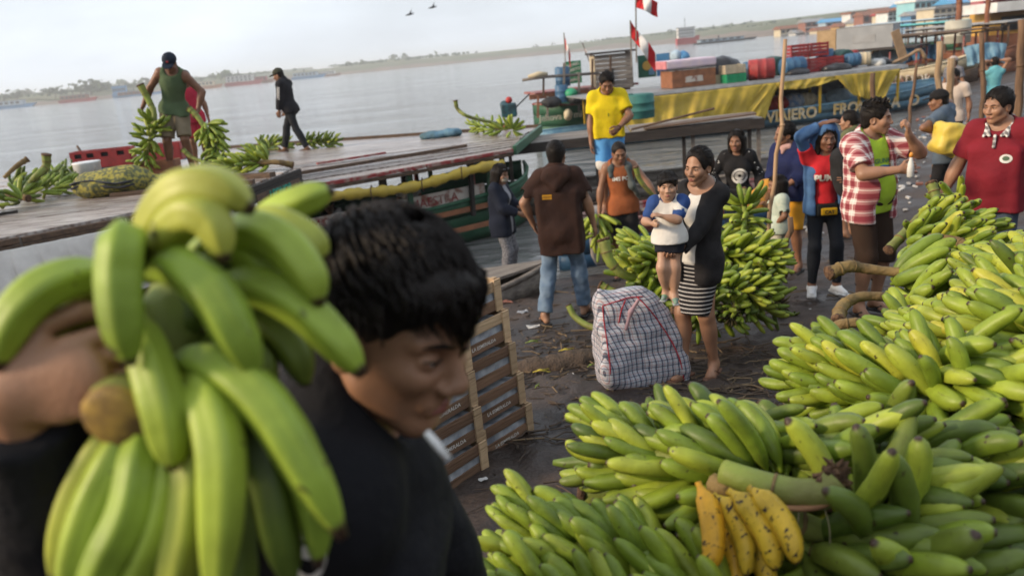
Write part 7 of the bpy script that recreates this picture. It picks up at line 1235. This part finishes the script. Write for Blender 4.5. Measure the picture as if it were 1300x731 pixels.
s = SD(); s.ell(Hp(0, -.014, .030), np.array([.0795, .0990, .0915])*hq, hR); s.ell(Hp(0, .125, -.06), np.array([.10, .082, .12])*hq, hR, k=.006, sub=True); s.plane(Hp(0, 0, -.060), -hR[:, 2])
for sx in (-1, 1): s.ell(Hp(sx*.082, .004, -.04), np.array([.02, .026, .045])*hq, hR, k=.006, sub=True)
v, f = s.mesh(.0034); fastmesh('shaved_hair', v, f, M('stubble', (.028, .018, .013), (.05, .03, .02), scale=160, rough=.8), boy['t'])
Tb = boy['T']; cl = [Tb(.075, .085, .455), Tb(.055, .125, .40)]
pw = [np.array(boy['t'].location)]; a_ = rotm('z', -90).T
wl = lambda u, v, d: a_@(W(u, v, d=d)-np.array(boy['t'].location))
G().tube([wl(541, 548, .81), wl(553, 562, .81), wl(570, 583, .81)], [.005, .006, .005], 8, flat=.6).out('white_cord', M('white_cord', (.75, .74, .72)), boy['t'], True, local=True)
me_ = boy['top'].data; bvh = BVHTree.FromPolygons([tuple(v.co) for v in me_.vertices], [tuple(p.vertices) for p in me_.polygons]); lc = np.array(boy['t'].location)
def on_top(u, v):
    o_ = l6@(CAM-lc); d_ = l6@unit(W(u, v, d=1.0)-CAM); h = bvh.ray_cast(Vector(o_), Vector(d_)); return (np.array(h[0])-d_*.004) if h[0] is not None else None
for nm, (V2, F2) in (('emblem_ring', disc2d(24, 38, 28, 3, .78)), ('emblem_mark', disc2d(13, 10, 16, 2)), ('emblem_mark', [(x-4, y-20) for x, y in disc2d(9, 7, 12, 2)[0]] and ([(x-4, y-20) for x, y in disc2d(9, 7, 12, 2)[0]], disc2d(9, 7, 12, 2)[1]))):
    P_ = [on_top(392+x, 700+y) for x, y in V2]
    if all(p is not None for p in P_): mk(nm, P_, F2, PRINT, boy['top'], local=True)
# --- his bunch
HEROB = banana_mat('boy_plantain', (0.215, 0.315, 0.034), (0.26, 0.36, 0.040), (0.31, 0.40, 0.048), 0, .972); HEROY = banana_mat('boy_plantain_pale', (0.33, 0.38, 0.055), (0.38, 0.41, 0.06), (0.42, 0.43, 0.065), 0, .972)
hb = thing('plantain_bunch', 'large plantain bunch on the boy\'s shoulder in the foreground', 'plantains', W(190, 420, d=.76), group='plantain bunch carried by the boy')
def hero(pts, R=.0225, mat=HEROB, n=20):
    R = R*.79
    P = smooth_path([W(u, v, d=d) for u, v, d in pts], 26); k = len(P); ts = np.linspace(0, 1, k); xs = [0, .04, .10, .2, .3, .5, .7, .82, .90, .95, .98, 1.0]; ys = [.45, .48, .62, .88, .98, 1.04, 1.0, .90, .70, .46, .30, .24]
    V = []; uvs = []; Fc = []; u = unit(np.cross(P[1]-P[0], (.2, .1, .97)))
    for i, p in enumerate(P):
        d = unit(P[min(i+1, k-1)]-P[max(i-1, 0)]); u = unit(u-d*(u@d)); w_ = np.cross(d, u); r = R*np.interp(ts[i], xs, ys)
        for j in range(n): a = 2*math.pi*j/n; rr = r*(1+.11*math.cos(5*a+.7)*min(1, ts[i]*5)); V.append(p+rr*(u*math.cos(a)+w_*math.sin(a)))
    for i in range(k-1):
        for j in range(n): j2 = (j+1) % n; Fc.append((i*n+j, i*n+j2, (i+1)*n+j2, (i+1)*n+j)); uvs += [(ts[i], 0), (ts[i], 0), (ts[i+1], 0), (ts[i+1], 0)]
    Fc.append(tuple((k-1)*n+j for j in range(n))); uvs += [(1, 0)]*n
    o = mk('banana', V, Fc, mat, hb, True); l = o.data.uv_layers.new(name='UVMap'); l.data.foreach_set('uv', np.array(uvs, np.float32).ravel()); return o
H_ = [([(196, 352, .76), (196, 290, .72), (232, 243, .69), (280, 240, .68), (322, 268, .68)], .0235, HEROY), ([(215, 350, .76), (215, 300, .70), (245, 272, .675), (272, 286, .67), (286, 334, .67)], .0215, HEROY),
 ([(176, 340, .74), (158, 305, .66), (152, 350, .65), (156, 410, .65), (166, 464, .655)], .0225, HEROB), ([(175, 400, .73), (185, 440, .69), (203, 500, .67), (214, 550, .67), (220, 596, .675)], .0225, HEROB),
 ([(160, 372, .76), (110, 352, .72), (55, 368, .69), (15, 410, .68), (-6, 470, .68)], .0225, HEROB), ([(160, 385, .76), (105, 388, .74), (72, 405, .73), (55, 445, .73)], .0200, HEROY), ([(150, 395, .78), (95, 395, .77), (40, 430, .76)], .02, HEROY),
 ([(190, 350, .74), (225, 338, .69), (270, 372, .67), (300, 425, .67), (328, 482, .68)], .0235, HEROB), ([(250, 340, .78), (310, 295, .74), (355, 305, .72), (390, 345, .715), (407, 388, .715)], .0225, HEROB), ([(250, 330, .80), (330, 285, .77), (385, 300, .765), (415, 330, .77)], .021, HEROY),
 ([(255, 380, .78), (315, 362, .74), (375, 385, .73), (425, 430, .725), (462, 477, .725)], .0235, HEROB), ([(290, 320, .86), (345, 275, .85), (385, 256, .84), (424, 241, .84)], .0215, HEROB), ([(260, 400, .84), (330, 405, .80), (370, 440, .79), (390, 490, .79)], .022, DEEPB),
 ([(200, 470, .76), (265, 463, .70), (330, 505, .675), (385, 590, .67), (436, 683, .675)], .0240, HEROB), ([(215, 490, .76), (255, 500, .69), (278, 560, .665), (280, 650, .66), (272, 775, .665)], .0245, HEROB), ([(235, 500, .77), (310, 545, .72), (340, 610, .71), (355, 680, .71), (370, 745, .72)], .0235, DEEPB),
 ([(190, 520, .75), (155, 570, .71), (120, 640, .70), (98, 710, .70), (84, 790, .705)], .0225, HEROB), ([(200, 520, .75), (180, 575, .695), (165, 650, .68), (130, 720, .68), (100, 800, .69)], .0225, HEROB), ([(205, 530, .75), (212, 590, .70), (200, 660, .69), (175, 720, .69), (140, 800, .69)], .0215, HEROB),
 ([(215, 530, .75), (240, 580, .70), (236, 660, .69), (222, 730, .69), (205, 800, .69)], .021, HEROY), ([(235, 450, .80), (280, 440, .79), (320, 450, .78), (350, 490, .78)], .022, DEEPB), ([(230, 330, .80), (240, 380, .79), (235, 430, .78)], .022, DEEPB), ([(250, 480, .80), (300, 520, .79), (330, 580, .78), (340, 700, .78)], .023, DEEPB), ([(170, 470, .80), (130, 560, .78), (100, 650, .77)], .022, DEEPB), ([(260, 350, .82), (300, 350, .80), (350, 345, .79), (400, 370, .79)], .022, DEEPB), ([(240, 500, .78), (285, 600, .75), (300, 720, .74), (300, 800, .74)], .023, DEEPB)]
H_ += [([(165, 380, .78), (120, 372, .755), (78, 392, .75), (52, 440, .75)], .021, HEROB), ([(225, 345, .80), (280, 310, .765), (330, 330, .75), (352, 385, .75)], .022, HEROB), ([(225, 480, .78), (300, 485, .72), (365, 545, .71), (400, 640, .71), (405, 720, .72)], .022, HEROB), ([(185, 520, .77), (140, 560, .73), (95, 640, .725), (68, 740, .73)], .021, HEROY), ([(215, 520, .77), (258, 590, .72), (258, 680, .71), (245, 790, .71)], .022, HEROB), ([(150, 420, .79), (90, 430, .78), (35, 480, .78)], .02, DEEPB)]
for pts, R, m in H_: hero(pts, R, m)
pth = smooth_path([W(150, 528, d=.69), W(172, 500, d=.72), W(200, 455, d=.77), W(225, 390, d=.80), W(240, 320, d=.82)], 16)
G().tube(pth, [.030+.003*math.sin(i) for i in range(len(pth))], 14).out('stalk', STALK, hb, True); e = pth[0]; d = unit(pth[0]-pth[1]); G().tube([e-d*.01, e+d*.004, e+d*.008], [.031, .031, .024], 14).out('cut_end', M('cut_end_amber', (.34, .22, .05), (.12, .07, .03), scale=50, rough=.7), hb, True)
# ------------------------------------------------------------------ things on the bank
# checked carrier bag
pbag = A(*W(814, 484, y=5.02)); pbag[2] = gz(pbag[0], pbag[1])-.01; bag = thing('checked_bag', 'big blue and white checked woven bag with red piping', 'bag', pbag, math.radians(8))
BAGM = stripes('checked_weave', 'x', 25, ((.52, .53, .56), (.04, .048, .085), (.32, .12, .12), (.14, .20, .34)), .02, .5, 'bag', .35)
s = SD()
for z_, x0_, x1_, hy_ in ((.05, -.275, .285, .15), (.15, -.285, .290, .165), (.26, -.285, .270, .155), (.37, -.28, .235, .135), (.47, -.275, .185, .105), (.55, -.27, .13, .075), (.61, -.265, .07, .045)): s.box(((x0_+x1_)/2, .02*(z_ > .4), z_), ((x1_-x0_)/2-.045, max(hy_-.045, .008), .02), rotm('y', 3 if z_ > .3 else 0), .045 if hy_ > .05 else .032, k=.11)
s.cone((-.235, 0, .62), (-.255, 0, .69), .03, .012, k=.04); s.plane((0, 0, .0), (0, 0, -1)); v, f = s.mesh(.008, .018, 14, 11); bo = fastmesh('bag_body', v, f, BAGM, bag)
bv = BVHTree.FromPolygons([tuple(p) for p in v], [tuple(map(int, q)) for q in f]); PIPE = M('red_piping', (.42, .02, .035), rough=.6)
def pipe(pts):
    P = []
    for x, z in pts:
        h = bv.ray_cast(Vector((x, -1, z)), Vector((0, 1, 0))); P.append(np.array(h[0])+A(0, -.003, 0) if h[0] is not None else A(x, -.15, z))
    G().tube(smooth_path(P, 24), .0042, 6).out('piping', PIPE, bag, True, local=True)
pipe([(-.268, .03), (-.262, .2), (-.258, .36), (-.255, .5), (-.25, .60)]); pipe([(.245, .02), (.225, .16), (.18, .3), (.12, .42), (.05, .54), (-.02, .63)]); pipe([(-.245, .60), (-.16, .62), (-.08, .63), (.02, .625)]); pipe([(-.16, .48), (-.14, .56), (-.10, .62)])
s = SD(); s.cone((-.13, -.15, .45), (-.09, -.145, .56), .012, .012); s.cone((-.09, -.145, .56), (-.03, -.12, .62), .012, .012); v, f = s.mesh(.006); fastmesh('handle', v, f, M('handle_rose', (.45, .28, .30)), bag)
# crates
CRW = wood('crate_pine', (.56, .40, .24), (.40, .27, .16), 0, .8); CRD = wood('crate_weathered', (.24, .14, .085), (.14, .08, .05), 0, .85); PAPER = M('crate_paper', (.50, .52, .55), (.22, .24, .28), scale=12, rough=.8)
def wood_crate(label, p, rz, L_=.46, D_=.31, H_=.185, m1=CRW, m2=CRD, grp='wooden fruit crates'):
    t = thing('wooden_crate', label, 'crate', p, rz, grp); J = lambda: random.uniform(-.004, .004)
    for sy in (-1, 1):
        for k, (z, h) in enumerate(((.040, .062), (.148, .060))): G().box((J(), sy*(D_/2), z+J()), (L_, .010, h)).out('side_slat', m2 if k == 0 else random.choice([m1, m2]), t, local=True)
        for sx in (-1, 1): G().box((sx*(L_/2-.028), sy*(D_/2+.010), H_/2), (.055, .010, H_)).out('batten', m1, t, local=True)
    for sx in (-1, 1):
        for k, z in enumerate((.042, .146)): G().box((sx*L_/2, J(), z+J()), (.012, D_-.015, .064)).out('end_slat', random.choice([m1, m2, m1]), t, local=True)
        for sy in (-1, 1): G().box((sx*(L_/2-.02), sy*(D_/2-.02), H_/2), (.03, .03, H_+.01)).out('corner_post', m1, t, local=True)
    for k in range(4): G().box((0, -D_/2+D_*(k+.5)/4, .008), (L_*.98, D_/4*.86, .008)).out('floor_slat', m2, t, local=True)
    s = SD(); s.box((0, 0, .085), (L_/2-.035, D_/2-.022, .05), None, .015); v, f = s.mesh(.014, .008, 40, int(abs(p[0])*100) % 50); fastmesh('paper_lining', v, f, PAPER, t)
    if random.random() < .5: return t
    txt = text2d('LA ESMERALDA', .030, .0004, 0); mk('stencil', [(x, -D_/2-.0065, y+.045) for x, y in txt[0]], txt[1], PRINT, t, local=True); return t
c0 = W(618, 556, y=4.2); g0 = gz(c0[0], c0[1]); rzc = math.radians(50)
off = [(.06, 0), (.03, .02), (.0, .03), (-.02, .05), (-.05, .065)]
for i, l in enumerate(('bottom wooden crate of the tall stack', 'second wooden crate from the bottom of the tall stack', 'third wooden crate from the bottom of the tall stack', 'wooden crate just under the top of the tall stack', 'topmost wooden crate of the tall stack')): wood_crate(l, A(c0[0]+off[i][0]-.06, c0[1]+off[i][1]+.06, g0-.02+.189*i), rzc+random.uniform(-.05, .05))
c1 = W(552, 590, y=3.75); g1 = gz(c1[0], c1[1])
for i, l in enumerate(('bottom crate of the short stack behind the boy\'s chin', 'second crate of the short stack behind the boy\'s chin', 'third crate of the short stack behind the boy\'s chin', 'top crate of the short stack behind the boy\'s cheek')): wood_crate(l, A(c1[0]-.01*i, c1[1]+.02*i, g1-.02+.189*i), rzc+random.uniform(-.05, .05))
# what people hold
w_ = world_of(pd, pd['wr'][1])+A(.045, -.07, .0); bt = thing('small_bottle', 'small white bottle with orange cap in the plaid man\'s hand', 'bottle', w_); G().lathe(w_+A(0, 0, -.05), [(.020, 0), (.024, .01), (.024, .06), (.020, .10), (.012, .13), (.011, .145)], 12).out('flask', M('bottle_white', (.72, .70, .66), rough=.35), bt, True); G().lathe(w_+A(0, 0, .095), [(.014, 0), (.014, .02), (.008, .035)], 10).out('cap', M('cap_orange', (.70, .28, .04), rough=.4), bt, True)
p = W(1213, 175, y=9.25); s = SD(); s.box(p+A(0, 0, -.02), (.17, .10, .10), rotm('y', 14), .07); s.ell(p+A(.07, 0, -.13), (.17, .15, .11), k=.08); s.cone(p+A(-.15, 0, .09), p+A(-.20, .05, .15), .05, .035, k=.06); v, f = s.mesh(.011, .026, 17, 3); ys = thing('yellow_sack', 'knotted yellow plastic sack on the capped man\'s back', 'sack', p); fastmesh('sack', v-p, f, M('sack_yellow', (.62, .46, .06), (.54, .40, .08), scale=5, rough=.45, bump=.5, bscale=14), ys)
p = W(1072, 214, y=6.82); s = SD(); s.ell(p, (.12, .10, .17)); s.ell(p+A(.02, 0, -.14), (.10, .09, .12), k=.06); s.ell(p+A(-.06, -.02, .1), (.08, .08, .08), k=.05); v, f = s.mesh(.011, .010, 20); bj = thing('bundled_jacket', 'black jacket bundled in the red tee woman\'s arm', 'jacket', p); fastmesh('jacket', v-p, f, cloth('puffer_black', (.018, .018, .020), (.03, .03, .032)), bj)
p = W(968, 252, y=7.75); s = SD(); s.ell(p, (.14, .11, .12)); s.ell(p+A(.05, 0, .10), (.10, .09, .09), k=.05); s.ell(p+A(-.06, 0, -.03), (.1, .09, .09), k=.05); v, f = s.mesh(.012, .01, 22); ob_ = thing('orange_bag', 'brown and orange cloth bag held behind the tall pole', 'bag', p); fastmesh('bag', v-p, f, M('bag_orange', (.52, .24, .03), (.22, .11, .05), scale=7, rough=.8, lo=.45, hi=.55), ob_)
# bunches in the hands
PH = 'plantain bunches carried by people'
h1 = world_of(orr, orr['wr'][1]); h2 = world_of(orr, orr['wr'][-1])
bunch('plantain bunch hanging from the orange vest man\'s hand beside the brown shirt man', h1+A(-.04, -.05, .02), h1+A(-.02, -.10, -.42), 4, 10, 1.0, .25, .8, 260, 150, 0, lod=1, grp=PH, kinds='ggg', stalk=[W(764, 312, y=8.7), W(772, 300, y=8.75), h1+A(0, -.08, -.30), h1+A(0, 0, -.02), h1+A(0, .02, .1)], stalk_r=.026, curl_up=0)
bunch('plantain bunch carried above the heap in the orange vest man\'s other hand', h2+A(.02, -.08, .0), h2+A(.28, -.20, -.10), 4, 11, 1.0, .1, .6, 260, 150, 0, lod=1, grp=PH, kinds='ggg', stalk=[W(807, 212, y=8.6), W(812, 228, y=8.6), W(826, 245, y=8.6), h2+A(.02, -.1, .0), h2+A(.2, -.16, -.06)], stalk_r=.028)
h1 = world_of(tkm, tkm['wr'][1]); h2 = world_of(tkm, tkm['wr'][-1])
bunch('long plantain bunch hanging from the tank top man\'s outer hand', W(196, 152, y=11.55), W(182, 208, y=11.5), 7, 12, 1.05, -.35, .3, 280, 150, 0, lod=1, grp=PH, kinds='ggg', stalk=[W(178, 108, y=11.6), W(190, 130, y=11.6), W(196, 152, y=11.55), W(184, 205, y=11.5)], stalk_r=.045)
bunch('plantain bunch hanging from the tank top man\'s inner hand', W(262, 156, y=11.5), W(276, 190, y=11.4), 5, 13, 1.05, .2, .7, 280, 150, 60, lod=1, grp=PH, kinds='ggg', stalk=[W(240, 138, y=11.6), W(252, 150, y=11.55), W(270, 180, y=11.45)], stalk_r=.04)
bunch('plantain bunch leaning on the tank top man\'s leg', W(252, 204, y=11.3), W(292, 214, y=11.2), 4, 11, 1.0, .3, .8, 280, 150, 30, lod=1, grp=PB, floor=zA-.02, kinds='ggg', stalk=[W(232, 190, y=11.4), W(248, 202, y=11.35), W(285, 212, y=11.2)], stalk_r=.035)
# people sitting in the shade of the green boat
person('long haired person sitting in the shade of the green boat', xB(3.9, -.5, -.38), 150, 1.55, 'a', fem=.5, hair='long', vox=.016, hvox=.008, group='people on the boats', top=dict(mat=WHITEC, sleeve=.6), bottom=dict(mat=BLACK)); person('person in dark clothes leaning in the green boat\'s middle', xB(2.4, -.2, -.45), 200, 1.5, 'b', hair='short', lean=(20, 0), vox=.016, hvox=.008, group='people on the boats', top=dict(mat=BLACK, sleeve=1.5), bottom=dict(mat=BLACK))
# loose things on the mud
st = thing('plantain_stalk', 'curved green plantain stalk lying by the jeans man\'s foot', 'stalk', W(745, 412, y=6.4)); pth = smooth_path([W(722, 388, y=6.55), W(730, 402, y=6.5), W(748, 414, y=6.4), W(768, 418, y=6.3)], 12); G().tube(pth, [.028]*len(pth), 9).out('stalk', STALK, st, True); G().tube([pth[0], pth[0]+unit(pth[0]-pth[1])*.008], .03, 9).out('cut_end', CUT, st, True)
q = W(703, 452, y=5.6); q[2] = gz(q[0], q[1]); s = SD(); s.ell(q+A(0, 0, .0), (.27, .12, .09)); s.ell(q+A(.18, .05, .01), (.16, .10, .08), k=.06); s.ell(q+A(-.2, 0, -.02), (.14, .1, .07), k=.06); v, f = s.mesh(.012, .016, 22); o = fastmesh('mud_clod', v-q, f, M('clod', (.095, .065, .045), (.055, .04, .03), scale=14, rough=.95, bump=.8, bscale=60)); o.location = q; tag(o, 'low brown clod of earth and fibre left of the checked bag', 'clod')
q = W(990, 388, y=6.3); q[2] = gz(q[0], q[1])+.02; sm_ = thing('small_plantain_hand', 'tiny hand of green plantains on the mud by the stake', 'plantains', q)
for k in range(6): put_banana(sm_, q+A(-.05+.03*k, 0, 0), (random.uniform(-.3, .5), -.9, .15), (0, 0, 1), .42, 'd', 1)
GRD = lambda x, y: A(x, y, gz(x, y)+.012)
LEAFM = [M('leaf_green', (.14, .20, .035), (.22, .25, .05), scale=9, rough=.6), M('leaf_dry', (.20, .13, .06), (.13, .085, .045), scale=9, rough=.8), M('peel_yellow', (.45, .36, .04), (.35, .27, .04), scale=9, rough=.6)]
def litter_leaf(u, v, y, L_, ang, m, label):
    q = W(u, v, y=y); q[2] = gz(q[0], q[1])+.018; t = thing('leaf_scrap', label, 'leaf', q, ang, 'scraps lying on the mud')
    def fn(a, b): x = (a-.5)*L_; wv = math.sin(a*math.pi)**.8*L_*.16; return (x, (b-.5)*2*wv, .012*math.sin(a*5)+.25*abs(b-.5)*wv)
    o = G().grid(fn, 8, 4).out('blade', m, t, True, local=True); so_ = o.modifiers.new('thick', 'SOLIDIFY'); so_.thickness = .003; G().tube([(-.62*L_, 0, 0), (-.4*L_, 0, .008), (.4*L_, 0, .012)], .004, 5).out('midrib', m, t, True, local=True)
for a in [(677, 420, 6.35, .13, .2, LEAFM[0], 'flat green leaf scrap left of the jeans man'), (720, 434, 5.95, .12, 0, LEAFM[2], 'yellow green peel above the earth clod'), (688, 460, 5.45, .12, .1, LEAFM[2], 'yellow peel on the earth clod'), (752, 460, 5.45, .08, .6, LEAFM[0], 'small green scrap by the bag corner'), (682, 482, 5.1, .06, 1, LEAFM[0], 'tiny green scrap in front of the clod'), (780, 500, 4.85, .08, .2, LEAFM[0], 'pale green scrap in front of the bag'), (692, 380, 7.3, .10, .4, LEAFM[0], 'green scrap near the jeans man\'s heel'), (757, 440, 5.8, .12, 1.2, LEAFM[0], 'green leaf tuft left of the bag'), (640, 640, 3.4, .08, 2, LEAFM[1], 'dry leaf scrap between crates and heap')]: litter_leaf(*a)
PLAS = [M('litter_white', (.50, .49, .47), rough=.5), M('litter_grey', (.32, .33, .35), rough=.5), M('litter_blue', (.10, .16, .24), rough=.5), M('litter_red', (.24, .10, .07), rough=.6)]
def scrap(q, sz, m, label, grp='bits of plastic litter on the bank'):
    r_ = np.random.default_rng(int(abs(q[0]*997+q[1]*131)*10) % 9999); n = 5; ph = r_.uniform(0, 6, 4)
    def fn(a, b): return (q[0]+(a-.5)*sz*(1+.3*math.sin(b*4+ph[0])), q[1]+(b-.5)*sz*.8, q[2]+.25*sz*(.5+.5*math.sin(a*5+ph[1])*math.sin(b*6+ph[2])))
    g = G().grid(fn, n, n); o = mk('litter_scrap', np.array(g.v)-q, g.f, m); o.location = q; tag(o, label, 'litter', grp)
for (u, v, y, sz, m, l) in [(675, 396, 6.9, .10, 0, 'crumpled white foil scrap left of the jeans man'), (661, 372, 7.6, .09, 1, 'grey plastic scrap near the canoe bow'), (725, 452, 5.6, .05, 2, 'blue bottle cap scrap on the earth clod'), (724, 470, 5.3, .04, 0, 'tiny white scrap under the clod'), (614, 613, 3.65, .04, 0, 'small white scrap near the short crate stack'), (690, 366, 7.9, .12, 1, 'grey scrap near the jeans man\'s heel'), (640, 355, 8.2, .12, 3, 'red scrap under the canoe bow'), (1032, 385, 6.4, .05, 0, 'white scrap beside the white sneakers')]: q = W(u, v, y=y); q[2] = gz(q[0], q[1])+.01; scrap(q, sz, PLAS[m], l)
lv = G(); lv2 = G()
for i in range(1700):     # twigs, fibres and shreds trodden into the mud: nobody could count them
    x, y = rng.uniform(-1.2, 5), rng.uniform(2.6, 8.8)
    if i < 350: x, y = rng.normal(.5, .6), rng.normal(5.6, .8)
    elif i < 900: x, y = rng.normal(1.7, .7), rng.normal(4.6, .5)
    q = GRD(x, y); a = rng.uniform(0, 6.28); L_ = rng.uniform(.04, .28); d = A(math.cos(a), math.sin(a), 0)*L_; m_ = (q+d*.5)+A(-d[1], d[0], .01)*rng.uniform(-.25, .25); e_ = q+d; e_[2] = gz(e_[0], e_[1])+.012
    (lv if rng.random() < .75 else lv2).tube([q, m_, e_], [.004*rng.uniform(.5, 1.6)]*3, 4)
o = lv.out('twig_litter', M('twig', (.045, .032, .024), (.085, .06, .042), scale=8, rough=.9)); tag(o, 'dark twigs and fibres trodden into the mud', 'litter', kind='stuff'); o = lv2.out('straw_litter', M('straw', (.20, .14, .08), (.13, .09, .05), scale=8, rough=.9)); tag(o, 'pale dry fibres scattered on the mud', 'litter', kind='stuff')
rb = [G() for _ in PLAS]
for i in range(240):     # rubbish washed up along the right bank
    s_ = rng.uniform(0, 1); k = rng.integers(0, 3); p0, p1 = SHORE[5+k], SHORE[6+k]; q = p0+(p1-p0)*s_+A(rng.normal(.7, .6), -abs(rng.normal(.4, .5))); q = A(q[0], q[1], max(gz(q[0], q[1]), 0)+.03); sz = rng.uniform(.03, .11); g = rb[rng.choice([0, 0, 0, 1, 1, 2, 3])]; g.box(q, (sz, sz*rng.uniform(.4, 1), sz*.4), 0, R=np.array(Euler((rng.uniform(-.4, .4), rng.uniform(-.4, .4), rng.uniform(0, 6))).to_matrix()))
for g, m, c_ in zip(rb, PLAS, ('white', 'grey', 'blue', 'red')):
    if g.v: o = g.out('washed_up_rubbish', m); tag(o, 'washed up %s rubbish along the right bank' % c_, 'litter', kind='stuff')
